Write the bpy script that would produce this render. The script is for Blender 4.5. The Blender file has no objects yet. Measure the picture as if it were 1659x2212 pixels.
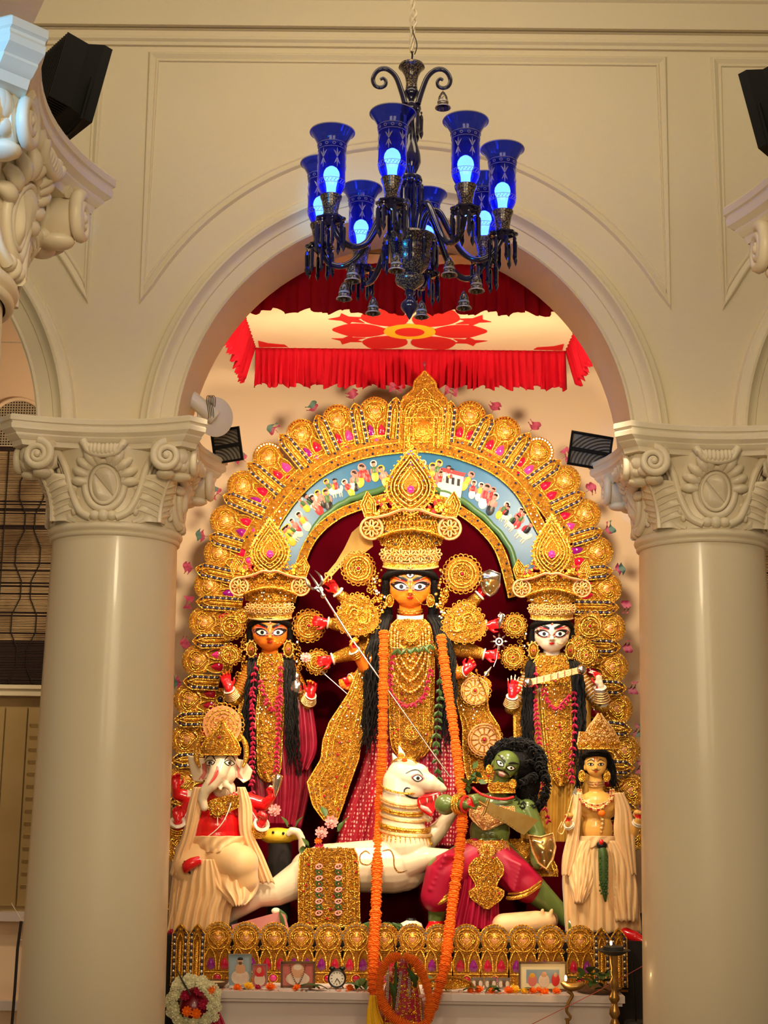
import bpy, bmesh, math, random
from mathutils import Vector, Matrix, Euler
from mathutils.bvhtree import BVHTree

scene = bpy.context.scene
COL = scene.collection
PI = math.pi

# ---------------------------------------------------------------- camera
IW, IH, FPX = 1659.0, 2212.0, 3000.0
HORIZON = 1700.0
CAM = Vector((0, 0, 1.75))
_th = math.atan((HORIZON - IH / 2) / FPX)
_ro, _yaw = 0.0125, 0.006
_F0 = Vector((-math.sin(_yaw) * math.cos(_th), math.cos(_yaw) * math.cos(_th), math.sin(_th)))
_R0 = Vector((math.cos(_yaw), math.sin(_yaw), 0))
_U0 = _R0.cross(_F0)
CR = _R0 * math.cos(_ro) + _U0 * math.sin(_ro)
CU = _U0 * math.cos(_ro) - _R0 * math.sin(_ro)
CF = _F0
cam_data = bpy.data.cameras.new('camera')
cam = bpy.data.objects.new('camera', cam_data)
COL.objects.link(cam)
cam_data.sensor_fit = 'VERTICAL'
cam_data.sensor_height = 24.0
cam_data.lens = 24.0 * FPX / IH
cam_data.clip_start = 0.05
m3 = Matrix((CR, CU, -CF)).transposed()
cam.matrix_world = Matrix.Translation(CAM) @ m3.to_4x4()
scene.camera = cam

def W(px, py, Y):
    """point of the place seen at (px, py) on the vertical plane at distance Y"""
    d = CF + CR * ((px - IW / 2) / FPX) - CU * ((py - IH / 2) / FPX)
    return CAM + d * (Y / d.y)

def PX(p):
    d = Vector(p) - CAM
    z = d.dot(CF)
    return (IW / 2 + FPX * d.dot(CR) / z, IH / 2 - FPX * d.dot(CU) / z)

# ---------------------------------------------------------------- world, lights, exposure
world = bpy.data.worlds.new('hall')
scene.world = world
world.use_nodes = True
bg = world.node_tree.nodes['Background']
bg.inputs[0].default_value = (1.0, 0.83, 0.58, 1)
bg.inputs[1].default_value = 0.20
vs = scene.view_settings
vs.view_transform = 'Standard'
vs.look = 'None'
vs.exposure = 0.0
vs.gamma = 1.0
vs.use_curve_mapping = False

def aim(o, target):
    d = Vector(target) - o.location
    o.rotation_euler = d.to_track_quat('-Z', 'Y').to_euler()

def area(name, loc, target, sx, sy, power, col):
    l = bpy.data.lights.new(name, 'AREA')
    l.shape = 'RECTANGLE'; l.size = sx; l.size_y = sy
    l.energy = power; l.color = col
    o = bpy.data.objects.new(name, l); COL.objects.link(o)
    o.location = loc; aim(o, target)
    return o

def spot(name, loc, target, power, col, ang=70, blend=0.6, rad=0.08):
    l = bpy.data.lights.new(name, 'SPOT')
    l.energy = power; l.color = col; l.spot_size = math.radians(ang); l.spot_blend = blend
    l.shadow_soft_size = rad
    o = bpy.data.objects.new(name, l); COL.objects.link(o)
    o.location = loc; aim(o, target)
    return o

def point(name, loc, power, col, rad=0.05):
    l = bpy.data.lights.new(name, 'POINT')
    l.energy = power; l.color = col; l.shadow_soft_size = rad
    o = bpy.data.objects.new(name, l); COL.objects.link(o)
    o.location = loc
    return o

WARM = (1.0, 0.80, 0.50)
area('hall_light', (-1.3, -1.2, 3.1), (-0.4, 6.0, 1.3), 2.0, 1.6, 68, WARM)
area('hall_light', (1.4, -1.2, 3.1), (0.5, 6.0, 1.3), 2.0, 1.6, 60, WARM)
area('hall_light', (0.0, 4.15, 5.7), (0.05, 5.7, 2.6), 3.6, 0.7, 34, WARM)
spot('column_fill', (0.02, 1.5, 3.5), (-1.22, 6.0, 2.3), 185, WARM, 38, 0.7, 0.25)  # added pair of unseen spots, only to brighten the two rear columns
spot('column_fill', (0.12, 1.5, 3.5), (1.36, 6.0, 2.3), 165, WARM, 38, 0.7, 0.25)
# flood lamps standing on the capitals, turned to the altar
spot('flood_beam', (-0.74, 4.85, 3.95), (0.1, 7.2, 1.80), 350, (1.0, 0.82, 0.56), 42, 0.6, 0.05)
spot('flood_beam', (0.92, 4.85, 3.95), (0.1, 7.2, 1.80), 350, (1.0, 0.82, 0.56), 42, 0.6, 0.05)
spot('flood_beam', (-0.70, 6.70, 3.42), (-0.30, 8.4, 3.1), 96, (1.0, 0.80, 0.52), 160, 0.4, 0.06)
spot('flood_beam', (0.88, 6.70, 3.42), (0.48, 8.4, 3.1), 96, (1.0, 0.80, 0.52), 160, 0.4, 0.06)
# unseen fill added to brighten the sanctum, hidden behind the haunches of the arch
spot('sanctum_fill', (-0.78, 6.62, 3.95), (0.3, 7.7, 2.4), 90, (1.0, 0.82, 0.54), 95, 0.6, 0.12)
spot('sanctum_fill', (0.94, 6.62, 3.95), (-0.1, 7.7, 2.4), 90, (1.0, 0.82, 0.54), 95, 0.6, 0.12)
spot('stage_beam', (-2.0, 1.2, 3.3), (-1.32, 3.4, 3.3), 520, (0.0, 0.34, 0.85), 32, 0.5, 0.05)

# ---------------------------------------------------------------- materials
MATS = {}

def _tex(nt, kind, scale, vec, **kw):
    n = nt.nodes.new(kind)
    n.inputs['Scale'].default_value = scale
    for k, v in kw.items():
        if k in n.inputs: n.inputs[k].default_value = v
    nt.links.new(vec, n.inputs['Vector'])
    return n

def mat(name, c1, rough=0.5, metal=0.0, c2=None, nscale=8.0, bump=0.0, bscale=60.0, bkind='noise',
        emit=None, estr=0.0, trans=0.0, ior=1.45, coat=0.0, spec=0.5, cpos=(0.35, 0.65), coord='Object', sheen=0.0, detail=3.0):
    m = bpy.data.materials.new(name)
    m.use_nodes = True
    nt = m.node_tree
    b = nt.nodes['Principled BSDF']
    b.inputs['Roughness'].default_value = rough
    b.inputs['Metallic'].default_value = metal
    b.inputs['IOR'].default_value = ior
    b.inputs['Specular IOR Level'].default_value = spec
    b.inputs['Transmission Weight'].default_value = trans
    b.inputs['Coat Weight'].default_value = coat
    b.inputs['Coat Roughness'].default_value = 0.08
    if sheen: b.inputs['Sheen Weight'].default_value = sheen
    b.inputs['Base Color'].default_value = (*c1, 1)
    tc = nt.nodes.new('ShaderNodeTexCoord')
    vec = tc.outputs[coord]
    if c2 is not None:
        n = _tex(nt, 'ShaderNodeTexNoise', nscale, vec, Detail=detail)
        r = nt.nodes.new('ShaderNodeValToRGB')
        r.color_ramp.elements[0].position = cpos[0]; r.color_ramp.elements[0].color = (*c1, 1)
        r.color_ramp.elements[1].position = cpos[1]; r.color_ramp.elements[1].color = (*c2, 1)
        nt.links.new(n.outputs[0], r.inputs[0])
        nt.links.new(r.outputs[0], b.inputs['Base Color'])
    if bump:
        if bkind == 'noise':
            t = _tex(nt, 'ShaderNodeTexNoise', bscale, vec, Detail=2.0); out = t.outputs[0]
        elif bkind == 'voronoi':
            t = _tex(nt, 'ShaderNodeTexVoronoi', bscale, vec); out = t.outputs[0]
        else:
            t = nt.nodes.new('ShaderNodeTexWave'); t.inputs['Scale'].default_value = bscale
            t.inputs['Distortion'].default_value = 2.0
            nt.links.new(vec, t.inputs['Vector']); out = t.outputs[0]
        bn = nt.nodes.new('ShaderNodeBump')
        bn.inputs['Strength'].default_value = bump
        bn.inputs['Distance'].default_value = 0.004
        nt.links.new(out, bn.inputs['Height'])
        nt.links.new(bn.outputs[0], b.inputs['Normal'])
    if emit is not None:
        b.inputs['Emission Color'].default_value = (*emit, 1)
        b.inputs['Emission Strength'].default_value = estr
    MATS[name] = m
    return m

mat('wall_paint', (0.72, 0.625, 0.43), 0.55, c2=(0.74, 0.645, 0.45), nscale=1.5, bump=0.06, bscale=25)
mat('column_paint', (0.74, 0.645, 0.47), 0.32, c2=(0.72, 0.625, 0.45), nscale=2.0, coat=0.15)
mat('capital_paint', (0.77, 0.68, 0.51), 0.38, c2=(0.74, 0.64, 0.47), nscale=6.0, bump=0.08, bscale=40)
mat('back_paint', (0.92, 0.67, 0.44), 0.6, c2=(0.93, 0.69, 0.46), nscale=1.2)
mat('floor_stone', (0.30, 0.25, 0.2), 0.3, c2=(0.36, 0.3, 0.25), nscale=4)
mat('altar_paint', (0.66, 0.55, 0.52), 0.45, c2=(0.70, 0.60, 0.56), nscale=3)
mat('black_metal', (0.006, 0.006, 0.007), 0.5, spec=0.2)
mat('dark_rubber', (0.03, 0.028, 0.028), 0.6)
mat('lamp_glass_grey', (0.25, 0.22, 0.18), 0.15)
mat('white_enamel', (0.75, 0.70, 0.62), 0.35)
mat('rope', (0.75, 0.66, 0.5), 0.8, c2=(0.62, 0.52, 0.38), nscale=90)
mat('wire_dark', (0.03, 0.02, 0.02), 0.6)
mat('wire_red', (0.4, 0.06, 0.05), 0.6)
# ---------------------------------------------------------------- mesh helpers
class MB:
    """collects faces in world space; emitted as one mesh object"""
    def __init__(s):
        s.v = []; s.f = []; s.m = []; s.cur = 0
    def add(s, verts, faces):
        o = len(s.v)
        s.v.extend([Vector(p) for p in verts])
        for f in faces:
            s.f.append(tuple(i + o for i in f)); s.m.append(s.cur)
    def grid(s, rows, closed_u=False, closed_v=False, flip=False):
        """rows: list of equally long lists of points"""
        o = len(s.v); R = len(rows); N = len(rows[0])
        for r in rows: s.v.extend([Vector(p) for p in r])
        for i in range(R if closed_v else R - 1):
            for j in range(N if closed_u else N - 1):
                a = o + i * N + j; b = o + i * N + (j + 1) % N
                c = o + ((i + 1) % R) * N + (j + 1) % N; d = o + ((i + 1) % R) * N + j
                s.f.append((a, d, c, b) if flip else (a, b, c, d)); s.m.append(s.cur)
    def box(s, c, size, rot=None):
        c = Vector(c); hx, hy, hz = size[0] / 2, size[1] / 2, size[2] / 2
        vs_ = [Vector((x, y, z)) for z in (-hz, hz) for y in (-hy, hy) for x in (-hx, hx)]
        if rot is not None: vs_ = [rot @ v for v in vs_]
        s.add([c + v for v in vs_], [(0, 2, 3, 1), (4, 5, 7, 6), (0, 1, 5, 4), (2, 6, 7, 3), (0, 4, 6, 2), (1, 3, 7, 5)])
    def box2(s, a, b):
        a = Vector(a); b = Vector(b)
        s.box((a + b) / 2, (abs(b.x - a.x), abs(b.y - a.y), abs(b.z - a.z)))
    def tube(s, pts, rad, n=8, closed=False, flat=None):
        """flat=(sx, up): not used for round tubes"""
        pts = [Vector(p) for p in pts]
        k = len(pts)
        if not hasattr(rad, '__len__'): rad = [rad] * k
        tang = []
        for i in range(k):
            a = pts[(i - 1) % k] if (closed or i > 0) else pts[i]
            b = pts[(i + 1) % k] if (closed or i < k - 1) else pts[i]
            t = b - a
            tang.append(t.normalized() if t.length > 1e-9 else Vector((0, 0, 1)))
        ref = Vector((0, 1, 0)) if abs(tang[0].y) < 0.9 else Vector((1, 0, 0))
        nrm = (ref - tang[0] * ref.dot(tang[0])).normalized()
        rows = []
        for i in range(k):
            nrm = (nrm - tang[i] * nrm.dot(tang[i]))
            nrm = nrm.normalized() if nrm.length > 1e-6 else tang[i].orthogonal().normalized()
            bi = tang[i].cross(nrm)
            rows.append([pts[i] + (nrm * math.cos(2 * PI * j / n) + bi * math.sin(2 * PI * j / n)) * rad[i] for j in range(n)])
        o = len(s.v)
        s.grid(rows, closed_u=True, closed_v=closed)
        if not closed:
            s.f.append(tuple(o + j for j in range(n))[::-1]); s.m.append(s.cur)
            s.f.append(tuple(o + (k - 1) * n + j for j in range(n))); s.m.append(s.cur)
    def lathe(s, prof, M=None, n=24, phase=0.0):
        """prof: (r, z) list; M: Matrix placing it"""
        rows = []
        for r, z in prof:
            rr = max(r, 1e-5)
            ring = [Vector((rr * math.cos(phase + 2 * PI * j / n), rr * math.sin(phase + 2 * PI * j / n), z)) for j in range(n)]
            if M is not None: ring = [M @ p for p in ring]
            rows.append(ring)
        s.grid(rows, closed_u=True)
    def ell(s, c, r, rot=None, nu=14, nv=9):
        c = Vector(c)
        if not hasattr(r, '__len__'): r = (r, r, r)
        rows = []
        for i in range(nv):
            t = -PI / 2 + PI * i / (nv - 1)
            cr = max(math.cos(t), 1e-4)
            ring = []
            for j in range(nu):
                a = 2 * PI * j / nu
                p = Vector((r[0] * cr * math.cos(a), r[1] * cr * math.sin(a), r[2] * math.sin(t)))
                if rot is not None: p = rot @ p
                ring.append(c + p)
            rows.append(ring)
        s.grid(rows, closed_u=True)
    def prism(s, front, back):
        """two equally long outlines, front face + back face + sides"""
        o = len(s.v); n = len(front)
        s.v.extend([Vector(p) for p in front]); s.v.extend([Vector(p) for p in back])
        s.f.append(tuple(o + i for i in range(n))); s.m.append(s.cur)
        s.f.append(tuple(o + n + i for i in range(n))[::-1]); s.m.append(s.cur)
        for i in range(n):
            j = (i + 1) % n
            s.f.append((o + i, o + n + i, o + n + j, o + j)); s.m.append(s.cur)
    def dome(s, outline, centre_lift, steps=3, bulge=0.5):
        """outline lifted towards its centre (a soft cushion shape)"""
        outline = [Vector(p) for p in outline]
        c = sum(outline, Vector()) / len(outline)
        rows = []
        for i in range(steps + 1):
            t = i / steps
            k = 1 - t
            lift = math.sin(t * PI / 2)
            rows.append([c + (p - c) * max(k, 1e-3) + centre_lift * lift for p in outline])
        s.grid(rows, closed_u=True)

LOC = {}

def mesh_data(name, mb, mats, smooth=True, angle=0.9, centre=None):
    me = bpy.data.meshes.new(name)
    if centre is None: verts = mb.v
    else: verts = [p - centre for p in mb.v]
    me.from_pydata([tuple(p) for p in verts], [], mb.f)
    if not isinstance(mats, (list, tuple)): mats = [mats]
    for mm in mats: me.materials.append(MATS[mm])
    if len(mats) > 1: me.polygons.foreach_set('material_index', [min(k, len(mats) - 1) for k in mb.m])
    bm = bmesh.new(); bm.from_mesh(me)
    bmesh.ops.recalc_face_normals(bm, faces=bm.faces)
    bm.to_mesh(me); bm.free()
    if smooth:
        me.polygons.foreach_set('use_smooth', [True] * len(me.polygons))
        try: me.set_sharp_from_angle(angle=angle)
        except Exception: pass
    me.update()
    return me

def emit(name, mb, mats, parent=None, smooth=True, angle=0.9, kind=None, label=None, centre=None):
    xs = [p.x for p in mb.v]; ys = [p.y for p in mb.v]; zs = [p.z for p in mb.v]
    c = centre if centre is not None else Vector(((min(xs) + max(xs)) / 2, (min(ys) + max(ys)) / 2, min(zs)))
    me = mesh_data(name, mb, mats, smooth, angle, c)
    o = bpy.data.objects.new(name, me)
    COL.objects.link(o)
    LOC[o.name] = Vector(c)
    if parent is not None:
        o.parent = parent
        o.location = c - LOC[parent.name]
    else: o.location = c
    if kind: o['kind'] = kind
    if label: o['label'] = label
    return o

def struct(name, mb, mats, parent=None, smooth=True, angle=0.6):
    return emit(name, mb, mats, parent, smooth, angle, kind='structure' if parent is None else None)

def thing(name, label, cat, loc, group=None):
    o = bpy.data.objects.new(name, None)
    COL.objects.link(o)
    o.empty_display_size = 0.05
    o.location = Vector(loc); LOC[o.name] = Vector(loc)
    o['label'] = label; o['category'] = cat
    if group: o['group'] = group
    return o

def tag(o, label, cat, group=None, kind=None):
    o['label'] = label; o['category'] = cat
    if group: o['group'] = group
    if kind: o['kind'] = kind
    return o

def inst(name, me, parent, M, world_space=True):
    """an object on shared mesh data; M in world space (parent must be unrotated) or in the parent's space"""
    o = bpy.data.objects.new(name, me)
    COL.objects.link(o)
    if parent is not None:
        o.parent = parent
        if world_space: M = Matrix.Translation(-LOC[parent.name]) @ M
    o.matrix_basis = M
    if parent is None or world_space: LOC[o.name] = (M.translation + (LOC[parent.name] if parent is not None else Vector()))
    return o

def T(v): return Matrix.Translation(Vector(v))
def RX(a): return Matrix.Rotation(a, 4, 'X')
def RY(a): return Matrix.Rotation(a, 4, 'Y')
def RZ(a): return Matrix.Rotation(a, 4, 'Z')
def SC(x, y=None, z=None):
    y = x if y is None else y; z = x if z is None else z
    return Matrix.Diagonal((x, y, z, 1))

def smoothpath(pts, sub=6, closed=False):
    """Catmull-Rom through the points (tuples of any length)"""
    P = [tuple(float(a) for a in p) for p in pts]
    n = len(P); out = []
    rng = range(n) if closed else range(n - 1)
    for i in rng:
        p0 = P[(i - 1) % n] if (closed or i > 0) else P[i]
        p1 = P[i]; p2 = P[(i + 1) % n]
        p3 = P[(i + 2) % n] if (closed or i + 2 < n) else p2
        for k in range(sub):
            t = k / sub
            out.append(tuple(0.5 * ((2 * b) + (-a + c) * t + (2 * a - 5 * b + 4 * c - d) * t * t + (-a + 3 * b - 3 * c + d) * t ** 3)
                             for a, b, c, d in zip(p0, p1, p2, p3)))
    if not closed: out.append(P[-1])
    return out

def align(axis_z, origin, ref=None):
    """matrix whose z axis points along axis_z"""
    z = Vector(axis_z).normalized()
    r = Vector(ref) if ref is not None else (Vector((0, -1, 0)) if abs(z.y) < 0.9 else Vector((1, 0, 0)))
    x = (r - z * r.dot(z)).normalized()
    y = z.cross(x)
    M = Matrix((x, y, z)).transposed().to_4x4()
    M.translation = Vector(origin)
    return M
# ---------------------------------------------------------------- the building
YA, YA2, YB = 6.0, 6.36, 8.45          # arch wall front / back, rear wall
_l = W(380, 960, YA); _r = W(1364, 960, YA)
XC = (_l.x + _r.x) / 2; RA = (_r.x - _l.x) / 2
ZSP = W(872, 960, YA).z                 # spring centre of the arches
PERIOD = (W(1515, 1180, 6.18).x - W(249, 1180, 6.18).x)
ZAB = W(240, 904, 5.81).z               # top of the abacus
KZ = (W(872, 470, YA).z - ZSP) / RA     # arches are slightly stilted
A0 = math.asin((ZAB - ZSP) / (RA * KZ))
ZTOP = 6.6
SA = RA / 492.0                         # metres per pixel on the arch wall

mb = MB(); mb.box2((-6, -3, -0.1), (6, 9, 0)); struct('floor', mb, 'floor_stone')

def arch_pts(xc, r, n=48):
    return [(xc - r * math.cos(a), ZSP + r * KZ * math.sin(a)) for a in [A0 + (PI - 2 * A0) * i / n for i in range(n + 1)]]

# arch wall: three bays
mb = MB()
for b in (-1, 0, 1):
    xc = XC + b * PERIOD
    ap = arch_pts(xc, RA)
    rowb = [Vector((x, YA, z)) for x, z in ap]; rowt = [Vector((x, YA, ZTOP)) for x, z in ap]
    mb.grid([rowb, rowt])
    rowb2 = [Vector((x, YA2, z)) for x, z in ap]; rowt2 = [Vector((x, YA2, ZTOP)) for x, z in ap]
    mb.grid([rowb2, rowt2])
    mb.grid([rowb, rowb2])
for k in (-1.5, -0.5, 0.5, 1.5):
    xm = XC + k * PERIOD; hw = PERIOD / 2 - RA * math.cos(A0)
    mb.box2((xm - hw, YA, ZAB), (xm + hw, YA2, ZTOP))
wall_arch = struct('wall_front', mb, 'wall_paint', angle=0.5)

def sweep(mb, path, prof, nrm_y=-1.0, closed=False, c=None):
    """path: list of (x, z); prof: list of (offset across, height); offset direction = left normal of the path"""
    n = len(path); rows = []
    for i in range(n):
        a = path[(i - 1) % n] if (closed or i > 0) else path[i]
        b = path[(i + 1) % n] if (closed or i < n - 1) else path[i]
        t = Vector((b[0] - a[0], b[1] - a[1]))
        p = path[i]
        if closed or 0 < i < n - 1:
            t1 = Vector((p[0] - a[0], p[1] - a[1])).normalized(); t2 = Vector((b[0] - p[0], b[1] - p[1])).normalized()
            nn = Vector((-t1.y - t2.y, t1.x + t2.x)); l = nn.length
            nn = nn / l * min(2.0 / max(l, 0.6), 1.8) if l > 1e-6 else Vector((-t1.y, t1.x))
        else:
            t.normalize(); nn = Vector((-t.y, t.x))
        rows.append([Vector((p[0] + nn.x * o, YA - h, p[1] + nn.y * o)) for o, h in prof])
    mb.grid(rows, closed_v=closed)

prof_arch = [(0, 0), (0, 0.030), (4, 0.036), (7, 0.030), (9, 0.026), (36, 0.028), (38, 0.034), (44, 0.036), (50, 0.044), (55, 0.060),
             (58, 0.068), (63, 0.068), (66, 0.060), (70, 0.052), (78, 0.048), (81, 0.040), (84, 0.0)]
prof_panel = [(-13, 0), (-11, 0.012), (-8, 0.012), (-5, 0.006), (0, 0.014), (5, 0.022), (8, 0.020), (10, 0.012), (13, 0.0)]
ntr = 0
for b in (-1, 0, 1):
    xc = XC + b * PERIOD
    mb = MB()
    path = arch_pts(xc, RA, 64)
    sweep(mb, path, [(o * SA, h * 0.8) for o, h in prof_arch])
    ntr += 1; struct('trim_%d' % ntr, mb, 'wall_paint', angle=0.5)
    # spandrel panel moulding
    hx = PERIOD / 2 - 62 * SA
    zt = W(872, 128, YA).z
    R2 = 660 * SA
    a0 = math.acos(min(0.999, hx / R2))
    arc = [(xc + R2 * math.cos(a), ZSP + R2 * KZ * math.sin(a)) for a in [a0 + (PI - 2 * a0) * i / 48 for i in range(49)]]
    path = [(xc - hx, zt), (xc + hx, zt)] + arc
    dense = []
    for i in range(len(path)):
        p, q = path[i], path[(i + 1) % len(path)]
        dense.append(p)
    mb = MB(); sweep(mb, dense, [(o * SA, h * 0.6) for o, h in prof_panel], closed=True)
    ntr += 1; struct('trim_%d' % ntr, mb, 'wall_paint', angle=0.5)

# cornice bands that cross the whole wall
zc1 = W(829, 70, YA).z
def band(z0, prof, name):
    global ntr
    mb = MB()
    rows = [[Vector((x, YA - h, z0 + dz)) for dz, h in prof] for x in (-3.2, 0, 3.2)]
    mb.grid(rows); ntr += 1
    struct('trim_%d' % ntr, mb, 'wall_paint', angle=0.5)
band(zc1, [(-0.085, 0), (-0.082, 0.012), (-0.066, 0.014), (-0.055, 0.024), (-0.042, 0.026), (-0.036, 0.018), (-0.014, 0.022), (-0.010, 0.034), (-0.006, 0.030), (-0.004, 0.004), (-0.0015, 0.004), (0.0, 0.052), (0.13, 0.056), (0.14, 0.066), (0.155, 0.070), (0.17, 0.082), (0.19, 0.088), (0.26, 0.10), (0.5, 0.13), (0.55, 0.0)], 'cornice')

# rear wall with the room behind the arches
mb = MB()
mb.box2((-4.2, YB, 0), (4.2, YB + 0.15, 5.75)); struct('wall_back', mb, 'back_paint')
mb = MB(); mb.box2((-4.35, YA2, 0), (-4.2, YB + 0.15, 5.75)); struct('wall_left', mb, 'back_paint')
mb = MB(); mb.box2((4.2, YA2, 0), (4.35, YB + 0.15, 5.75)); struct('wall_right', mb, 'back_paint')
mb = MB(); mb.box2((-4.35, YA2, 5.75), (4.35, YB + 0.15, 5.9)); struct('ceiling', mb, 'back_paint')

# ---------------------------------------------------------------- columns
CZ0 = ZAB                                   # abacus top
H_AB = 0.125; H_CAP = ZAB - W(240, 1132, 5.89).z                  # abacus height, whole capital above the ring
R_TOP, R_BOT = 0.277, 0.318
RING_Z = -(H_CAP)                            # ring below abacus top (local z)

def bell_r(z):
    """bell radius; z measured from abacus top (negative down)"""
    t = (z - RING_Z) / (H_CAP - H_AB)
    t = min(max(t, 0), 1)
    return 0.285 + 0.014 * t + 0.052 * t ** 2.6

def ab_outline(k=1.0, cut=0.0):
    """concave-sided abacus outline, four horns"""
    pts = []
    c, h, sag = 0.385, 0.448, 0.085
    side = [(-c + 2 * c * i / 14) for i in range(15)]
    for q in range(4):
        for x in side:
            y = -h + sag * (1 - (x / c) ** 2)
            a = q * PI / 2
            pts.append(((x * math.cos(a) - y * math.sin(a)) * k, (x * math.sin(a) + y * math.cos(a)) * k))
    return pts

def cap_abacus():
    m = MB()
    prof = [(0.0, 0.2), (0.0, 0.985), (-0.006, 1.0), (-0.026, 1.0), (-0.030, 0.985), (-0.036, 0.982), (-0.044, 0.99), (-0.060, 0.985), (-0.070, 0.960),
            (-0.076, 0.945), (-0.082, 0.945), (-0.090, 0.93), (-0.100, 0.915), (-0.104, 0.90), (-H_AB, 0.885), (-H_AB, 0.3)]
    m.grid([[Vector((x, y, z)) for x, y in ab_outline(k)] for z, k in prof], closed_u=True)
    return mesh_data('abacus', m, 'capital_paint', angle=0.5)

def cap_bell():
    m = MB()
    pr = []
    for i in range(17):
        z = RING_Z + (H_CAP - H_AB + 0.01) * i / 16
        pr.append((bell_r(z), z))
    m.lathe(pr, n=48)
    return mesh_data('bell', m, 'capital_paint')

def cap_ring():
    m = MB()
    m.lathe([(0.27, 0.012), (0.286, 0.016), (0.296, 0.008), (0.300, -0.004), (0.296, -0.017), (0.287, -0.022), (0.284, -0.026), (0.290, -0.030),
             (0.289, -0.040), (0.281, -0.046), (0.27, -0.046)], T((0, 0, RING_Z)), n=56)
    return mesh_data('neck_ring', m, 'capital_paint')

def onbell(a, z, h):
    """a: arc metres from the face centre, z local height, h lift; face towards -y"""
    r = bell_r(z) + h
    ph = a / 0.30
    return Vector((r * math.sin(ph), -r * math.cos(ph), z))

SB = 0.00197
def bz(py): return -(py - 903) * (H_CAP / 229.0)       # photo row on the left capital -> local z
def ba(px): return (px - 229) * SB * 0.98

def bell_tube(m, pts, rad, h=0.0, n=8):
    m.tube([onbell(ba(x), bz(y), h) for x, y in smoothpath(pts, 5)], rad, n)

def cap_medallion():
    m = MB()
    c = (229, 1046)
    for rx, ry, rr, h in ((44, 53, 0.016, 0.004), (30, 40, 0.008, 0.006)):
        ring = [onbell(ba(c[0] + rx * math.cos(t)), bz(c[1] + ry * math.sin(t)), h) for t in [2 * PI * i / 30 for i in range(30)]]
        m.tube(ring, rr, 8, closed=True)
    # boss split by a diagonal groove
    for sgn in (1, -1):
        out = []
        for i in range(25):
            t = PI * i / 24 + (0.72 if sgn > 0 else 0.72 + PI)
            out.append((28 * math.cos(t), 38 * math.sin(t)))
        out = [(x + 1.2 * sgn * -0.6, y + 1.2 * sgn * 0.8) for x, y in out]
        pts = [onbell(ba(c[0] + x), bz(c[1] + y), 0.006) for x, y in out]
        m.dome(pts, Vector((0, -0.022, 0)), 4)
    return mesh_data('medallion', m, 'capital_paint')

def cap_frill():
    m = MB()
    c = (229, 1046)
    # fan lobes around the upper half of the medallion
    for s_ in (-1, 1):
        for i, a in enumerate((8, 26, 44, 61, 76)):
            t = math.radians(a)
            dx, dy = math.cos(t) * s_, -math.sin(t)
            p0 = (c[0] + dx * 40, c[1] + dy * 50); p1 = (c[0] + dx * 74, c[1] + dy * 84)
            k = 9
            pts = [onbell(ba(p0[0] + (p1[0] - p0[0]) * q / k), bz(p0[1] + (p1[1] - p0[1]) * q / k), 0.004 + 0.012 * math.sin(PI * q / k)) for q in range(k + 1)]
            m.tube(pts, [0.009 + 0.013 * math.sin(PI * (0.15 + 0.8 * q / k)) for q in range(k + 1)], 8)
    # scalloped lip under the abacus
    for i in range(7):
        a = -30 + 10 * i
        t = math.radians(a)
        m.ell(onbell(ba(229 + 27 * math.sin(t) * 1.6), bz(986 - 3 * math.cos(t) * 4 + abs(a) * -0.1), 0.02), (0.014, 0.024, 0.03))
    lip = [onbell(ba(x), bz(y), 0.032) for x, y in smoothpath([(196, 962), (204, 978), (229, 985), (254, 978), (262, 962)], 5)]
    m.tube(lip, 0.013, 8)
    lip = [onbell(ba(x), bz(y), 0.018) for x, y in smoothpath([(190, 952), (200, 966), (229, 972), (258, 966), (268, 952)], 5)]
    m.tube(lip, 0.018, 8)
    # knob pair at the foot
    for dx in (-20, 0, 20):
        m.ell(onbell(ba(229 + dx), bz(1112), 0.004), (0.026, 0.024, 0.022 if dx else 0.028))
    return mesh_data('acanthus_fan', m, 'capital_paint')

def cap_stem(s_):
    m = MB()
    def fx(x): return 229 + (x - 229) * s_
    path = [(70, 962), (86, 952), (108, 952), (128, 968), (142, 1002), (152, 1056), (172, 1100), (200, 1117)]
    for off, r in ((0, 0.017), (-11, 0.010)):
        pts = []
        sp = smoothpath(path, 5)
        for i, (x, y) in enumerate(sp):
            pts.append(onbell(ba(fx(x + off * min(1, i / 8))), bz(y + (off * 0.3)), 0.012 + 0.06 * max(0, 1 - i / 14.0)))
        m.tube(pts, r, 8)
    # bead husks running down beside the stem
    for i in range(7):
        t = i / 6
        x = 128 + 18 * t ** 1.4 + 16 * t; y = 1010 + 90 * t
        m.ell(onbell(ba(fx(x - 6)), bz(y), 0.006), (0.017 - 0.004 * t, 0.016, 0.020))
    # long leaf rib next to the corner leaf
    for off in (0, 12):
        pts = [onbell(ba(fx(x)), bz(y), 0.004) for x, y in smoothpath([(112 + off * 0.4, 1020), (116 + off * 0.7, 1070), (128 + off, 1112), (150 + off, 1124)], 5)]
        m.tube(pts, [0.006 + 0.008 * math.sin(PI * (0.1 + 0.8 * i / (len(pts) - 1))) for i in range(len(pts))], 6)
    return mesh_data('caulicole', m, 'capital_paint')

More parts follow.
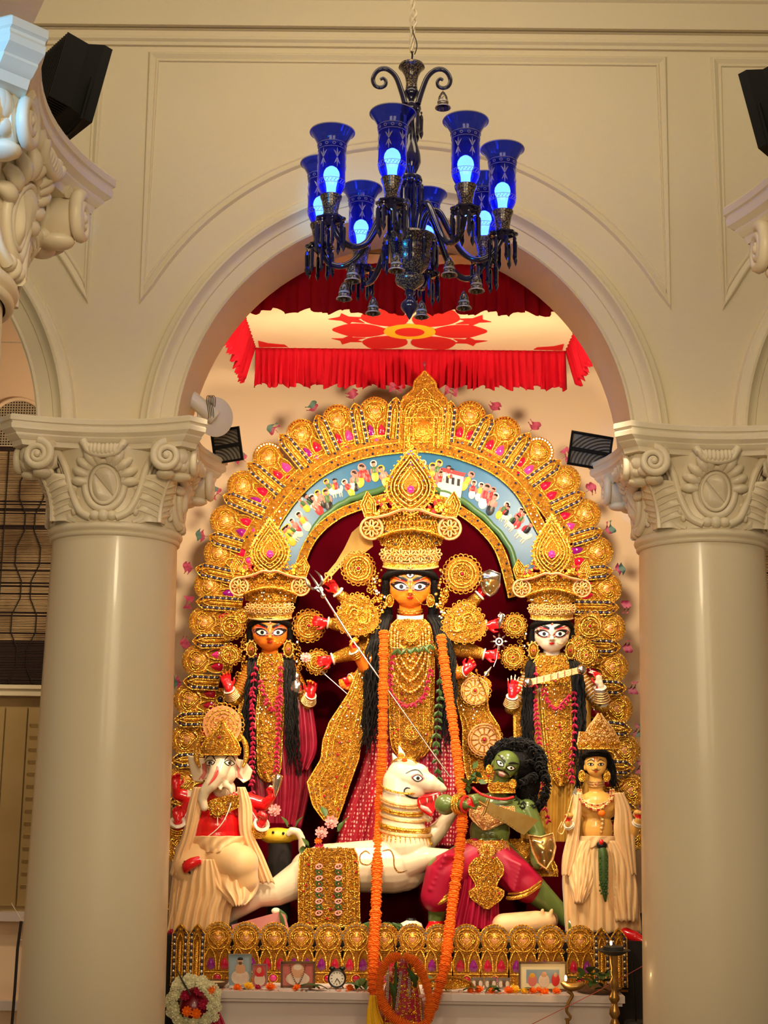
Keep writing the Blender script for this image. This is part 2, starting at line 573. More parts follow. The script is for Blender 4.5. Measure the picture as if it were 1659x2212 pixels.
def cap_leaf():
    """acanthus leaf under a horn (built facing -y, turned 45 degrees when placed)"""
    m = MB()
    zb, zt = RING_Z + 0.02, -H_AB - 0.105
    def surf(u, t):
        z = zb + (zt - zb) * t
        w = (0.05 + 0.062 * math.sin(PI * min(1, t * 0.85 + 0.08)) ** 0.8)
        lob = 1 + 0.10 * math.cos(t * 26)
        h = -0.006 + 0.044 * (1 - u * u) + 0.05 * t ** 2.5 * (1 - 0.6 * u * u)
        a = u * w * lob
        return onbell(a, z, h)
    m.grid([[surf(-1 + 2 * j / 20, i / 20) for j in range(21)] for i in range(21)])
    m.tube([surf(0, i / 12) + Vector((0, -0.006, 0)) for i in range(13)], [0.013 - 0.007 * i / 12 for i in range(13)], 6)
    for s_ in (-1, 1):
        for k in range(6):
            t0 = 0.1 + 0.13 * k
            m.tube([surf(s_ * q / 5 * 0.85, min(1, t0 + 0.16 * (q / 5))) + Vector((0, -0.003, 0)) for q in range(6)], [0.0075 - 0.0009 * q for q in range(6)], 6)
    # rolled tip
    m.ell(onbell(0, zt + 0.005, 0.065), (0.06, 0.03, 0.026))
    return mesh_data('acanthus_leaf', m, 'capital_paint')

def cap_volute(s_):
    """scroll at one end of a face"""
    m = MB()
    cx, cz = s_ * 0.278, -H_AB - 0.040
    y0 = -0.368
    pts = []; rr = []
    turns = 2.3
    for i in range(40):
        t = i / 39
        a = PI / 2 + s_ * -1 * (-1) * turns * 2 * PI * t
        r = 0.056 * (1 - t) + 0.006
        pts.append(Vector((cx + r * math.cos(a), y0 - 0.012 * t - 0.012, cz + r * math.sin(a)))); rr.append(0.0135 * (1 - t) + 0.006)
    m.tube(pts, rr, 8)
    m.lathe([(0.0, -0.034), (0.034, -0.026), (0.058, -0.012), (0.060, 0.02), (0.056, 0.10), (0.03, 0.14)], T((cx, y0 + 0.018, cz)) @ RX(-PI / 2), n=24)
    m.ell((cx, y0 - 0.022, cz), (0.014, 0.012, 0.014))
    # curled leaf outside the scroll
    m.ell((cx + s_ * 0.055, y0 + 0.04, cz + 0.008), (0.032, 0.04, 0.042))
    m.ell((cx + s_ * 0.062, y0 + 0.055, cz - 0.03), (0.024, 0.03, 0.026))
    m.ell((cx - s_ * 0.01, y0 + 0.045, cz - 0.068), (0.04, 0.05, 0.022))
    return mesh_data('volute', m, 'capital_paint')

def col_shaft(h):
    m = MB()
    pr = []
    for i in range(13):
        t = i / 12
        pr.append((R_TOP + (R_BOT - R_TOP) * (1 - (1 - t)) ** 0.9, RING_Z - 0.04 - (h + RING_Z - 0.04) * t))
    m.lathe(pr, n=64)
    m.lathe([(0.32, -h + 0.16), (0.335, -h + 0.16), (0.335, -h), (0.0, -h)], n=40)
    return mesh_data('shaft', m, 'column_paint')

CAPM = dict(abacus=cap_abacus(), bell=cap_bell(), ring=cap_ring(), med=cap_medallion(), frill=cap_frill(), leaf=cap_leaf(),
            stem=(cap_stem(1), cap_stem(-1)), vol=(cap_volute(-1), cap_volute(1)))

def column(x, y, ztop, label, k=1.0, ks=1.0):
    t = thing('column', label, 'column', (x, y, 0), 'columns of the hall')
    B = T((x, y, ztop)) @ SC(k)
    inst('shaft', col_shaft(ztop / k), t, B @ SC(ks, ks, 1))
    inst('neck_ring', CAPM['ring'], t, B)
    bl = inst('bell', CAPM['bell'], t, B)
    inst('abacus', CAPM['abacus'], t, B)
    for q in range(4):
        R = B @ RZ(q * PI / 2)
        md = inst('medallion', CAPM['med'], t, R)
        inst('acanthus_fan', CAPM['frill'], t, R)
        for k in (0, 1):
            inst('caulicole', CAPM['stem'][k], t, R)
            inst('volute', CAPM['vol'][k], t, R)
        inst('acanthus_leaf', CAPM['leaf'], t, B @ RZ(q * PI / 2 + PI / 4))
    return t

_lc = W(249, 1180, 6.18); _rc = W(1515, 1180, 6.18)
column(_lc.x, 6.18, ZAB, 'white column with carved capital standing beside the elephant-headed figure')
column(_rc.x, 6.18, ZAB, 'white column with carved capital standing beside the small crowned figure in cream robes')
# nearer pair of the hall
_n = W(100, 88, 3.42); ZN = _n.z
XNL = W(246, 395, 4.25).x - 0.448 * 1.2
XNR = W(1566, 425, 4.25).x + 0.448 * 1.2
column(XNL, 3.82, ZN, 'hall column with a capital lit blue and a black floodlight behind it', 1.2, 0.95)
ZN2 = W(1600, 335, 3.9).z
column(XNR, 3.82, ZN2, 'hall column with a shadowed grey capital near a black floodlight', 1.2, 0.95)

# transverse arch over the nearer pair
mb = MB()
xc = (XNL + XNR) / 2; r1 = (XNR - XNL) / 2 - 0.24; r2 = r1 + 0.42
zb = ZN
ring = lambda r, y: [Vector((xc - r * math.cos(PI * i / 40), y, zb + r * math.sin(PI * i / 40))) for i in range(41)]
a, b, c, d = ring(r1, 3.62), ring(r2, 3.62), ring(r2, 4.02), ring(r1, 4.02)
mb.grid([a, b, c, d], closed_v=True)
ntr += 1; struct('trim_%d' % ntr, mb, 'wall_paint')
# ---------------------------------------------------------------- chandelier
mat('blue_glass', (0.02, 0.035, 0.55), 0.05, c2=(0.02, 0.04, 0.65), nscale=14, trans=0.92, ior=1.12, coat=0.5, spec=0.6)
mat('blue_dark_glass', (0.006, 0.006, 0.035), 0.08, c2=(0.012, 0.010, 0.06), nscale=30, trans=0.1, ior=1.4, coat=0.6, spec=0.8)
mat('etched_gold', (0.42, 0.38, 0.40), 0.35, metal=0.3)
mat('gilt_cup', (0.02, 0.018, 0.05), 0.25, c2=(0.30, 0.21, 0.09), nscale=190, cpos=(0.50, 0.58), metal=0.3, coat=0.4)
mat('blue_bulb', (0.3, 0.5, 1.0), 0.3, emit=(0.50, 0.80, 1.0), estr=40.0)

CHX = W(886, 326, 5.0)
CHY = 5.0
ch = thing('chandelier', 'dark blue glass chandelier with eight lit hurricane shades hung from a white rope', 'chandelier', W(886, 670, CHY))
CS = (W(986, 326, CHY).x - W(886, 326, CHY).x) / 100.0      # metres per photo pixel at the chandelier
def cz(py, x=888): return W(x, py, CHY).z
AX = W(887, 400, CHY).x
# central stem, from the top cup to the finial: (photo row, radius in px)
def stem(name, rows, matn, n=20):
    m = MB()
    m.lathe([(r * CS, cz(y)) for y, r in rows], T((AX, CHY, 0)), n)
    return emit(name, m, matn, ch)
stem('canopy_cup', [(140, 6), (141, 27), (146, 29), (152, 22), (165, 15), (180, 12), (192, 13), (196, 8)], 'gilt_cup')
stem('stem', [(190, 5), (196, 15), (202, 17), (208, 13), (216, 6), (224, 8), (228, 20), (236, 22), (244, 18), (250, 8), (262, 7), (285, 9), (310, 14),
              (335, 21), (352, 22), (368, 15), (380, 9), (384, 24), (392, 26), (400, 22), (404, 14), (440, 13), (480, 12), (516, 13), (520, 18)], 'blue_dark_glass')
stem('bowl', [(512, 10), (514, 56), (519, 58), (524, 52), (535, 44), (555, 42), (575, 40), (590, 26), (597, 14), (598, 30), (606, 32), (614, 28), (622, 16), (628, 9)], 'gilt_cup', 28)
stem('finial', [(622, 6), (634, 11), (640, 7), (646, 8), (656, 18), (664, 19), (672, 14), (678, 8), (684, 5), (690, 1)], 'blue_dark_glass')
# scroll arms at the top
for s_ in (-1, 1):
    m = MB()
    pts = [(s_ * 14, 232)] + [(s_ * x, y) for x, y in ((22, 205), (34, 175), (50, 160), (66, 158), (78, 166), (84, 180), (80, 193), (69, 198), (58, 194), (56, 184), (62, 178), (68, 181))]
    sp = smoothpath(pts, 5)
    m.tube([Vector((AX + x * CS, CHY - 0.03, cz(y))) for x, y in sp], [(6.5 - 3.2 * i / len(sp)) * CS for i in range(len(sp))], 8)
    emit('scroll', m, 'blue_dark_glass', ch)

def radial(deg, r, z):
    a = math.radians(deg)
    return Vector((AX + r * math.sin(a), CHY - r * math.cos(a), z))

# shared pieces (local origin: top of the drip pan, z up)
U = CS
m = MB(); m.lathe([(14 * U, 0), (20 * U, 8 * U), (26 * U, 20 * U), (29 * U, 40 * U), (28.5 * U, 75 * U), (28 * U, 105 * U), (31 * U, 126 * U), (38 * U, 141 * U), (46 * U, 152 * U), (47 * U, 153.5 * U),
              (46 * U, 153 * U), (37 * U, 141 * U), (30 * U, 126 * U), (27 * U, 105 * U), (27.5 * U, 75 * U), (28 * U, 40 * U), (25 * U, 20.5 * U), (19 * U, 9 * U), (13 * U, 1.5 * U)], n=36)
ME_SHADE = mesh_data('shade', m, 'blue_glass')
# etched bands, circles and sprigs lying on the shade
m = MB()
def sh_r(z):
    prof = [(0, 14), (8, 20), (20, 26), (40, 29), (75, 28.5), (105, 28), (126, 31), (141, 38), (152, 46)]
    for (a, ra), (b, rb) in zip(prof, prof[1:]):
        if a <= z <= b: return ra + (rb - ra) * (z - a) / (b - a)
    return 28
def on_sh(ang, z, h=0.5):
    r = (sh_r(z) + h) * U
    return Vector((r * math.cos(ang), r * math.sin(ang), z * U))
for z in (26, 36, 108, 121):
    m.tube([on_sh(2 * PI * i / 36, z) for i in range(36)], 0.55 * U, 4, closed=True)
for k in range(12):
    a = 2 * PI * k / 12
    m.tube([on_sh(a + 0.10 * math.cos(t), 114.5 + 2.6 * math.sin(t)) for t in [2 * PI * i / 8 for i in range(8)]], 0.6 * U, 4, closed=True)
    for s_ in (-1, 1):
        m.tube([on_sh(a + 0.13 + s_ * 0.02, 31 + s_ * 1.0), on_sh(a + 0.13 + s_ * 0.10, 31 + s_ * 3.5)], [1.0 * U, 0.2 * U], 4)
        m.tube([on_sh(a - 0.13 + s_ * 0.02, 31 + s_ * 1.0), on_sh(a - 0.13 + s_ * 0.10, 31 + s_ * 3.5)], [1.0 * U, 0.2 * U], 4)
for k in range(6):
    a = 2 * PI * k / 6 + 0.26
    for s_ in (-1, 0, 1):
        m.tube([on_sh(a + s_ * 0.02, 84), on_sh(a + s_ * 0.15, 94), on_sh(a + s_ * 0.26, 99 if s_ else 105)], [0.4 * U, 1.3 * U, 0.3 * U], 4)
        m.tube([on_sh(a + s_ * 0.02, 82), on_sh(a + s_ * 0.12, 72), on_sh(a + s_ * 0.20, 68 if s_ else 60)], [0.4 * U, 1.2 * U, 0.3 * U], 4)
m.tube([on_sh(2 * PI * i / 36, 152, 0.8) for i in range(36)], 0.9 * U, 6, closed=True)
ME_ETCH = mesh_data('etching', m, 'etched_gold')
m = MB(); m.ell((0, 0, 50 * U), (17 * U, 17 * U, 19 * U)); m.lathe([(9 * U, 6 * U), (10 * U, 22 * U), (13 * U, 38 * U)], n=14)
ME_BULB = mesh_data('bulb', m, 'blue_bulb')
m = MB(); m.lathe([(10 * U, -46 * U), (15 * U, -44 * U), (16 * U, -36 * U), (15 * U, -30 * U), (17 * U, -20 * U), (19 * U, -8 * U), (22 * U, -2 * U), (23 * U, 3 * U), (14 * U, 4 * U)], n=22)
ME_CUP = mesh_data('candle_cup', m, 'gilt_cup')
m = MB()
rows = []
for r, z in ((8, -62), (14, -58), (26, -53), (31, -50), (31, -47), (24, -46), (8, -46)):
    rows.append([Vector((r * (1 + (0.06 if r > 20 else 0) * math.cos(8 * 2 * PI * j / 48)) * U * math.cos(2 * PI * j / 48), r * (1 + (0.06 if r > 20 else 0) * math.cos(8 * 2 * PI * j / 48)) * U * math.sin(2 * PI * j / 48), z * U)) for j in range(48)])
m.grid(rows, closed_u=True)
ME_PAN = mesh_data('drip_pan', m, 'blue_dark_glass')
m = MB()
m.ell((0, 0, -4 * U), (2.6 * U, 2.6 * U, 3.2 * U), nu=6, nv=5)
m.lathe([(0.6 * U, -7 * U), (3.6 * U, -12 * U), (4.4 * U, -20 * U), (3.6 * U, -46 * U), (4.6 * U, -52 * U), (4.2 * U, -56 * U), (0.3 * U, -66 * U)], n=6)
ME_PRISM = mesh_data('prism', m, 'blue_dark_glass', smooth=False)
m = MB()
m.tube([(0, 0, 10 * U), (0, 0, 0)], 0.35 * U, 4)
m.lathe([(0.5 * U, 1 * U), (5 * U, -4 * U), (10 * U, -14 * U), (11.5 * U, -26 * U), (12 * U, -32 * U), (16 * U, -37 * U), (17 * U, -39 * U), (14.5 * U, -38.5 * U), (10 * U, -31 * U)], n=18)
m.tube([(0, 0, -26 * U), (0, 0, -46 * U)], [1.2 * U, 2.2 * U], 6)
ME_BELL = mesh_data('bell', m, 'gilt_cup')
m = MB(); m.lathe([(11.6 * U, -23 * U), (12.3 * U, -25.5 * U), (12.2 * U, -27 * U)], n=18); m.lathe([(16.6 * U, -37 * U), (17.4 * U, -39 * U), (16 * U, -39.4 * U)], n=18)
ME_BELLB = mesh_data('rim_band', m, 'etched_gold')

RING = 1.98 * 100 * CS
ZR = cz(326 + 152 * 0.98)            # top of the drip cup level = shade foot
for k in range(8):
    dg = -11.5 + 45 * k
    p = radial(dg, RING, ZR)
    s1 = inst('shade', ME_SHADE, ch, T(p) @ RZ(k * 0.7) @ SC(1, 1, 0.95)); inst('etching', ME_ETCH, s1, Matrix.Identity(4), False)
    inst('bulb', ME_BULB, ch, T(p))
    inst('candle_cup', ME_CUP, ch, T(p))
    pan = inst('drip_pan', ME_PAN, ch, T(p) @ RZ(k * 0.3))
    for q in range(8):
        a = 2 * PI * q / 8 + 0.2
        inst('prism', ME_PRISM, ch, T(p + Vector((28 * U * math.cos(a), 28 * U * math.sin(a), -50 * U))) @ RZ(a))
    # arm: out of the bowl, up, down and up to the pan
    m = MB()
    zr = ZR
    pr = [(0.10, cz(520) - zr), (0.18, cz(478) - zr + 0.02), (0.30, cz(470) - zr + 0.02), (0.42, cz(500) - zr), (0.56, cz(548) - zr), (0.72, cz(568) - zr), (0.88, cz(560) - zr), (0.97, cz(535) - zr), (1.0, -58 * U)]
    sp = smoothpath(pr, 5)
    m.tube([radial(dg + 4 * math.sin(PI * r), r * RING, zr + z) for r, z in sp], 7.0 * U, 8)
    emit('arm', m, 'blue_dark_glass', ch)
    b = inst('bell', ME_BELL, ch, T(radial(dg, 0.72 * RING, cz(600)))); inst('rim_band', ME_BELLB, b, Matrix.Identity(4), False)
for dx, y in ((68, 205),):
    b = inst('bell', ME_BELL, ch, T((AX + dx * CS, CHY - 0.03, cz(y)))); inst('rim_band', ME_BELLB, b, Matrix.Identity(4), False)
for q in range(7):
    a = 2 * PI * q / 7
    inst('prism', ME_PRISM, ch, T((AX + 22 * U * math.cos(a), CHY + 22 * U * math.sin(a), cz(240))))
for q in range(10):
    a = 2 * PI * q / 10
    inst('prism', ME_PRISM, ch, T((AX + 25 * U * math.cos(a), CHY + 25 * U * math.sin(a), cz(396))))
for q in range(12):
    a = 2 * PI * q / 12
    inst('prism', ME_PRISM, ch, T((AX + 57 * U * math.cos(a), CHY + 57 * U * math.sin(a), cz(522))))
m = MB()
m.tube([(AX, CHY, cz(140)), (AX + 0.002, CHY, cz(118)), (AX - 0.004, CHY, cz(98))], 2.2 * U, 6)
emit('hook', m, 'black_metal', ch)
m = MB()
m.tube([Vector((AX + (6 + 5 * math.sin(t * 5)) * U, CHY - 0.01, cz(120 - 60 * t))) for t in [i / 10 for i in range(11)]], 1.3 * U, 5)
emit('cable', m, 'wire_dark', ch)
# rope, twisted strands with a knot, going up to the hall's ceiling
m = MB()
for st in range(3):
    pts = []
    for i in range(90):
        t = i / 89
        y = 112 - 760 * t
        wob = 3.2 + (4.5 * math.exp(-((y - 40) / 22.0) ** 2))
        a = i * 0.85 + st * 2 * PI / 3
        pts.append(Vector((AX + (wob * math.cos(a) + 3.0 * math.exp(-((y - 40) / 30.0) ** 2)) * U, CHY + wob * math.sin(a) * U, cz(y))))
    m.tube(pts, 2.6 * U, 5)
rp = emit('rope', m, 'rope', ch)
for k in range(8):
    p = radial(-11.5 + 45 * k, RING, ZR + 56 * U)

# ---------------------------------------------------------------- flood lamps on the capitals
def floodlight(name, label, c, w, h, d, face, ribs=9, group=None, matf='black_metal', foot=None):
    """box lamp: c centre, face = direction it shines; ribs on its back"""
    c = Vector(c)
    M = align(face, c, ref=(0, 0, 1))       # local z shines, local x up
    t = thing(name, label, 'floodlight', c - Vector((0, 0, h / 2 + 0.03)), group)
    m = MB()
    m.add([M @ Vector((x, y, z)) for z, k in ((-d, 0.72), (d * 0.15, 1.0), (d * 0.5, 1.0)) for x, y in ((-h / 2 * k, -w / 2 * k), (h / 2 * k, -w / 2 * k), (h / 2 * k, w / 2 * k), (-h / 2 * k, w / 2 * k))],
          [(0, 1, 2, 3), (0, 1, 5, 4), (1, 2, 6, 5), (2, 3, 7, 6), (3, 0, 4, 7), (4, 5, 9, 8), (5, 6, 10, 9), (6, 7, 11, 10), (7, 4, 8, 11), (8, 9, 10, 11)])
    emit('housing', m, matf, t, smooth=False)
    for i in range(ribs):
        m = MB()
        y = -w * 0.42 + w * 0.84 * i / (ribs - 1)
        R = M.to_3x3()
        m.box(M @ Vector((0, y, -d * 0.85)), (h * 0.86, 0.006, d * 0.9), R)
        emit('cooling_fin', m, matf, t, smooth=False)
    m = MB(); m.box(M @ Vector((0, 0, d * 0.5)), (h * 0.86, w * 0.86, 0.006), M.to_3x3()); emit('glass', m, 'lamp_glass_grey', t, smooth=False)
    m = MB()
    pts = [M @ Vector(p) for p in ((0, -w / 2 - 0.01, 0), (-h * 0.55, -w / 2 - 0.012, 0), (-h * 0.62, -w * 0.3, 0), (-h * 0.62, w * 0.3, 0), (-h * 0.55, w / 2 + 0.012, 0), (0, w / 2 + 0.01, 0))]
    m.tube(pts, 0.007, 6); emit('bracket', m, matf, t)
    if foot is not None:
        m = MB(); q = M @ Vector((-h * 0.62, 0, 0)); m.tube([q, Vector((foot[0], foot[1], (q.z + foot[2]) / 2)), Vector(foot)], 0.012, 8); emit('post', m, matf, t)
    return t
_p = W(168, 195, 4.45)
floodlight('floodlight', 'large black floodlight behind the blue-lit capital', _p, 0.20, 0.30, 0.09, (0.75, 0.6, -0.2), 12, foot=(XNL + 0.36, 4.22, ZN))
_p = W(1668, 250, 4.45)
floodlight('floodlight', 'black floodlight behind the shadowed grey capital', _p, 0.20, 0.30, 0.09, (-0.75, 0.6, -0.2), 12, foot=(XNR - 0.36, 4.22, ZN2))

def slat_lamp(label, c, w, h, yawd, tiltd, s_):
    """flood lamp seen from the side: dark frame round curved cooling ribs"""
    c = Vector(c)
    M = T(c) @ RZ(math.radians(yawd)) @ RX(math.radians(tiltd)) @ RY(math.radians(7 * s_))
    t = thing('floodlight', label, 'floodlight', c - Vector((0, 0, h / 2)))
    m = MB()
    loop = [(-w / 2, -h / 2), (w / 2, -h / 2), (w / 2, h / 2), (-w / 2, h / 2)]
    m.tube([M @ Vector((x, 0, z)) for x, z in loop], 0.009, 6, closed=True)
    m.box(M @ Vector((0, -0.008, -h * 0.02)), (w, 0.012, 0.016), M.to_3x3())
    emit('frame', m, 'black_metal', t, smooth=False)
    m = MB(); m.box(M @ Vector((0, 0.012, 0)), (w * 0.97, 0.006, h * 0.97), M.to_3x3()); emit('reflector', m, 'lamp_glass_grey', t, smooth=False)
    for i in range(11):
        m = MB()
        r = 0.035 + 0.0145 * i
        pts = []
        for k in range(13):
            a = PI * (0.02 + 0.48 * k / 12)
            x, z = w / 2 - 1.25 * r * math.sin(a) * 1.0, -h / 2 + r * math.cos(a) * 1.05
            x = max(-w / 2 + 0.005, x); z = min(h / 2 - 0.004, z)
            pts.append(M @ Vector((x * -s_ * -1, 0.0, z)))
        m.tube(pts, 0.0028, 5); emit('rib', m, 'dark_rubber', t)
    return t
slat_lamp('black ribbed floodlight on the capital beside the white lamp', W(490, 962, 6.50), 0.135, 0.155, -10, 10, -1)
slat_lamp('black ribbed floodlight on the capital near the small crowned figure in cream robes', W(1275, 974, 6.52), 0.20, 0.155, 8, 8, 1)
# white lamp tied up with string
c = W(447, 893, 6.30)
t = thing('spotlight', 'white round spotlight tied with string on the capital', 'spotlight', c - Vector((0, 0, 0.12)))
m = MB(); ax = Vector((0.45, -0.6, -0.35))
m.lathe([(0.0, -0.02), (0.07, -0.018), (0.092, -0.004), (0.094, 0.006), (0.06, 0.018), (0.0, 0.022)], align((0.55, -0.75, -0.15), c + Vector((0.035, 0.02, -0.012))), 36)
emit('dish', m, 'white_enamel', t)
m = MB(); m.lathe([(0.0, 0.0), (0.032, 0.0), (0.036, 0.01), (0.036, 0.20), (0.03, 0.204), (0.026, 0.17)], align(Vector((-0.75, -0.2, 0.58)), c + Vector((0.045, -0.03, -0.03))), 24)
emit('barrel', m, 'white_enamel', t)
m = MB()
for k in range(4):
    o = c + Vector((0.012 + 0.008 * k, -0.05, 0.015)); 
    m.tube([o + Vector((0.006 * math.sin(a * 2), 0.03 * math.sin(a), 0.058 * math.cos(a))) for a in [2 * PI * i / 14 for i in range(14)]], 0.0016, 4, closed=True)
emit('string', m, 'wire_dark', t)
# ---------------------------------------------------------------- cloth canopy above the idols
mat('red_cloth', (0.52, 0.002, 0.014), 0.7, c2=(0.44, 0.002, 0.011), nscale=6, spec=0.2)
mat('cream_cloth', (0.74, 0.60, 0.38), 0.7, c2=(0.70, 0.56, 0.35), nscale=3)
mat('red_print', (0.55, 0.012, 0.010), 0.65)
mat('yellow_print', (0.72, 0.36, 0.01), 0.65)
YN, YF = 6.47, 7.98
bl, br = W(552, 752, YF), W(1222, 757, YF)
ZF = (bl.z + br.z) / 2
XL, XR = bl.x, br.x
nl, nr = W(520, 660, YN), W(1262, 672, YN)
ZNR = W(885, 572, YN).z - 0.03
ZNR = ZF
can = thing('canopy', 'red and cream cloth canopy with a red flower stretched above the idols', 'canopy', ((XL + XR) / 2, (YN + YF) / 2, ZF - 0.3))
XNl, XNr = XL - 0.01, XR + 0.01
m = MB()
nx, ny = 30, 20
rows = []
for j in range(ny + 1):
    t = j / ny; y = YN + (YF - YN) * t
    rows.append([Vector((XNl + (XNr - XNl) * i / nx, y, ZF - 0.05 * math.sin(PI * i / nx) * math.sin(PI * t) * 0.6)) for i in range(nx + 1)])
m.grid(rows)
rows2 = [[p + Vector((0, 0, 0.006)) for p in r] for r in rows]
m.grid(rows2)
emit('cloth', m, 'cream_cloth', can)
def cloth_z(x, y):
    u = (x - XNl) / (XNr - XNl); v = (y - YN) / (YF - YN)
    if 0 <= u <= 1 and 0 <= v <= 1: return ZF - 0.05 * math.sin(PI * u) * math.sin(PI * v) * 0.6
    return ZF

def valance(a, b, drop, flare, waves, seed, amp=0.028, inner=None):
    """gathered strip hanging from a to b (top edge), pleated"""
    rnd = random.Random(seed)
    a = Vector(a); b = Vector(b)
    d = (b - a); L = d.length; d.normalize()
    n = Vector((d.y, -d.x, 0))
    N = waves * 6
    ph = [rnd.uniform(-0.5, 0.5) for _ in range(N + 8)]
    rows = []
    K = 8
    dn = Vector((0, 0, -1))
    for k in range(K + 1):
        t = k / K
        row = []
        for i in range(N + 1):
            s_ = i / N
            w = math.sin(2 * PI * waves * s_ + 1.6 * ph[i // 6] + 2.2 * math.sin(s_ * 17))
            am = amp * (0.25 + 0.9 * t)
            dz = drop * t * (1 + 0.05 * math.sin(2 * PI * waves * s_ * 0.37 + seed) + 0.05 * w * t)
            p = a + d * (L * s_) + n * (am * w * 0.8 + flare * t) + d * (amp * 0.5 * t * math.cos(2 * PI * waves * s_ + ph[i // 6] * 3)) + dn * dz
            row.append(p)
        rows.append(row)
    return rows
zt = 0.02
ND = W(885, 572, YN).z
specs = [
    ('valance', (XNl - 0.03, YN, W(885, 570, YN).z), (XNr + 0.03, YN, W(885, 570, YN).z), W(885, 570, YN).z - W(885, 678, YN).z, 0.02, 30, 1),
    ('valance', (XL - 0.0, YF, ZF + 0.005), (XR + 0.0, YF, ZF + 0.005), ZF - W(885, 838, YF).z, 0.0, 46, 2),
    ('valance', (XL, YF, ZF + 0.005), (XNl, YN, ZF + 0.005), ZF - W(885, 834, YF).z, 0.07, 30, 3),
    ('valance', (XNr, YN, ZF + 0.005), (XR, YF, ZF + 0.005), ZF - W(885, 834, YF).z, 0.07, 30, 4),
]
VLAB = ['gathered front frill of red cloth', 'long rear frill of red cloth', 'side frill of red cloth', 'side frill of red cloth']
for (nm, a, b, drop, fl, wv, sd), lb in zip(specs, VLAB):
    m = MB(); rows = valance(a, b, drop, fl, wv, sd, 0.020)
    m.grid(rows)
    o = emit(nm, m, 'red_cloth', can, label=lb)
    md = o.modifiers.new('thick', 'SOLIDIFY'); md.thickness = 0.003
# flower print: cut cloth sewn under the canopy
fc = None
for yy in [YN + (YF - YN) * k / 60 for k in range(61)]:
    p = PX((W(885, 715, yy).x, yy, cloth_z(W(885, 715, yy).x, yy)))
    if fc is None or abs(p[1] - 715) < fc[0]: fc = (abs(p[1] - 715), W(885, 715, yy).x, yy)
FX, FY = fc[1], fc[2]
FS = 0.0028
def sew(name, pts, matn, lift=0.004):
    m = MB()
    lo = [Vector((FX + x * FS, FY - y * FS, cloth_z(FX + x * FS, FY - y * FS) - lift)) for x, y in pts]
    hi = [p + Vector((0, 0, lift * 0.7)) for p in lo]
    m.prism(lo, hi)
    return emit(name, m, matn, can, smooth=False)
for k in range(6):
    a = k * PI / 3
    out = smoothpath([(48, -14), (80, -42), (120, -44), (150, -16), (158, 0), (150, 16), (120, 44), (80, 42), (48, 14)], 3, closed=True)
    sew('petal', [(x * math.cos(a) - y * math.sin(a), x * math.sin(a) + y * math.cos(a)) for x, y in out], 'red_print')
    b = a + PI / 6
    if k in (2, 0, 3, 5):
        leaf = [(105, 0), (128, -14), (122, -30), (150, -16), (172, -26), (164, -4), (176, 22), (150, 14), (126, 26), (130, 8)]
        sew('leaf_print', [(x * math.cos(b) - y * math.sin(b), x * math.sin(b) + y * math.cos(b)) for x, y in leaf], 'red_print')
circ = lambda r: [(r * math.cos(2 * PI * i / 32), r * math.sin(2 * PI * i / 32)) for i in range(32)]
sew('flower_ring', circ(53), 'yellow_print', 0.006)
sew('flower_heart', circ(30), 'red_print', 0.008)
for s_ in (-1, 1):
    x0 = ((XL if s_ < 0 else XR) - FX) / FS
    y0 = (FY - YF) / FS
    sew('corner_print', [(x0 - s_ * 8, y0 + 6), (x0 - s_ * 70, y0 + 10), (x0 - s_ * 64, y0 + 26), (x0 - s_ * 30, y0 + 34), (x0 - s_ * 10, y0 + 50)], 'red_print')
# support lines to the wall
for s_, px0, py0 in ((-1, 555, 748), (1, 1218, 752)):
    m = MB()
    a = W(px0, py0, YF); b = Vector((4.22 * s_, YF, a.z + 0.02))
    m.tube([a, b], 0.004, 5); emit('support_line', m, 'rope', can)
# ---------------------------------------------------------------- gilded ornament tools
mat('gold', (0.74, 0.36, 0.025), 0.24, metal=0.85, c2=(0.92, 0.53, 0.085), nscale=40, bump=0.9, bscale=160, bkind='voronoi')
mat('gold_deep', (0.30, 0.105, 0.006), 0.36, metal=0.6, c2=(0.48, 0.21, 0.015), nscale=55, bump=1.0, bscale=220, bkind='voronoi')
mat('gold_pale', (0.88, 0.58, 0.25), 0.32, metal=0.6, c2=(0.75, 0.42, 0.15), nscale=60, bump=0.5, bscale=200, bkind='voronoi')
mat('copper_trim', (0.66, 0.26, 0.10), 0.4, metal=0.4, c2=(0.74, 0.36, 0.16), nscale=50, bump=0.4, bscale=200)
mat('mirror_stud', (0.92, 0.88, 0.80), 0.06, metal=1.0)
mat('silver', (0.80, 0.78, 0.74), 0.16, metal=1.0)
mat('gem_red', (0.42, 0.004, 0.03), 0.08, coat=0.8)
mat('gem_purple', (0.20, 0.005, 0.16), 0.08, coat=0.8)
mat('gem_blue', (0.01, 0.01, 0.05), 0.10, coat=0.8)
mat('gem_pink', (0.75, 0.03, 0.22), 0.08, coat=0.8)
mat('maroon_cloth', (0.045, 0.0006, 0.003), 0.9, c2=(0.034, 0.0005, 0.002), nscale=4, spec=0.0)
mat('sky_blue_paint', (0.008, 0.075, 0.17), 0.4, c2=(0.012, 0.095, 0.20), nscale=9)
mat('tag_red', (0.16, 0.008, 0.03), 0.6, c2=(0.30, 0.03, 0.07), nscale=60)
mat('tag_green', (0.04, 0.08, 0.06), 0.6)
mat('paint_red', (0.60, 0.015, 0.02), 0.4)
mat('paint_yellow', (0.70, 0.34, 0.02), 0.4)
mat('paint_white', (0.60, 0.52, 0.40), 0.4)
mat('paint_black', (0.008, 0.006, 0.006), 0.35)
mat('paint_green', (0.04, 0.10, 0.03), 0.4)
mat('paint_pink', (0.60, 0.16, 0.13), 0.4)

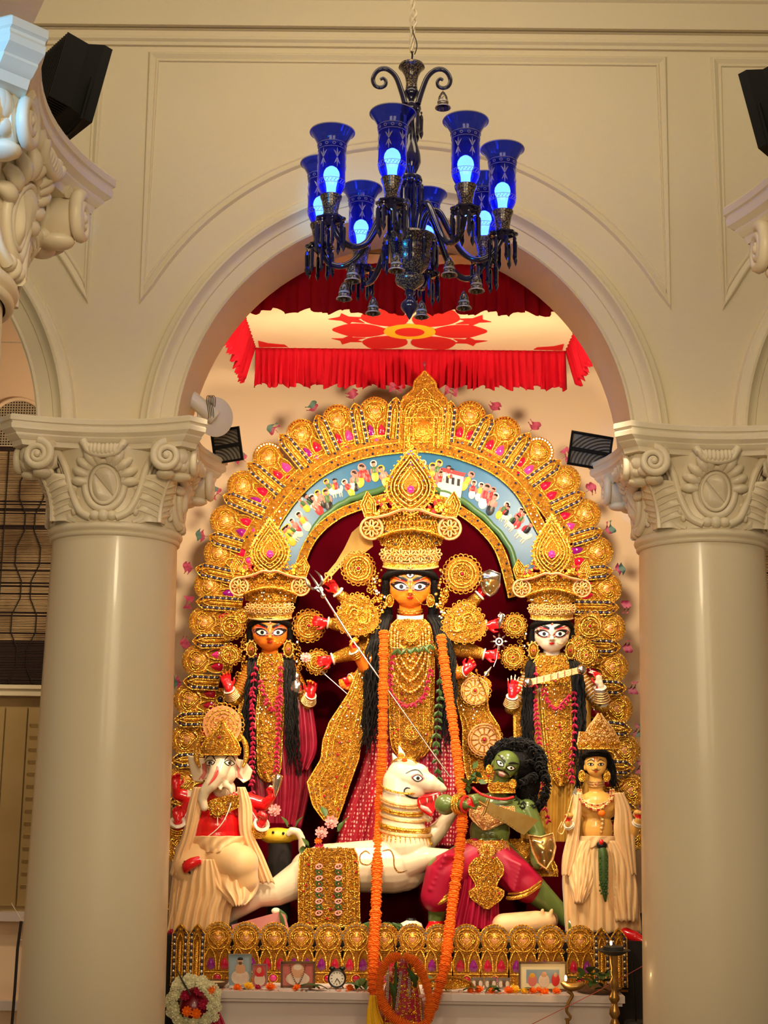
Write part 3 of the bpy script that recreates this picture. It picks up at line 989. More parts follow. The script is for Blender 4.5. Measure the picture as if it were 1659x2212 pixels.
class Fr:
    """working frame: photo pixels on a plane at distance Y; w = pixels towards the camera"""
    def __init__(s, Y, ref=(860, 1500)):
        s.Y = Y
        a = W(ref[0], ref[1], Y); b = W(ref[0] + 100, ref[1], Y)
        s.s = (b.x - a.x) / 100.0
    def p(s, x, y, w=0.0):
        return W(x, y, s.Y - w * s.s)
    def tube(s, mb, pts, r, n=6, closed=False, sub=0):
        if sub: pts = smoothpath(pts, sub, closed)
        P = [s.p(*q) for q in pts]
        if hasattr(r, '__len__'):
            if len(r) != len(P):
                k = len(r) - 1
                rr = []
                for i in range(len(P)):
                    f = i / (len(P) - 1) * k; a = min(int(f), k - 1); rr.append(r[a] + (r[a + 1] - r[a]) * (f - a))
                r = rr
            r = [q * s.s for q in r]
        else: r = r * s.s
        mb.tube(P, r, n, closed)
    def bead(s, mb, x, y, w, r, nu=6, nv=4, ry=None, rw=None, ang=0.0):
        mb.ell(s.p(x, y, w), (r * s.s, (rw if rw else r) * s.s, (ry if ry else r) * s.s), Matrix.Rotation(ang, 3, 'Y') if ang else None, nu, nv)
    def ring(s, mb, x, y, w, rx, ry, r, n=20, ang=0.0, k=5):
        pts = []
        for i in range(n):
            t = 2 * PI * i / n
            a, b = rx * math.cos(t), ry * math.sin(t)
            pts.append((x + a * math.cos(ang) - b * math.sin(ang), y + a * math.sin(ang) + b * math.cos(ang), w))
        s.tube(mb, pts, r, k, closed=True)
    def plate(s, mb, outline, w0, thick):
        mb.prism([s.p(x, y, w0 + thick) for x, y in outline], [s.p(x, y, w0) for x, y in outline])
    def cushion(s, mb, outline, w0, lift, steps=3):
        mb.dome([s.p(x, y, w0) for x, y in outline], Vector((0, -lift * s.s, 0)), steps)
    def spiral(s, mb, x, y, w, R, turns, r, a0=0.0, d=1, n=12, k=4):
        pts = []
        for i in range(n):
            t = i / (n - 1)
            a = a0 + d * turns * 2 * PI * t; rr = R * (1 - 0.88 * t)
            pts.append((x + rr * math.cos(a), y + rr * math.sin(a), w))
        s.tube(mb, pts, r, k)

def drop_outline(x, y, r, L, ang, n=14):
    """teardrop, point towards angle ang (image space, y down)"""
    out = []
    for i in range(n):
        t = 2 * PI * i / n
        a = r * math.sin(t) * (math.sin(t / 2) ** 0.8)
        b = L * math.cos(t)
        out.append((x + b * math.cos(ang) - a * math.sin(ang), y + b * math.sin(ang) + a * math.cos(ang)))
    return out

def circ_outline(x, y, rx, ry=None, n=20, ang=0.0):
    ry = rx if ry is None else ry
    return [(x + rx * math.cos(t) * math.cos(ang) - ry * math.sin(t) * math.sin(ang), y + rx * math.cos(t) * math.sin(ang) + ry * math.sin(t) * math.cos(ang)) for t in [2 * PI * i / n for i in range(n)]]

def filigree(fr, mb, inside, surf, box, step, seed, r=1.0, mats=(1, 2), studs=0.12, lift=0.6):
    """scatter small raised coils, rings and studs over a surface; slot numbers: coils=mats[0], studs=mats[1]"""
    rnd = random.Random(seed)
    x0, y0, x1, y1 = box
    y = y0; row = 0
    while y < y1:
        x = x0 + (row % 2) * step * 0.5
        while x < x1:
            xx = x + rnd.uniform(-0.3, 0.3) * step; yy = y + rnd.uniform(-0.3, 0.3) * step
            if inside(xx, yy):
                w = surf(xx, yy) + lift
                q = rnd.random()
                if q < studs:
                    mb.cur = mats[1]; fr.bead(mb, xx, yy, w, step * 0.24, 6, 4)
                elif q < 0.62:
                    mb.cur = mats[0]
                    a0 = rnd.uniform(0, 2 * PI); d = rnd.choice((-1, 1)); R = step * rnd.uniform(0.42, 0.6)
                    pts = []
                    for i in range(9):
                        t = i / 8; a = a0 + d * 1.35 * 2 * PI * t; rr = R * (1 - 0.85 * t)
                        px_, py_ = xx + rr * math.cos(a), yy + rr * math.sin(a)
                        pts.append((px_, py_, surf(px_, py_) + lift))
                    fr.tube(mb, pts, r, 4)
                elif q < 0.85:
                    mb.cur = mats[0]
                    a0 = rnd.uniform(0, 2 * PI); L = step * rnd.uniform(0.5, 0.8)
                    pts = []
                    for i in range(5):
                        t = i / 4 - 0.5
                        px_, py_ = xx + L * t * math.cos(a0) - 0.35 * L * math.cos(PI * t) * math.sin(a0), yy + L * t * math.sin(a0) + 0.35 * L * math.cos(PI * t) * math.cos(a0)
                        pts.append((px_, py_, surf(px_, py_) + lift))
                    fr.tube(mb, pts, [r * 0.6, r * 1.5, r * 0.6], 4)
                else:
                    mb.cur = mats[0]
                    fr.ring(mb, xx, yy, w, step * 0.34, step * 0.34, r * 0.9, 8, 0, 4)
            x += step
        y += step * 0.87; row += 1
    mb.cur = 0

# local ornaments for the rays, in pixel units scaled by the frame: built around the origin, +z up = outwards, front = -y
def local_frame(sc):
    class L(Fr):
        def __init__(s): s.s = sc
        def p(s, x, y, w=0.0): return Vector((x * sc, -w * sc, -y * sc))
    return L()

CH = Fr(7.78, (890, 1200))
LF = local_frame(CH.s)

def tongue_mesh(L, wd):
    """pointed ray: arch-topped slab with two rows of studs and a raised middle"""
    m = MB()
    h = wd / 2
    def outl(k, base=0):
        pts = [(-h * k, base)]
        for i in range(9):
            t = i / 8
            a = PI - PI * t
            yy = -(L - wd * 0.62) - (wd * 0.62 * (1 - abs(math.cos(a)) ** 1.35)) * (1 if k == 1 else 0.9)
            pts.append((h * k * math.cos(a), yy))
        pts.append((h * k, base))
        return pts
    m.cur = 0; LF.plate(m, outl(1), 0, 3)
    m.cur = 1; LF.tube(m, [(x, y, 4) for x, y in outl(0.94)], 1.5, 5)
    LF.tube(m, [(x * 0.42, y * 0.86, 4.5) for x, y in outl(0.94)], 1.6, 5)
    LF.tube(m, [(0, 0, 3.5), (0, -L * 0.70, 3.5)], 3.4, 6)
    n = int(L / 8)
    for i in range(n):
        y = -4 - (L - wd * 0.55) * i / n
        for s_ in (-1, 1):
            m.cur = 2 if i % 2 else 3
            LF.bead(m, s_ * h * 0.66, y, 4, 3.5, 6, 4, rw=2.4)
    m.cur = 3; LF.bead(m, -h * 0.45, -L + wd * 0.40, 4, 3, 5, 4); LF.bead(m, h * 0.45, -L + wd * 0.40, 4, 3, 5, 4)
    m.cur = 1; LF.bead(m, 0, -L + wd * 0.36, 4, 3.4, 6, 4)
    return mesh_data('ray', m, ['gold_deep', 'gold', 'mirror_stud', 'gem_blue'])

def medal_mesh(R, body, wd, heart=True):
    """scalloped round head with a heart, on a plaque that reaches inwards"""
    m = MB()
    m.cur = 0
    hw = wd / 2
    LF.plate(m, circ_outline(0, -body, R, R, 26), 0, 4)
    LF.plate(m, [(-hw, 0), (-hw, -body * 0.55), (-hw * 0.8, -body), (hw * 0.8, -body), (hw, -body * 0.55), (hw, 0)], 0, 3)
    m.cur = 1
    n = 15
    for i in range(n):
        a = PI * 0.98 + (PI * 1.04) * (i + 0.5) / n
        x, y = R * math.cos(a), -body + R * math.sin(a)
        LF.ring(m, x, y, 3, 4.0, 4.0, 1.5, 7, 0, 4)
        m.cur = 2; LF.bead(m, x, y, 4, 3.1, 6, 4); m.cur = 1
    for k, lift in ((0.72, 5), (0.54, 6.5), (0.36, 8)):
        pts = []
        for i in range(22):
            t = 2 * PI * i / 22
            hx = 16 * math.sin(t) ** 3 / 16.0
            hy = -(13 * math.cos(t) - 5 * math.cos(2 * t) - 2 * math.cos(3 * t) - math.cos(4 * t)) / 16.0
            pts.append((hx * R * k * 0.92, -body + hy * R * k * 0.92, lift))
        LF.tube(m, pts, 1.8, 5, closed=True)
    m.cur = 4
    LF.cushion(m, circ_outline(0, -body + 1, R * 0.52, R * 0.55, 16), 4, 5)
    m.cur = 1
    LF.ring(m, 0, -body, 4, R * 0.8, R * 0.8, 1.6, 22)
    # framing curls beside the drops and the plaque at the foot
    for s_ in (-1, 1):
        LF.tube(m, [(s_ * hw * 0.95, -body * 0.30, 4), (s_ * hw * 0.98, -body * 0.55, 5), (s_ * hw * 0.6, -body * 0.78, 5), (s_ * hw * 0.2, -body * 0.60, 5), (s_ * hw * 0.10, -body * 0.30, 4)], 1.8, 5, sub=3)
        LF.spiral(m, s_ * hw * 0.85, -body * 0.78, 4, hw * 0.22, 1.4, 1.3, 0, s_)
        LF.bead(m, s_ * hw * 0.72, -5, 4, 2.4); LF.bead(m, s_ * hw * 0.72, -12, 4, 2.4)
    LF.tube(m, [(-hw, -body * 0.26, 4), (hw, -body * 0.26, 4)], 1.6, 5)
    LF.tube(m, [(-hw, -1, 4), (hw, -1, 4)], 2.0, 5)
    LF.ring(m, 0, -body * 0.13, 4, hw * 0.34, body * 0.10, 1.4, 12)
    return mesh_data('medallion', m, ['gold_deep', 'gold', 'mirror_stud', 'gem_blue', 'copper_trim'])

def gem_mesh(name, pts, matn, lift=4, w0=3.5):
    m = MB(); LF.cushion(m, pts, w0, lift, 3); return mesh_data(name, m, matn)

# ---------------------------------------------------------------- painted and gilded backdrop
base = CH.p(880, 1976)
chal = thing('gilded_altarpiece', 'tall arched gilded altarpiece with rays, medallions and a painted blue band behind the idols', 'altarpiece', base)
# maroon board
m = MB()
outer_l = [(862, 948), (783, 962), (721, 982), (663, 1010), (607, 1064), (572, 1112), (530, 1182), (520, 1250), (520, 1310), (495, 1390), (473, 1480), (442, 1560), (430, 1660), (420, 1800), (415, 1975)]
outer_r = [(964, 956), (1023, 969), (1094, 1008), (1143, 1044), (1192, 1099), (1234, 1167), (1264, 1236), (1250, 1312), (1282, 1395), (1306, 1482), (1318, 1569), (1325, 1656), (1335, 1800), (1340, 1978)]
CH.plate(m, outer_l + outer_r[::-1], -8, 6)
emit('board', m, 'maroon_cloth', chal, smooth=False)

TIPS = [((855, 853), (848, 949)), ((764, 866), (783, 959)), ((681, 892), (721, 979)), ((601, 935), (663, 1008)), ((531, 998), (607, 1062)), ((479, 1070), (572, 1109)),
        ((448, 1159), (523, 1180)), ((420, 1229), (520, 1250)), ((423, 1301), (524, 1307)), ((415, 1386), (495, 1384)), ((396, 1473), (473, 1476)), ((377, 1556), (450, 1553)), ((370, 1645), (440, 1640)),
        ((364, 1735), (436, 1730)), ((362, 1960), (436, 1955)),
        ((974, 861), (964, 956)), ((1063, 891), (1023, 969)), ((1146, 931), (1094, 1008)), ((1213, 992), (1143, 1044)), ((1265, 1063), (1192, 1099)), ((1303, 1145), (1234, 1167)),
        ((1325, 1232), (1250, 1240)), ((1337, 1312), (1240, 1312)), ((1341, 1397), (1262, 1395)), ((1353, 1486), (1276, 1482)), ((1363, 1577), (1290, 1569)), ((1369, 1658), (1300, 1656)), ((1376, 1750), (1305, 1746))]
MEDS = [(809, 887), (728, 904), (650, 936), (578, 988), (523, 1050), (487, 1125), (474, 1196), (454, 1265), (443, 1345), (429, 1428), (412, 1512), (406, 1598), (398, 1690), (394, 1830),
        (1016, 896), (1091, 930), (1163, 975), (1221, 1037), (1264, 1110), (1290, 1192), (1308, 1271), (1315, 1356), (1320, 1440), (1329, 1530), (1345, 1619), (1358, 1706), (1362, 1800)]
ME_T = {}
def place(frm, x, y, ang, w):
    """matrix for a local ornament whose foot stands at pixel (x, y) and which points along ang (image degrees, 90 = up)"""
    return T(frm.p(x, y, w)) @ RY(PI / 2 - ang)
for (tx, ty), (bx, by) in TIPS:
    L = math.hypot(tx - bx, ty - by); q = int(round(L / 8)) * 8
    if q not in ME_T: ME_T[q] = tongue_mesh(q, 33)
    ang = math.atan2(by - ty, tx - bx)
    r_ = inst('ray', ME_T[q], chal, place(CH, bx, by, ang, 6) @ SC(1, 1, L / q))
    # cloth tag on a wire at the tip
    m = MB()
    ux, uy = math.cos(ang), -math.sin(ang)
    CH.tube(m, [(tx, ty, 2), (tx + ux * 9, ty + uy * 9, 2)], 0.5, 4)
    rnd = random.Random(int(tx * 7 + ty))
    nx_, ny_ = -uy, ux
    cx_, cy_ = tx + ux * 14, ty + uy * 14
    fold = rnd.uniform(-4, 4)
    P = lambda a, b, w: CH.p(cx_ + nx_ * a * 1.15 + ux * b * 1.5, cy_ + ny_ * a * 1.15 + uy * b * 1.5, w)
    for k, (b0, ww) in enumerate(((-4, 3), (1, 6))):
        m.cur = 0 if (k == 0 or rnd.random() < 0.5) else 1
        m.grid([[P(a, b0 + 5 * v + 2.5 * math.sin(a * 0.25 + v * 2 + fold), ww + 2.5 * math.sin(a * 0.4 + fold + v * 2)) for a in range(-13, 14, 3)] for v in (0, 0.5, 1)])
    emit('streamer', m, ['tag_red', 'tag_green'], chal)
ME_MED = {}
def medal(frm, parent, x, y, ang, R=30, body=74, wd=50, w=1, gems=('gem_red', 'gem_red', 'gem_pink')):
    key = (R, body, wd)
    if key not in ME_MED:
        hw = wd / 2
        ME_MED[key] = (medal_mesh(R, body, wd),
                       {g: [gem_mesh('gem', drop_outline(s_ * hw * 0.50, -body * 0.44, 11, 13, -PI / 2), g) for s_ in (-1, 1)] + [gem_mesh('gem', circ_outline(0, -body * 0.13, hw * 0.26, body * 0.075), g)]
                        for g in ('gem_red', 'gem_pink', 'gem_purple', 'gem_blue')})
    me, gm = ME_MED[key]
    o = inst('medallion', me, parent, place(frm, x - math.cos(ang) * body, y + math.sin(ang) * body, ang, w))
    for k in range(3): inst('gem', gm[gems[k]][k], o, Matrix.Identity(4), False)
    return o
rnd = random.Random(5)
for x, y in MEDS:
    # inward direction = from the mean of the neighbouring rays
    best = sorted(TIPS, key=lambda t: (t[0][0] - x) ** 2 + (t[0][1] - y) ** 2)[:2]
    vx = sum(t[0][0] - t[1][0] for t in best); vy = sum(t[1][1] - t[0][1] for t in best)
    g = rnd.choice((('gem_red', 'gem_red', 'gem_blue'), ('gem_red', 'gem_pink', 'gem_red'), ('gem_purple', 'gem_red', 'gem_pink')))
    medal(CH, chal, x, y, math.atan2(vy, vx), gems=g)

# beaded gold bands and the painted arc
BAND = [(560, 1200), (602, 1117), (653, 1052), (711, 1008), (783, 980), (868, 967), (922, 966), (990, 980), (1068, 1013), (1122, 1060), (1160, 1125), (1200, 1200)]
BLUE_I = [(640, 1250), (663, 1184), (685, 1135), (734, 1094), (780, 1074), (850, 1056), (930, 1058), (990, 1080), (1055, 1130), (1101, 1187), (1118, 1250)]
def band_strip(name, path, wd, w0, matlist, dots, parent, step=9):
    m = MB()
    sp = smoothpath(path, 8)
    n = len(sp)
    rows = [[], [], [], []]
    nr = []
    for i in range(n):
        a = sp[max(0, i - 1)]; b = sp[min(n - 1, i + 1)]
        tx, ty = b[0] - a[0], b[1] - a[1]; l = math.hypot(tx, ty) or 1
        nr.append((ty / l, -tx / l))
    for i, (x, y) in enumerate(sp):
        for k, (o, w) in enumerate(((-0.5, 0), (-0.42, 5), (0.42, 5), (0.5, 0))):
            rows[k].append(CH.p(x + nr[i][0] * o * wd, y + nr[i][1] * o * wd, w0 + w))
    m.cur = 0; m.grid(rows)
    m.cur = 1
    for o in (-0.42, 0.42): CH.tube(m, [(x + nr[i][0] * o * wd, y + nr[i][1] * o * wd, w0 + 5) for i, (x, y) in enumerate(sp)], 1.8, 5)
    acc = 0; k = 0
    for i in range(1, n):
        acc += math.hypot(sp[i][0] - sp[i - 1][0], sp[i][1] - sp[i - 1][1])
        if acc > step:
            acc = 0; k += 1
            x, y = sp[i]
            for o in (-0.2, 0.2):
                m.cur = (1, 2, 1, 3)[(k + (o > 0)) % 4]
                CH.bead(m, x + nr[i][0] * o * wd, y + nr[i][1] * o * wd, w0 + 5.5, 3.0, 6, 4)
    return emit(name, m, matlist, parent)
GL = ['gold_deep', 'gold', 'mirror_stud', 'gem_blue']
band_strip('beaded_border', BAND, 26, 4, GL, True, chal)
band_strip('beaded_border', [(526, 1186), (570, 1114), (614, 1062), (669, 1014), (726, 986), (788, 965), (862, 953), (964, 959), (1020, 973), (1090, 1014), (1138, 1050), (1186, 1104), (1232, 1174)], 34, 2, GL, True, chal)
m = MB()
a = smoothpath(BAND, 6); b = smoothpath(BLUE_I, 6)
N = 60
pick = lambda L, t: L[min(len(L) - 1, int(t * (len(L) - 1)))]
m.grid([[CH.p(*pick(a, i / N), 2) for i in range(N + 1)], [CH.p(*pick(b, i / N), 2) for i in range(N + 1)]])
emit('painted_arc', m, 'sky_blue_paint', chal)
band_strip('beaded_border', [(628, 1300), (650, 1215), (676, 1160), (720, 1118), (772, 1094), (850, 1074), (930, 1076), (985, 1098), (1042, 1140), (1082, 1195), (1108, 1290)], 22, 4, GL, True, chal)
m = MB(); CH.tube(m, [(x, y - 3 + 1.5 * math.sin(i * 1.7), -1) for i, (x, y) in enumerate(b)], 8, 8); emit('painted_ground', m, 'paint_green', chal)
# little painted figures standing along the arc
rnd = random.Random(11)
cols = ['paint_red', 'paint_yellow', 'paint_white', 'paint_black', 'paint_green', 'paint_pink']
def figurine(x, y, ang, sc, seed):
    r = random.Random(seed)
    m = MB()
    ca, sa = math.cos(ang), math.sin(ang)
    def q(a, b): return (x + (a * ca - b * sa) * sc, y + (a * sa + b * ca) * sc)
    def oval(cx, cy, rx, ry, slot, w):
        m.cur = slot
        c = q(cx, cy)
        CH.cushion(m, circ_outline(c[0], c[1], rx * sc, ry * sc, 12, ang), 3 + w, 2.5, 2)
    dress, scarf = r.choice((0, 1, 2, 3)), r.choice((0, 1, 4, 5))
    kind = r.random()
    if kind < 0.35:                                        # rider on a pale horse
        oval(0, 10, 17, 8, 2, 0.2); oval(15, 2, 5, 8, 2, 0.4)
        for lx in (-12, -5, 7, 13): oval(lx, 21, 2, 8, 2, 0.3)
        oval(-1, -6, 8, 12, dress, 1.4); oval(-1, -21, 6, 6, 5, 2); oval(-1, -25, 7, 4, 3, 2.4); oval(-8, -4, 4, 9, scarf, 2)
    else:
        oval(0, -26, 10, 10, r.choice((2, 5, 1)), 0.2)
        oval(0, 12, 11, 15, dress, 0.6); oval(0, -7, 8, 11, scarf, 1.2); oval(0, -24, 5.5, 6.5, 5, 2); oval(0, -29, 6, 4, 3, 2.6)
        oval(-9, -4, 3, 8, 5, 1.4); oval(9, -6, 3, 9, 5, 1.4)
    return emit('painted_figure', m, cols, chal)
arcm = [((p[0] + q[0]) / 2, (p[1] + q[1]) / 2) for p, q in [(pick(a, i / N), pick(b, i / N)) for i in range(N + 1)]]
FN = 42
for k in range(FN):
    t = 0.10 + 0.80 * k / (FN - 1)
    if 0.46 < t < 0.55: continue
    i = int(t * N)
    x, y = arcm[i]
    dx = arcm[min(N, i + 1)][0] - arcm[i - 1][0]; dy = arcm[min(N, i + 1)][1] - arcm[i - 1][1]
    ang = math.atan2(dy, dx) * 0.75
    figurine(x + rnd.uniform(-4, 4) + math.sin(ang) * 10, y + 8 + rnd.uniform(-14, 16), ang + rnd.uniform(-0.3, 0.3), rnd.uniform(0.62, 0.92), k + 3)
# painted white house on the arc
m = MB()
m.cur = 0; CH.plate(m, [(958, 1018), (1002, 1028), (994, 1082), (950, 1070)], 3, 3)
m.cur = 1; CH.plate(m, [(954, 1010), (1006, 1022), (1002, 1030), (957, 1019)], 4, 3)
m.cur = 2
for k in range(3): CH.plate(m, [(964 + k * 12, 1028 + k * 3), (970 + k * 12, 1029 + k * 3), (969 + k * 12, 1044 + k * 3), (963 + k * 12, 1043 + k * 3)], 5, 2)
emit('painted_house', m, ['paint_white', 'paint_red', 'paint_black'], chal, smooth=False)

# crest: domed shrine at the top
m = MB()
out = [(862, 968), (866, 880), (874, 858), (892, 842), (896, 824), (910, 810), (917, 802), (925, 810), (940, 826), (944, 842), (960, 858), (968, 882), (966, 970)]
m.cur = 0; CH.plate(m, out, 3, 7)
m.cur = 1
CH.tube(m, [(x, y, 11) for x, y in out], 2.6, 6, sub=3)
for k in (0.78, 0.6):
    CH.tube(m, [(915 + (x - 915) * k, 968 + (y - 968) * k, 12) for x, y in out], 1.8, 5, sub=3)
for r in (18, 28, 38): CH.tube(m, [(915 + r * math.cos(t) * 1.15, 898 - r * math.sin(t), 12) for t in [PI * i / 12 for i in range(13)]], 1.6, 5)
for k, y in enumerate((902, 914, 940, 955)): CH.tube(m, [(872, y, 12), (960, y, 12)], 1.7, 5)
for x in (880, 893, 937, 950): CH.tube(m, [(x, 904, 12), (x, 966, 12)], 2.6, 6)
m.cur = 1; CH.cushion(m, circ_outline(915, 930, 24, 22), 10, 14)
inside = lambda x, y: (abs(x - 915) < 44 and y > 856) or (abs(x - 917) < 18 and y > 822)
filigree(CH, m, inside, lambda x, y: 10.5, (866, 815, 966, 965), 8, 4, 0.9)
m.cur = 3; CH.bead(m, 925, 938, 14, 4)
CH.tube(m, [(917, 804, 6), (917, 790, 6)], 1.0, 4)
emit('crest', m, GL, chal)
m = MB(); CH.bead(m, 917, 786, 6, 4, ry=7); emit('streamer', m, 'tag_red', chal)
# ---------------------------------------------------------------- figure tools
mat('skin_orange', (0.80, 0.17, 0.012), 0.22, c2=(0.82, 0.20, 0.015), nscale=9, coat=0.5)
mat('skin_yellow', (0.80, 0.42, 0.09), 0.25, c2=(0.82, 0.45, 0.11), nscale=9, coat=0.5)
mat('skin_white', (0.76, 0.62, 0.43), 0.27, c2=(0.79, 0.66, 0.47), nscale=9, coat=0.4)
mat('skin_green', (0.095, 0.135, 0.030), 0.28, c2=(0.115, 0.16, 0.04), nscale=9, coat=0.4)
mat('palm_red', (0.72, 0.008, 0.012), 0.2, coat=0.5)
mat('eye_white', (0.9, 0.86, 0.78), 0.25, coat=0.5)
mat('hair_black', (0.004, 0.003, 0.003), 0.6, bump=0.6, bscale=120, spec=0.2)
mat('bangle_white', (0.85, 0.76, 0.62), 0.3)
mat('shirt_red', (0.62, 0.006, 0.008), 0.18, coat=0.7)
mat('silk_cream', (0.82, 0.50, 0.22), 0.5, c2=(0.86, 0.56, 0.28), nscale=7, sheen=0.4)
mat('silk_maroon', (0.18, 0.004, 0.015), 0.3, c2=(0.28, 0.008, 0.03), nscale=9, coat=0.3)
mat('silk_crimson', (0.40, 0.003, 0.035), 0.45, c2=(0.32, 0.002, 0.026), nscale=5)
mat('silk_gold', (0.50, 0.24, 0.03), 0.35, metal=0.3, c2=(0.62, 0.33, 0.05), nscale=11)
mat('marigold', (0.88, 0.13, 0.002), 0.7, c2=(0.95, 0.22, 0.004), nscale=120)
mat('marigold_yellow', (0.95, 0.50, 0.01), 0.7, c2=(1.0, 0.62, 0.03), nscale=120)
mat('leaf_green', (0.035, 0.075, 0.015), 0.45, c2=(0.055, 0.11, 0.022), nscale=20)
mat('petal_crimson', (0.35, 0.006, 0.03), 0.5, c2=(0.50, 0.02, 0.08), nscale=60)
mat('petal_pink', (0.75, 0.28, 0.28), 0.5, c2=(0.85, 0.45, 0.40), nscale=60)
mat('petal_white', (0.85, 0.80, 0.60), 0.5, c2=(0.75, 0.72, 0.45), nscale=60)
mat('brass_blade', (0.55, 0.30, 0.08), 0.18, metal=0.9, c2=(0.62, 0.38, 0.12), nscale=20)

def saree_mat():
    """crimson cloth woven with small pale dashes"""
    m = mat('saree_dotted', (0.30, 0.004, 0.02), 0.4)
    nt = m.node_tree; b = nt.nodes['Principled BSDF']
    tc = nt.nodes.new('ShaderNodeTexCoord')
    mp = nt.nodes.new('ShaderNodeMapping'); mp.inputs['Scale'].default_value = (66, 66, 46)
    nt.links.new(tc.outputs['Object'], mp.inputs[0])
    v = nt.nodes.new('ShaderNodeTexVoronoi'); v.inputs['Scale'].default_value = 1.0; v.inputs['Randomness'].default_value = 0.25
    nt.links.new(mp.outputs[0], v.inputs['Vector'])
    r = nt.nodes.new('ShaderNodeValToRGB')
    r.color_ramp.elements[0].position = 0.26; r.color_ramp.elements[0].color = (0.80, 0.42, 0.36, 1)
    r.color_ramp.elements[1].position = 0.36; r.color_ramp.elements[1].color = (0.34, 0.004, 0.02, 1)
    nt.links.new(v.outputs['Distance'], r.inputs[0]); nt.links.new(r.outputs[0], b.inputs['Base Color'])
saree_mat()

def _tmp_object(mb):
    me = bpy.data.meshes.new('tmp'); me.from_pydata([tuple(p) for p in mb.v], [], mb.f)
    o = bpy.data.objects.new('tmp', me); COL.objects.link(o)
    return o

def blob(name, mb, mats, parent, voxel=0.005, smooth=6, slot=None, label=None, centre=None):
    """fuse overlapping closed shapes into one continuous skin"""
    bm = bmesh.new(); me0 = bpy.data.meshes.new('t'); me0.from_pydata([tuple(p) for p in mb.v], [], mb.f)
    bm.from_mesh(me0); bmesh.ops.recalc_face_normals(bm, faces=bm.faces); bm.to_mesh(me0); bm.free()
    o = bpy.data.objects.new('tmp', me0); COL.objects.link(o)
    r = o.modifiers.new('r', 'REMESH'); r.mode = 'VOXEL'; r.voxel_size = voxel; r.use_smooth_shade = True
    if smooth:
        s_ = o.modifiers.new('s', 'SMOOTH'); s_.iterations = smooth; s_.factor = 0.5
    dg = bpy.context.evaluated_depsgraph_get(); dg.update()
    me = bpy.data.meshes.new_from_object(o.evaluated_get(dg))
    bpy.data.objects.remove(o); bpy.data.meshes.remove(me0)
    me.name = name
    if not isinstance(mats, (list, tuple)): mats = [mats]
    me.materials.clear()
    for q in mats: me.materials.append(MATS[q])
    if slot:
        me.polygons.foreach_set('material_index', [slot(p.center) for p in me.polygons])
    me.polygons.foreach_set('use_smooth', [True] * len(me.polygons))
    vs_ = [v.co.copy() for v in me.vertices]
    bvh = BVHTree.FromPolygons(vs_, [tuple(p.vertices) for p in me.polygons])
    c = sum(vs_, Vector()) / max(1, len(vs_))
    c.z = min(v.z for v in vs_)
    if centre is not None: c = centre
    me.transform(Matrix.Translation(-c)); me.update()
    ob = bpy.data.objects.new(name, me); COL.objects.link(ob); LOC[ob.name] = Vector(c)
    if parent is not None: ob.parent = parent; ob.location = c - LOC[parent.name]
    else: ob.location = c
    if label: ob['label'] = label
    return ob, bvh

def capsule(mb, a, b, ra, rb, n=22):
    """tapered limb with round ends"""
    a = Vector(a); b = Vector(b); d = b - a; L = d.length
    if L < 1e-6: mb.ell(a, ra); return
    M = align(d, a)
    prof = []
    for i in range(7):
        t = -PI / 2 + (PI / 2) * i / 6; prof.append((ra * math.cos(t), ra * math.sin(t)))
    for i in range(7):
        t = (PI / 2) * i / 6; prof.append((rb * math.cos(t), L + rb * math.sin(t)))
    mb.lathe(prof, M, n)

def limb(mb, pts, rads):
    for i in range(len(pts) - 1): capsule(mb, pts[i], pts[i + 1], rads[i], rads[i + 1])

def hand(mb, wrist, direction, palm_n, size, curl=0.25, spread=0.16, thumb_side=1, fist=False):
    """palm, four fingers and a thumb; direction = wrist to fingertips, palm_n = way the palm faces"""
    w = Vector(wrist); d = Vector(direction).normalized(); n = Vector(palm_n)
    n = (n - d * n.dot(d)).normalized(); s_ = d.cross(n) * thumb_side      # s_ points to the thumb side
    pal = size * 0.46
    M = Matrix((s_, n, d)).transposed()
    mb.ell(w + d * pal * 0.55, (size * 0.235, size * 0.105, pal * 0.62), M)
    capsule(mb, w - d * size * 0.12, w + d * pal * 0.3, size * 0.15, size * 0.17)
    tips = []
    for i in range(4):
        o = (1.5 - i) * 0.5
        base = w + d * pal * (0.96 - 0.05 * abs(i - 1.2)) + s_ * size * 0.155 * (1.5 - i) * 0.82
        L = size * (0.46, 0.53, 0.50, 0.38)[i]
        rr = size * 0.058
        dd = (d + s_ * spread * o).normalized()
        cur = 1.35 if fist else curl * (1.0 + 0.35 * i * 0.3)
        p = base; ang = 0
        for k, f in enumerate((0.42, 0.33, 0.25)):
            ang += cur * (1.0 if k else 0.8)
            dv = dd * math.cos(ang) + n * math.sin(ang)
            q = p + dv * L * f
            capsule(mb, p, q, rr * (1 - 0.08 * k), rr * (0.92 - 0.1 * k), 8)
            p = q
        tips.append(p)
    tb = w + d * pal * 0.30 + s_ * size * 0.20
    t1 = tb + (d * 0.65 + s_ * 0.75 + n * 0.25).normalized() * size * 0.20
    t2 = t1 + (d * 0.9 + s_ * (0.1 if not fist else -0.5) + n * (0.3 if not fist else 0.6)).normalized() * size * 0.17
    capsule(mb, w + d * pal * 0.25 + s_ * size * 0.10, tb, size * 0.10, size * 0.085, 8); capsule(mb, tb, t1, size * 0.085, size * 0.066, 8); capsule(mb, t1, t2, size * 0.066, size * 0.05, 8)
    return w + d * pal * 0.6

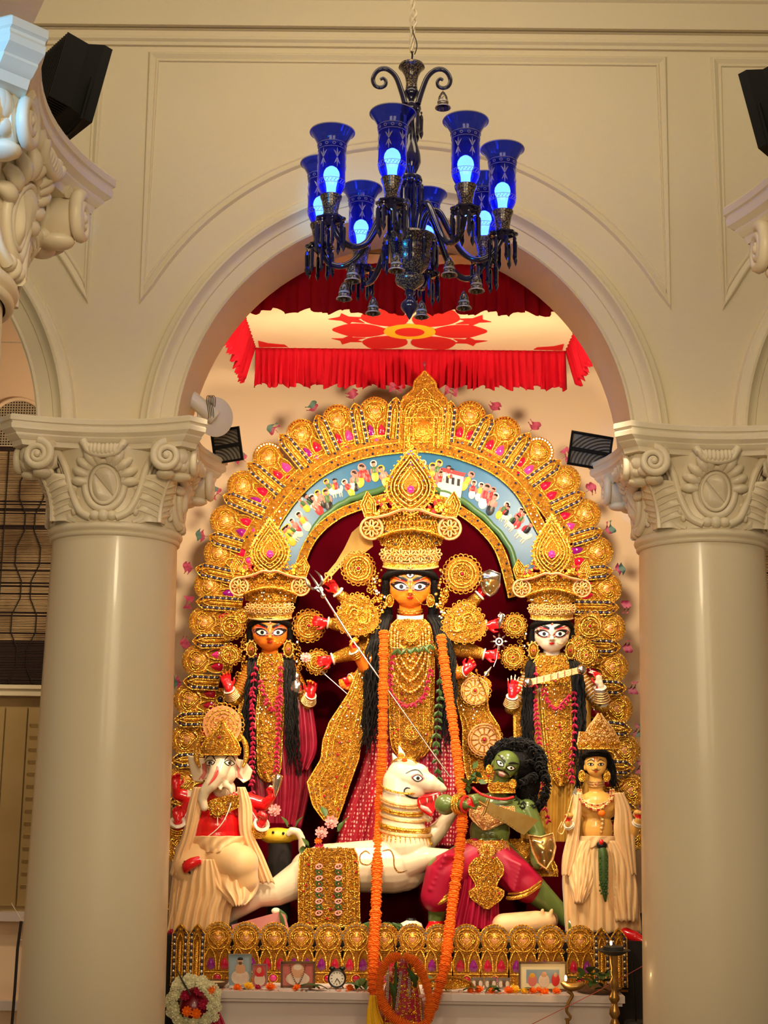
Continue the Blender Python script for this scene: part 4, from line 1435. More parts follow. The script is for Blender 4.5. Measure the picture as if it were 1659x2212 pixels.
class Paint:
    """thin painted shapes laid on a head (or any body) seen from the front"""
    def __init__(s, fr, bvh, parent, wmax=140):
        s.fr = fr; s.bvh = bvh; s.parent = parent; s.wmax = wmax
    def hit(s, x, y):
        o = s.fr.p(x, y, s.wmax); t = s.fr.p(x, y, -80)
        d = (t - o).normalized()
        h = s.bvh.ray_cast(o, d)
        return (h[0], d) if h[0] is not None else (None, d)
    def shape(s, name, outline, matn, lift=0.8, rings=3, domed=0.0, parent=None):
        n = len(outline)
        cx = sum(p[0] for p in outline) / n; cy = sum(p[1] for p in outline) / n
        rows = []
        for k in range(rings + 1):
            f = max(1 - k / rings, 0.02)
            row = []
            for x, y in outline:
                h, d = s.hit(cx + (x - cx) * f, cy + (y - cy) * f)
                if h is None: h = s.fr.p(cx + (x - cx) * f, cy + (y - cy) * f, 30)
                row.append(h - d * (lift + domed * (1 - f * f)) * s.fr.s)
            rows.append(row)
        m = MB(); m.grid(rows, closed_u=True)
        return emit(name, m, matn, parent or s.parent)
    def stroke(s, name, pts, widths, matn, lift=0.8, parent=None, sub=4):
        sp = smoothpath(pts, sub); n = len(sp); k = len(widths) - 1
        rows = [[], [], []]
        for i, (x, y) in enumerate(sp):
            a = sp[max(0, i - 1)]; b = sp[min(n - 1, i + 1)]
            tx, ty = b[0] - a[0], b[1] - a[1]; l = math.hypot(tx, ty) or 1
            f = i / (n - 1) * k; q = min(int(f), k - 1); wd = widths[q] + (widths[q + 1] - widths[q]) * (f - q)
            for j, o in enumerate((-0.5, 0, 0.5)):
                xx, yy = x - ty / l * o * wd, y + tx / l * o * wd
                h, d = s.hit(xx, yy)
                if h is None: h = s.fr.p(xx, yy, 20)
                rows[j].append(h - d * (lift + (0.4 if j == 1 else 0)) * s.fr.s)
        m = MB(); m.grid(rows)
        return emit(name, m, matn, parent or s.parent)

def almond(cx, cy, hw, hh, ang=0.0, n=16):
    out = []
    for i in range(n):
        t = 2 * PI * i / n
        x = hw * math.cos(t); y = hh * math.sin(t) * (1 - (abs(x) / hw) ** 2.2 * 0.55)
        out.append((cx + x * math.cos(ang) - y * math.sin(ang), cy + x * math.sin(ang) + y * math.cos(ang)))
    return out

def goddess_face(P, cx, cy, k, third=False, look=0.0, bindi=False):
    """long-eyed face paint; k = half face width / 46"""
    for s_ in (-1, 1):
        ex, ey = cx + s_ * 20.5 * k, cy
        P.shape('eye_shadow', almond(ex + s_ * 3.5 * k, ey - 1.8 * k, 23.5 * k, 12.0 * k, -s_ * 0.26), 'paint_pink', 0.7)
        P.shape('eye_outline', almond(ex + s_ * 2.5 * k, ey - 1.2 * k, 20.5 * k, 9.6 * k, -s_ * 0.24), 'paint_black', 1.1)
        e = P.shape('eye', almond(ex - s_ * 0.5 * k, ey + 0.2 * k, 13.5 * k, 6.6 * k, -s_ * 0.12), 'eye_white', 1.5)
        P.shape('iris', circ_outline(ex - s_ * 0.5 * k + look * k, ey + 0.2 * k, 4.6 * k, 4.8 * k, 14), 'paint_black', 2.0, parent=None)
        P.stroke('eyebrow', [(cx + s_ * 6 * k, cy - 13 * k), (cx + s_ * 18 * k, cy - 18.5 * k), (cx + s_ * 40 * k, cy - 27 * k)], [5.5 * k, 7.0 * k, 1.2 * k], 'paint_black', 1.3)
        P.stroke('eyelid_line', [(cx + s_ * 8 * k, cy - 11 * k), (cx + s_ * 24 * k, cy - 15.5 * k), (cx + s_ * 44 * k, cy - 20 * k)], [1.5 * k, 2.4 * k, 0.8 * k], 'palm_red', 1.0)
    P.shape('lips', [(cx - 8 * k, cy + 23.5 * k), (cx - 3 * k, cy + 21.5 * k), (cx, cy + 22.3 * k), (cx + 3 * k, cy + 21.5 * k), (cx + 8 * k, cy + 23.5 * k), (cx + 4 * k, cy + 27 * k), (cx, cy + 28 * k), (cx - 4 * k, cy + 27 * k)], 'palm_red', 0.8, domed=1.5)
    for s_ in (-1, 1):
        P.shape('nostril', circ_outline(cx + s_ * 3.4 * k, cy + 16.6 * k, 1.3 * k, 1.0 * k, 8), 'skin_shade', 0.6)
    if third:
        P.shape('third_eye_outline', almond(cx, cy - 25 * k, 10 * k, 7.5 * k), 'paint_black', 0.8)
        P.shape('third_eye', almond(cx, cy - 25 * k, 7.5 * k, 5.4 * k), 'eye_white', 1.3)
        P.shape('iris', circ_outline(cx, cy - 25 * k, 2.8 * k, 2.8 * k, 12), 'paint_black', 1.9)
    P.shape('bindi', circ_outline(cx, cy - (11 if third else 24) * k, 2.6 * k, 2.6 * k, 10), 'palm_red', 0.9)
    for q in range(4):
        P.shape('bindi', circ_outline(cx, cy - (6 - 3.2 * q) * k, 1.0 * k, 1.2 * k, 8), 'palm_red', 0.9)
mat('skin_shade', (0.35, 0.06, 0.01), 0.4)

def head_shape(fr, mb, cx, cy, k, w=0, jaw=1.0, tilt=0.0):
    """cy = eye line; fills a heart-shaped head with nose, lips, chin"""
    s_ = fr.s
    E = lambda dx, dy, dw, rx, rw, ry: mb.ell(fr.p(cx + dx * k, cy + dy * k, w + dw * k), (rx * k * s_, rw * k * s_, ry * k * s_), None, 18, 12)
    E(0, -10, 0, 48, 48, 46)
    E(0, 6, 10, 44, 36, 36)
    E(0, 20, 16, 33 * jaw, 28, 26)
    E(0, 32, 20, 19 * jaw, 17, 14)
    E(-17, 12, 24, 15, 15, 15); E(17, 12, 24, 15, 15, 15)
    # nose
    mb.tube([fr.p(cx, cy - 8 * k, w + 42 * k), fr.p(cx, cy + 4 * k, w + 48 * k), fr.p(cx, cy + 13 * k, w + 55 * k), fr.p(cx, cy + 17 * k, w + 46 * k)], [4.0 * k * s_, 4.5 * k * s_, 6.0 * k * s_, 5.0 * k * s_], 10)
    E(-4.6, 14.5, 46, 4.2, 5, 3.6); E(4.6, 14.5, 46, 4.2, 5, 3.6)
    E(0, 24, 41, 8, 5, 3.6)
    E(-45, 10, -6, 6, 10, 13); E(45, 10, -6, 6, 10, 13)

def strands(fr, m, guide, n, spread, r, seed, wave=3.0, freq=0.09, wspread=None):
    """locks of hair following a guide line [(x,y,w)...]"""
    rnd = random.Random(seed)
    sp = smoothpath(guide, 6)
    for i in range(n):
        ox, ow = rnd.uniform(-1, 1) * spread, rnd.uniform(-1, 1) * (wspread if wspread is not None else spread * 0.6)
        ph = rnd.uniform(0, 6.3); L = int(len(sp) * rnd.uniform(0.72, 1.0)); st = 0
        pts = []
        for q in range(st, max(L, 4)):
            x, y, w = sp[q]
            f = q / len(sp)
            fan = 0.6 + 0.6 * f
            pts.append((x + ox * fan + wave * math.sin(y * freq + ph) * (0.3 + f), y + rnd.uniform(-1, 1), w + ow * fan + wave * 0.7 * math.cos(y * freq * 1.1 + ph)))
        rr = [r * (1 - 0.75 * (j / (len(pts) - 1)) ** 2) for j in range(len(pts))]
        fr.tube(m, pts, rr, 5)

def rowpanel(fr, name, rows, w0, bulge, parent, mats=('gold_deep', 'gold', 'mirror_stud', 'gem_red'), step=10, seed=1, studs=0.10, rim=2.2, thick=5, lines=(0.78,), lab=None, r=1.3, fil=True, wrows=None):
    """gilded panel given by photo rows (y, x left, x right); dense raised work on it"""
    ys = [q[0] for q in rows]
    def at(y):
        if y <= ys[0]: return rows[0][1], rows[0][2]
        if y >= ys[-1]: return rows[-1][1], rows[-1][2]
        for a, b in zip(rows, rows[1:]):
            if a[0] <= y <= b[0]:
                t = (y - a[0]) / max(b[0] - a[0], 1e-6)
                return a[1] + (b[1] - a[1]) * t, a[2] + (b[2] - a[2]) * t
    def wy(y):
        if wrows is None: return w0
        t = (y - ys[0]) / (ys[-1] - ys[0]); return wrows[0] + (wrows[1] - wrows[0]) * min(max(t, 0), 1)
    def surf(x, y):
        l, r_ = at(y); h = max((r_ - l) / 2, 1); u = min(abs((x - (l + r_) / 2) / h), 1.0)
        return wy(y) + bulge * (1 - u * u)
    def inside(x, y):
        if not ys[0] <= y <= ys[-1]: return False
        l, r_ = at(y); return l + 2 < x < r_ - 2
    m = MB(); m.cur = 0
    NY = max(4, int((ys[-1] - ys[0]) / 9)); NX = 8
    front = []; back = []
    for i in range(NY + 1):
        y = ys[0] + (ys[-1] - ys[0]) * i / NY; l, r_ = at(y)
        xs = [l + (r_ - l) * j / NX for j in range(NX + 1)]
        front.append([fr.p(x, y, surf(x, y)) for x in xs]); back.append([fr.p(x, y, surf(x, y) - thick) for x in xs])
    m.grid(front); m.grid(back)
    edge = [r_[0] for r_ in front] + front[-1][1:] + [r_[-1] for r_ in front[::-1]][1:] + front[0][::-1][1:-1]
    edge2 = [r_[0] for r_ in back] + back[-1][1:] + [r_[-1] for r_ in back[::-1]][1:] + back[0][::-1][1:-1]
    m.grid([edge, edge2], closed_u=True)
    m.cur = 1
    Y_ = [ys[0] + (ys[-1] - ys[0]) * i / NY for i in range(NY + 1)]
    if rim:
        for f in (1.0,) + tuple(lines):
            pts = []
            for y in Y_:
                l, r_ = at(y); c = (l + r_) / 2; x = c + (l - c) * f; pts.append((x, y, surf(x, y) + 1))
            l, r_ = at(ys[-1]); c = (l + r_) / 2
            yb = ys[-1] - (1 - f) * 14
            for j in range(1, 5):
                x = c + (l - c) * f + (r_ - l) * f * j / 5; pts.append((x, yb, surf(x, yb) + 1))
            for y in Y_[::-1]:
                l, r_ = at(y); c = (l + r_) / 2; x = c + (r_ - c) * f; pts.append((x, y, surf(x, y) + 1))
            fr.tube(m, pts, rim * (1.0 if f == 1 else 0.7), 5)
    if fil:
        xs = [q[1] for q in rows] + [q[2] for q in rows]
        filigree(fr, m, inside, surf, (min(xs), ys[0] + 3, max(xs), ys[-1] - 3), step, seed, r, (1, 2), studs)
        rnd = random.Random(seed + 50)
        m.cur = 3
        for i in range(int((ys[-1] - ys[0]) * (max(xs) - min(xs)) / 1600)):
            x, y = rnd.uniform(min(xs), max(xs)), rnd.uniform(ys[0], ys[-1])
            if inside(x, y): fr.bead(m, x, y, surf(x, y) + 1.5, 2.8, 6, 4)
    m.cur = 0
    return emit(name, m, list(mats), parent, label=lab), surf

def disc_ornament(fr, name, x, y, w, R, parent, seed=0, mats=('gold_deep', 'gold', 'mirror_stud', 'gem_red'), spiral_=True, rays=0):
    """scalloped round ornament with coils"""
    m = MB(); m.cur = 0
    fr.plate(m, circ_outline(x, y, R, R, 24), w - 3, 4)
    m.cur = 1
    n = max(10, int(R * 0.62))
    for i in range(n):
        a = 2 * PI * i / n
        fr.ring(m, x + R * math.cos(a), y + R * math.sin(a), w, R * 0.12 + 1.2, R * 0.12 + 1.2, 1.2, 7, 0, 4)
        if i % 2: m.cur = 2; fr.bead(m, x + R * 0.86 * math.cos(a), y + R * 0.86 * math.sin(a), w + 2, 1.8, 5, 3); m.cur = 1
    if rays:
        for i in range(rays):
            a = 2 * PI * i / rays
            fr.tube(m, [(x + R * 0.36 * math.cos(a), y + R * 0.36 * math.sin(a), w + 1.5), (x + R * 0.74 * math.cos(a), y + R * 0.74 * math.sin(a), w + 1.5)], [1.0, 2.0], 4)
        for k in (0.34, 0.76, 0.9): fr.ring(m, x, y, w + 1.5, R * k, R * k, 1.4, 22)
    else:
        for k in (0.78, 0.60): fr.ring(m, x, y, w + 2, R * k, R * k, 1.7, 20)
        for i in range(7):
            a = 2 * PI * i / 7 + seed
            fr.spiral(m, x + R * 0.36 * math.cos(a), y + R * 0.36 * math.sin(a), w + 2.5, R * 0.2, 1.3, 1.1, a, 1 if seed % 2 else -1, 9)
    m.cur = 1; fr.ring(m, x, y, w + 3, R * 0.16, R * 0.16, 1.4, 10)
    m.cur = 3; fr.bead(m, x, y, w + 3, max(2.2, R * 0.10), 8, 5)
    m.cur = 0
    return emit(name, m, list(mats), parent)

def rosette(fr, m, x, y, w, R, petals=8, s_pet=0, s_mid=1):
    for i in range(petals):
        a = 2 * PI * i / petals
        m.cur = s_pet
        fr.ring(m, x + R * 0.60 * math.cos(a), y + R * 0.60 * math.sin(a), w, R * 0.36, R * 0.19, R * 0.075 + 0.35, 9, a, 4)
    m.cur = s_mid; fr.bead(m, x, y, w + 1, R * 0.22, 7, 5); m.cur = s_pet

def peacock(fr, name, x, y, w, R, parent, flip=1):
    """comma shaped gilded panel with a bird coil"""
    m = MB(); m.cur = 0
    out = []
    for i in range(22):
        t = 2 * PI * i / 22
        out.append((x + flip * R * (math.cos(t) + 0.12 * math.sin(2 * t)), y + R * 0.98 * math.sin(t)))
    fr.plate(m, out, w - 3, 4)
    m.cur = 1
    for i in range(20):
        t = 2 * PI * i / 20
        fr.ring(m, x + flip * R * (math.cos(t) + 0.12 * math.sin(2 * t)), y + R * 0.98 * math.sin(t), w, 4, 4, 1.2, 7, 0, 4)
    body = [(0.55, -0.05), (0.30, -0.42), (-0.05, -0.30), (0.02, 0.02), (-0.10, 0.34), (-0.48, 0.42), (-0.62, 0.05), (-0.50, -0.35)]
    fr.tube(m, [(x + flip * a * R, y + b * R, w + 2.5) for a, b in body], 2.4, 6, sub=3)
    fr.tube(m, [(x + flip * a * R * 0.72, y + b * R * 0.72 + 2, w + 3) for a, b in body], 1.6, 5, sub=3)
    for i in range(9):
        a = i * 0.7
        fr.spiral(m, x + flip * (-0.25 + 0.16 * math.cos(a) * i / 5) * R, y + (0.15 + 0.05 * i * math.sin(a)) * R, w + 2, R * 0.13, 1.2, 1.1, a, 1, 8)
    filigree(fr, m, lambda a, b: (a - x) ** 2 + (b - y) ** 2 < (R * 0.86) ** 2, lambda a, b: w + 1.2, (x - R, y - R, x + R, y + R), 9, int(R + x), 1.2, (1, 2), 0.12)
    m.cur = 2
    for i in range(12):
        t = 2 * PI * i / 12 + 0.2
        fr.bead(m, x + flip * R * 0.80 * math.cos(t), y + R * 0.80 * math.sin(t), w + 2, 2.0, 5, 3)
    m.cur = 0
    return emit(name, m, ['gold_deep', 'gold', 'mirror_stud'], parent)

def plume(fr, name, x, y0, y1, hw, w, parent, gem='gem_pink', seed=1):
    """upright teardrop on a crown: point at y0, round foot at y1"""
    m = MB(); m.cur = 0
    H = y1 - y0
    def shape(k, n=30):
        out = []
        for i in range(n):
            t = 2 * PI * i / n
            yy = -math.cos(t)                         # -1 top .. 1 bottom
            u = (yy + 1) / 2
            ww = (math.sin(PI * min(1, u ** 1.35)) ** 0.82) if 0 < u < 1 else 0
            sgn = 1 if math.sin(t) >= 0 else -1
            out.append((x + sgn * ww * hw * k, y0 + H * (0.56 + (u - 0.56) * k)))
        return out
    fr.plate(m, shape(1.0), w - 4, 6)
    m.cur = 1
    sh = shape(1.02, 34)
    fr.tube(m, [(a, b, w + 2) for a, b in sh], 2.6, 6, closed=True)
    for k in (0.84, 0.70, 0.52, 0.36): fr.tube(m, [(a, b, w + 3 + (1 - k) * 10) for a, b in shape(k)], 1.8, 5, closed=True)
    m.cur = 0; fr.cushion(m, shape(0.80), w + 1, 9, 4)
    for i, (a, b) in enumerate(shape(0.93, 40)):
        m.cur = 2 if i % 2 else 1
        fr.bead(m, a, b, w + 3, 2.4, 6, 4)
    for i, (a, b) in enumerate(shape(0.61, 26)):
        m.cur = 1 if i % 2 else 2
        fr.bead(m, a, b, w + 6, 2.2, 6, 4)
    for i, (a, b) in enumerate(shape(1.10, 44)):
        m.cur = 1; fr.bead(m, a, b, w - 1, 3.0, 6, 4)
    m.cur = 3; yc = y0 + H * 0.62
    for i in range(7):
        a = 2 * PI * i / 7
        fr.bead(m, x + 5 * math.cos(a), yc + 6 * math.sin(a), w + 12, 3.4, 6, 4)
    fr.bead(m, x, yc, w + 13, 4.2, 8, 5)
    m.cur = 0
    return emit(name, m, ['gold_deep', 'gold', 'mirror_stud', gem], parent)

def goddess_crown(fr, root, cx, k, y_brim, y_top, hw, w, seed, rcol='gold_pale'):
    """brim, rosette row, fringe tiers, side rosettes, plume"""
    # brim
    arc = lambda y, h, sag, wf, n=15: [(cx + h * math.sin(a), y + sag * math.cos(a), w + wf * math.cos(a) - wf) for a in [(-1.35 + 2.7 * i / (n - 1)) for i in range(n)]]
    def tier(name, y0, y1, h0, h1, matl, sag=5, wf=26, coils=0, fr_=0):
        m = MB(); m.cur = 0
        m.grid([[fr.p(*q) for q in arc(y1 + (y0 - y1) * t, h1 + (h0 - h1) * t, sag, wf)] for t in (0, 0.25, 0.5, 0.75, 1)])
        m.cur = 1
        fr.tube(m, arc(y1, h1, sag, wf + 1), 2.2 * k, 6); fr.tube(m, arc(y0, h0, sag, wf + 1), 2.0 * k, 6)
        rnd = random.Random(seed + int(y0))
        N = coils
        for i in range(N):
            t = (i + 0.5) / N
            a = -1.3 + 2.6 * t
            for q in range(max(1, fr_)):
                f = (q + 0.5) / max(1, fr_)
                hh = h1 + (h0 - h1) * f; yy = y1 + (y0 - y1) * f
                x_, y_, w_ = cx + hh * math.sin(a), yy + sag * math.cos(a), w + wf * math.cos(a) - wf + 2
                if rnd.random() < 0.2: m.cur = 2; fr.bead(m, x_, y_, w_ + 1, 2.6 * k, 6, 4); m.cur = 1
                elif rnd.random() < 0.55: fr.spiral(m, x_, y_, w_ + 1, 5.4 * k, 1.3, 1.1 * k, rnd.uniform(0, 6), rnd.choice((-1, 1)), 9)
                else: fr.tube(m, [(x_ - 4 * k, y_ + 5 * k, w_), (x_, y_ - 4 * k, w_ + 3), (x_ + 4 * k, y_ + 5 * k, w_)], [1.6 * k, 1.2 * k, 1.6 * k], 4)
        m.cur = 0
        return emit(name, m, matl, root)
    G = ['gold_deep', 'gold', 'mirror_stud']
    tier('crown_brim', y_brim - 12 * k, y_brim, hw * 1.0, hw * 0.98, ['gold', 'gold_pale', 'mirror_stud'], 7 * k, 26 * k)
    tier('crown_band', y_brim - 40 * k, y_brim - 12 * k, hw * 0.94, hw * 0.97, G, 6 * k, 26 * k, 22, 2)
    m = MB()
    for i in range(7):
        a = -1.08 + 2.16 * i / 6
        rosette(fr, m, cx + hw * 0.97 * math.sin(a), y_brim - 25 * k + 6 * k * math.cos(a), w + 26 * k * math.cos(a) - 26 * k + 5, 13.5 * k)
    emit('rosette_row', m, [rcol, 'gold'], root)
    tier('crown_fringe', y_brim - 74 * k, y_brim - 42 * k, hw * 1.32, hw * 1.05, G, 5 * k, 24 * k, 30, 4)
    m = MB()
    pts = [(cx + hw * 1.22 * math.sin(a), y_brim - 58 * k - 16 * k * math.cos(a * 1.1) ** 2 + 5 * k, w + 20 * k * math.cos(a) - 10 * k) for a in [-1.3 + 2.6 * i / 20 for i in range(21)]]
    fr.tube(m, pts, 3.4 * k, 6)
    for i, q in enumerate(smoothpath(pts, 2)): fr.bead(m, q[0], q[1], q[2] + 3 * k, 2.4 * k, 5, 3)
    emit('chain_roll', m, 'gold', root)
    tier('crown_tier', y_brim - 112 * k, y_brim - 72 * k, hw * 1.10, hw * 1.36, G, 4 * k, 22 * k, 26, 4)
    for s_ in (-1, 1):
        m = MB(); m.cur = 2; fr.plate(m, circ_outline(cx + s_ * hw * 1.36, y_brim - 72 * k, 21 * k, 21 * k, 20), w - 8, 4)
        m.cur = 3; fr.ring(m, cx + s_ * hw * 1.36, y_brim - 72 * k, w - 3, 21 * k, 21 * k, 3.0 * k, 20)
        rosette(fr, m, cx + s_ * hw * 1.36, y_brim - 72 * k, w - 1, 17 * k)
        emit('side_rosette', m, [rcol, 'gold', 'gold_deep', 'copper_trim'], root)
        m = MB()
        fr.tube(m, [(cx + s_ * hw * 1.3, y_brim - 92 * k, w), (cx + s_ * hw * 0.8, y_brim - 98 * k, w + 6), (cx + s_ * hw * 0.3, y_brim - 108 * k, w + 10), (cx, y_brim - 106 * k, w + 10)], 3.2 * k, 6, sub=4)
        emit('crown_moulding', m, 'copper_trim', root)
        m = MB(); lx, ly = cx + s_ * hw * 1.45, y_brim - 118 * k
        m.cur = 0; fr.plate(m, [(lx - s_ * 14 * k, ly + 26 * k), (lx + s_ * 8 * k, ly + 24 * k), (lx + s_ * 16 * k, ly), (lx + s_ * 4 * k, ly - 26 * k), (lx - s_ * 12 * k, ly - 6 * k)], w - 8, 5)
        m.cur = 1
        for q in (1, 0.66, 0.35): fr.tube(m, [(lx + (a - 0) * q * k * s_, ly + b * q * k, w - 2) for a, b in ((-14, 26), (8, 24), (16, 0), (4, -26), (-12, -6))], 1.6 * k, 5, closed=True)
        emit('crown_leaf', m, ['gold_deep', 'gold'], root)
    m = MB()
    rnd = random.Random(seed)
    for i in range(60):
        a = rnd.uniform(-1, 1); x_ = cx + hw * 1.25 * a; y_ = y_brim - (98 + rnd.uniform(0, 52) * (1.1 - abs(a) * 0.6)) * k
        m.cur = rnd.choice((0, 0, 1, 2)); fr.bead(m, x_, y_, w + 2, rnd.uniform(3, 5) * k, 6, 4)
        if m.cur == 0: fr.spiral(m, x_ + 3, y_, w + 4, 6 * k, 1.2, 1.1 * k, a * 5, 1, 8)
    emit('crown_sprays', m, ['gold', 'paint_red', 'marigold_yellow'], root)
    plume(fr, 'crown_plume', cx, y_top, y_brim - 98 * k, hw * 0.82, w + 6, root, seed=seed)

def garland(fr, name, label, path, r, step, parent_thing, matn='marigold', seed=0, group=None, part='marigold', cat='garland', rj=0.16):
    """string of flower heads, each its own part"""
    sp = smoothpath(path, 14)
    t = thing(name, label, cat, fr.p(*sp[-1]), group)
    m = MB()
    rr = r * fr.s
    # ruffled ball: stacked wavy discs
    for k, (z, q) in enumerate(((-0.42, 0.78), (-0.14, 1.0), (0.14, 1.0), (0.42, 0.78))):
        n = 14
        ring = lambda f, dz: [Vector((rr * q * f * (1 + 0.16 * math.cos(7 * 2 * PI * j / n + k)) * math.cos(2 * PI * j / n), rr * q * f * (1 + 0.16 * math.cos(7 * 2 * PI * j / n + k)) * math.sin(2 * PI * j / n), rr * (z + dz))) for j in range(n)]
        m.grid([ring(0.55, -0.16), ring(1.0, -0.06), ring(1.0, 0.06), ring(0.55, 0.16)], closed_u=True)
    me = mesh_data(part, m, matn)
    rnd = random.Random(seed)
    P = [fr.p(*q) for q in sp]
    acc = 0.0; st = step * fr.s; nxt = 0.0; cnt = 0
    for i in range(1, len(P)):
        seg = (P[i] - P[i - 1]).length
        while nxt <= acc + seg and cnt < 300:
            f = (nxt - acc) / max(seg, 1e-9)
            p = P[i - 1].lerp(P[i], f)
            M = align(P[i] - P[i - 1], p) @ RZ(rnd.uniform(0, 6)) @ RX(rnd.uniform(-0.12, 0.12)) @ SC(rnd.uniform(1 - rj, 1 + rj))
            inst(part, me, t, M); cnt += 1
            nxt += st
        acc += seg
    m = MB(); m.tube(P[::4] if len(P) > 12 else P, 0.0015, 4); emit('string', m, 'rope', t)
    return t

def petals_string(fr, name, parent, path, step, r, matn, seed=0, leaf=False):
    """hanging string of petals or leaves as one part"""
    rnd = random.Random(seed)
    m = MB(); sp = smoothpath(path, 10); acc = 0
    for i in range(1, len(sp)):
        acc += math.hypot(sp[i][0] - sp[i - 1][0], sp[i][1] - sp[i - 1][1])
        if acc > step:
            acc = 0; x, y, w = sp[i]
            for s_ in (-1, 1):
                a = rnd.uniform(0.2, 0.9) * s_
                c, s2 = math.cos(a), math.sin(a)
                L = r * rnd.uniform(1.4, 2.2)
                q = lambda u, v, d: fr.p(x + (u * c + v * s2), y + (-u * s2 + v * c), w + d)
                m.grid([[q(-0.02 * r, 0, 2), q(0, 0, 3), q(0.02 * r, 0, 2)], [q(-0.55 * r, L * 0.5, 3), q(0, L * 0.5, 6), q(0.55 * r, L * 0.5, 3)], [q(-0.1 * r, L, 2), q(0, L, 3), q(0.1 * r, L, 2)]])
    fr.tube(m, sp[::5] + [sp[-1]], 0.7, 4)
    return emit(name, m, matn, parent)

def arm_bands(fr, name, parent, a, b, ra, rb, n, matn='gold', wf=1.15):
    """stack of raised rings along a limb (sleeve ornaments)"""
    m = MB()
    a = Vector(a); b = Vector(b)
    M = align(b - a, a); L = (b - a).length
    for i in range(n):
        t = (i + 0.5) / n; r_ = (ra + (rb - ra) * t) * wf
        ring = [M @ Vector((r_ * math.cos(u), r_ * math.sin(u), L * t)) for u in [2 * PI * j / 16 for j in range(16)]]
        m.tube(ring, L / n * 0.42, 5, closed=True)
    return emit(name, m, matn, parent)

def drape(fr, name, rows, parent, matn, folds=9, amp=5, w0=0, bulge=18, seed=0, thick=0.003, label=None, NX=48, twist=0.0, wtop=0, wbot=0):
    """hanging folded cloth given by photo rows (y, x left, x right)"""
    rnd = random.Random(seed)
    ph = rnd.uniform(0, 6)
    ys = [q[0] for q in rows]
    R = smoothpath(rows, 6)
    m = MB(); g = []
    for (y, l, r_) in R:
        t = (y - ys[0]) / (ys[-1] - ys[0])
        row = []
        for j in range(NX + 1):
            u = j / NX
            x = l + (r_ - l) * u
            am = amp * (0.35 + 0.65 * t)
            f = math.sin(2 * PI * folds * (u + twist * t) + ph + 0.8 * math.sin(7 * u + ph)) + 0.4 * math.sin(2 * PI * folds * 1.7 * u + 2 * ph + 3 * t)
            row.append(fr.p(x, y + 2.0 * math.sin(2 * PI * folds * u + ph) * (1 if t > 0.97 else 0), w0 + wtop * (1 - t) + wbot * t + bulge * (1 - (2 * u - 1) ** 2) + am * f))
        g.append(row)
    m.grid(g)
    o = emit(name, m, matn, parent, label=label, angle=3.0)
    md = o.modifiers.new('thick', 'SOLIDIFY'); md.thickness = thick
    return o
# ---------------------------------------------------------------- stage
ZST = W(860, 2022, 6.95).z
mb = MB(); mb.box2((W(352, 2000, 7.0).x - 0.25, 6.86, 0), (W(1390, 2000, 7.0).x + 0.25, 8.40, ZST))
mat('stage_dark', (0.010, 0.006, 0.005), 0.8)
o = emit('stage', mb, 'stage_dark', None, smooth=False); tag(o, 'dark raised stage under the group of idols', 'stage')
LOCST = ZST

# ---------------------------------------------------------------- central ten-armed goddess
DU = Fr(7.42, (886, 1500))
def V3(x, y, z): return Vector((x, y, z))
def arms_into(fr, mb, specs, palms, size):
    """specs: shoulder, elbow, wrist (px,py,w), hand direction (px), palm normal (world), curl, fist, thumb side"""
    for sh, el, wr, hd, pn, curl, fist, ts in specs:
        limb(mb, [fr.p(*sh), fr.p(*el), fr.p(*wr)], [size * 0.40, size * 0.30, size * 0.19])
        d = fr.p(wr[0] + hd[0], wr[1] + hd[1], wr[2] + (hd[2] if len(hd) > 2 else 0)) - fr.p(*wr)
        c = hand(mb, fr.p(*wr), d, V3(*pn), size, curl, 0.18, ts, fist)
        palms.append((c, V3(*pn).normalized(), size * (0.27 if fist else 0.46)))
def palm_slot(palms, nmin=-0.002):
    def f(p):
        for c, n, r in palms:
            q = p - c
            if q.length < r and q.dot(n) > nmin: return 1
        return 0
    return f

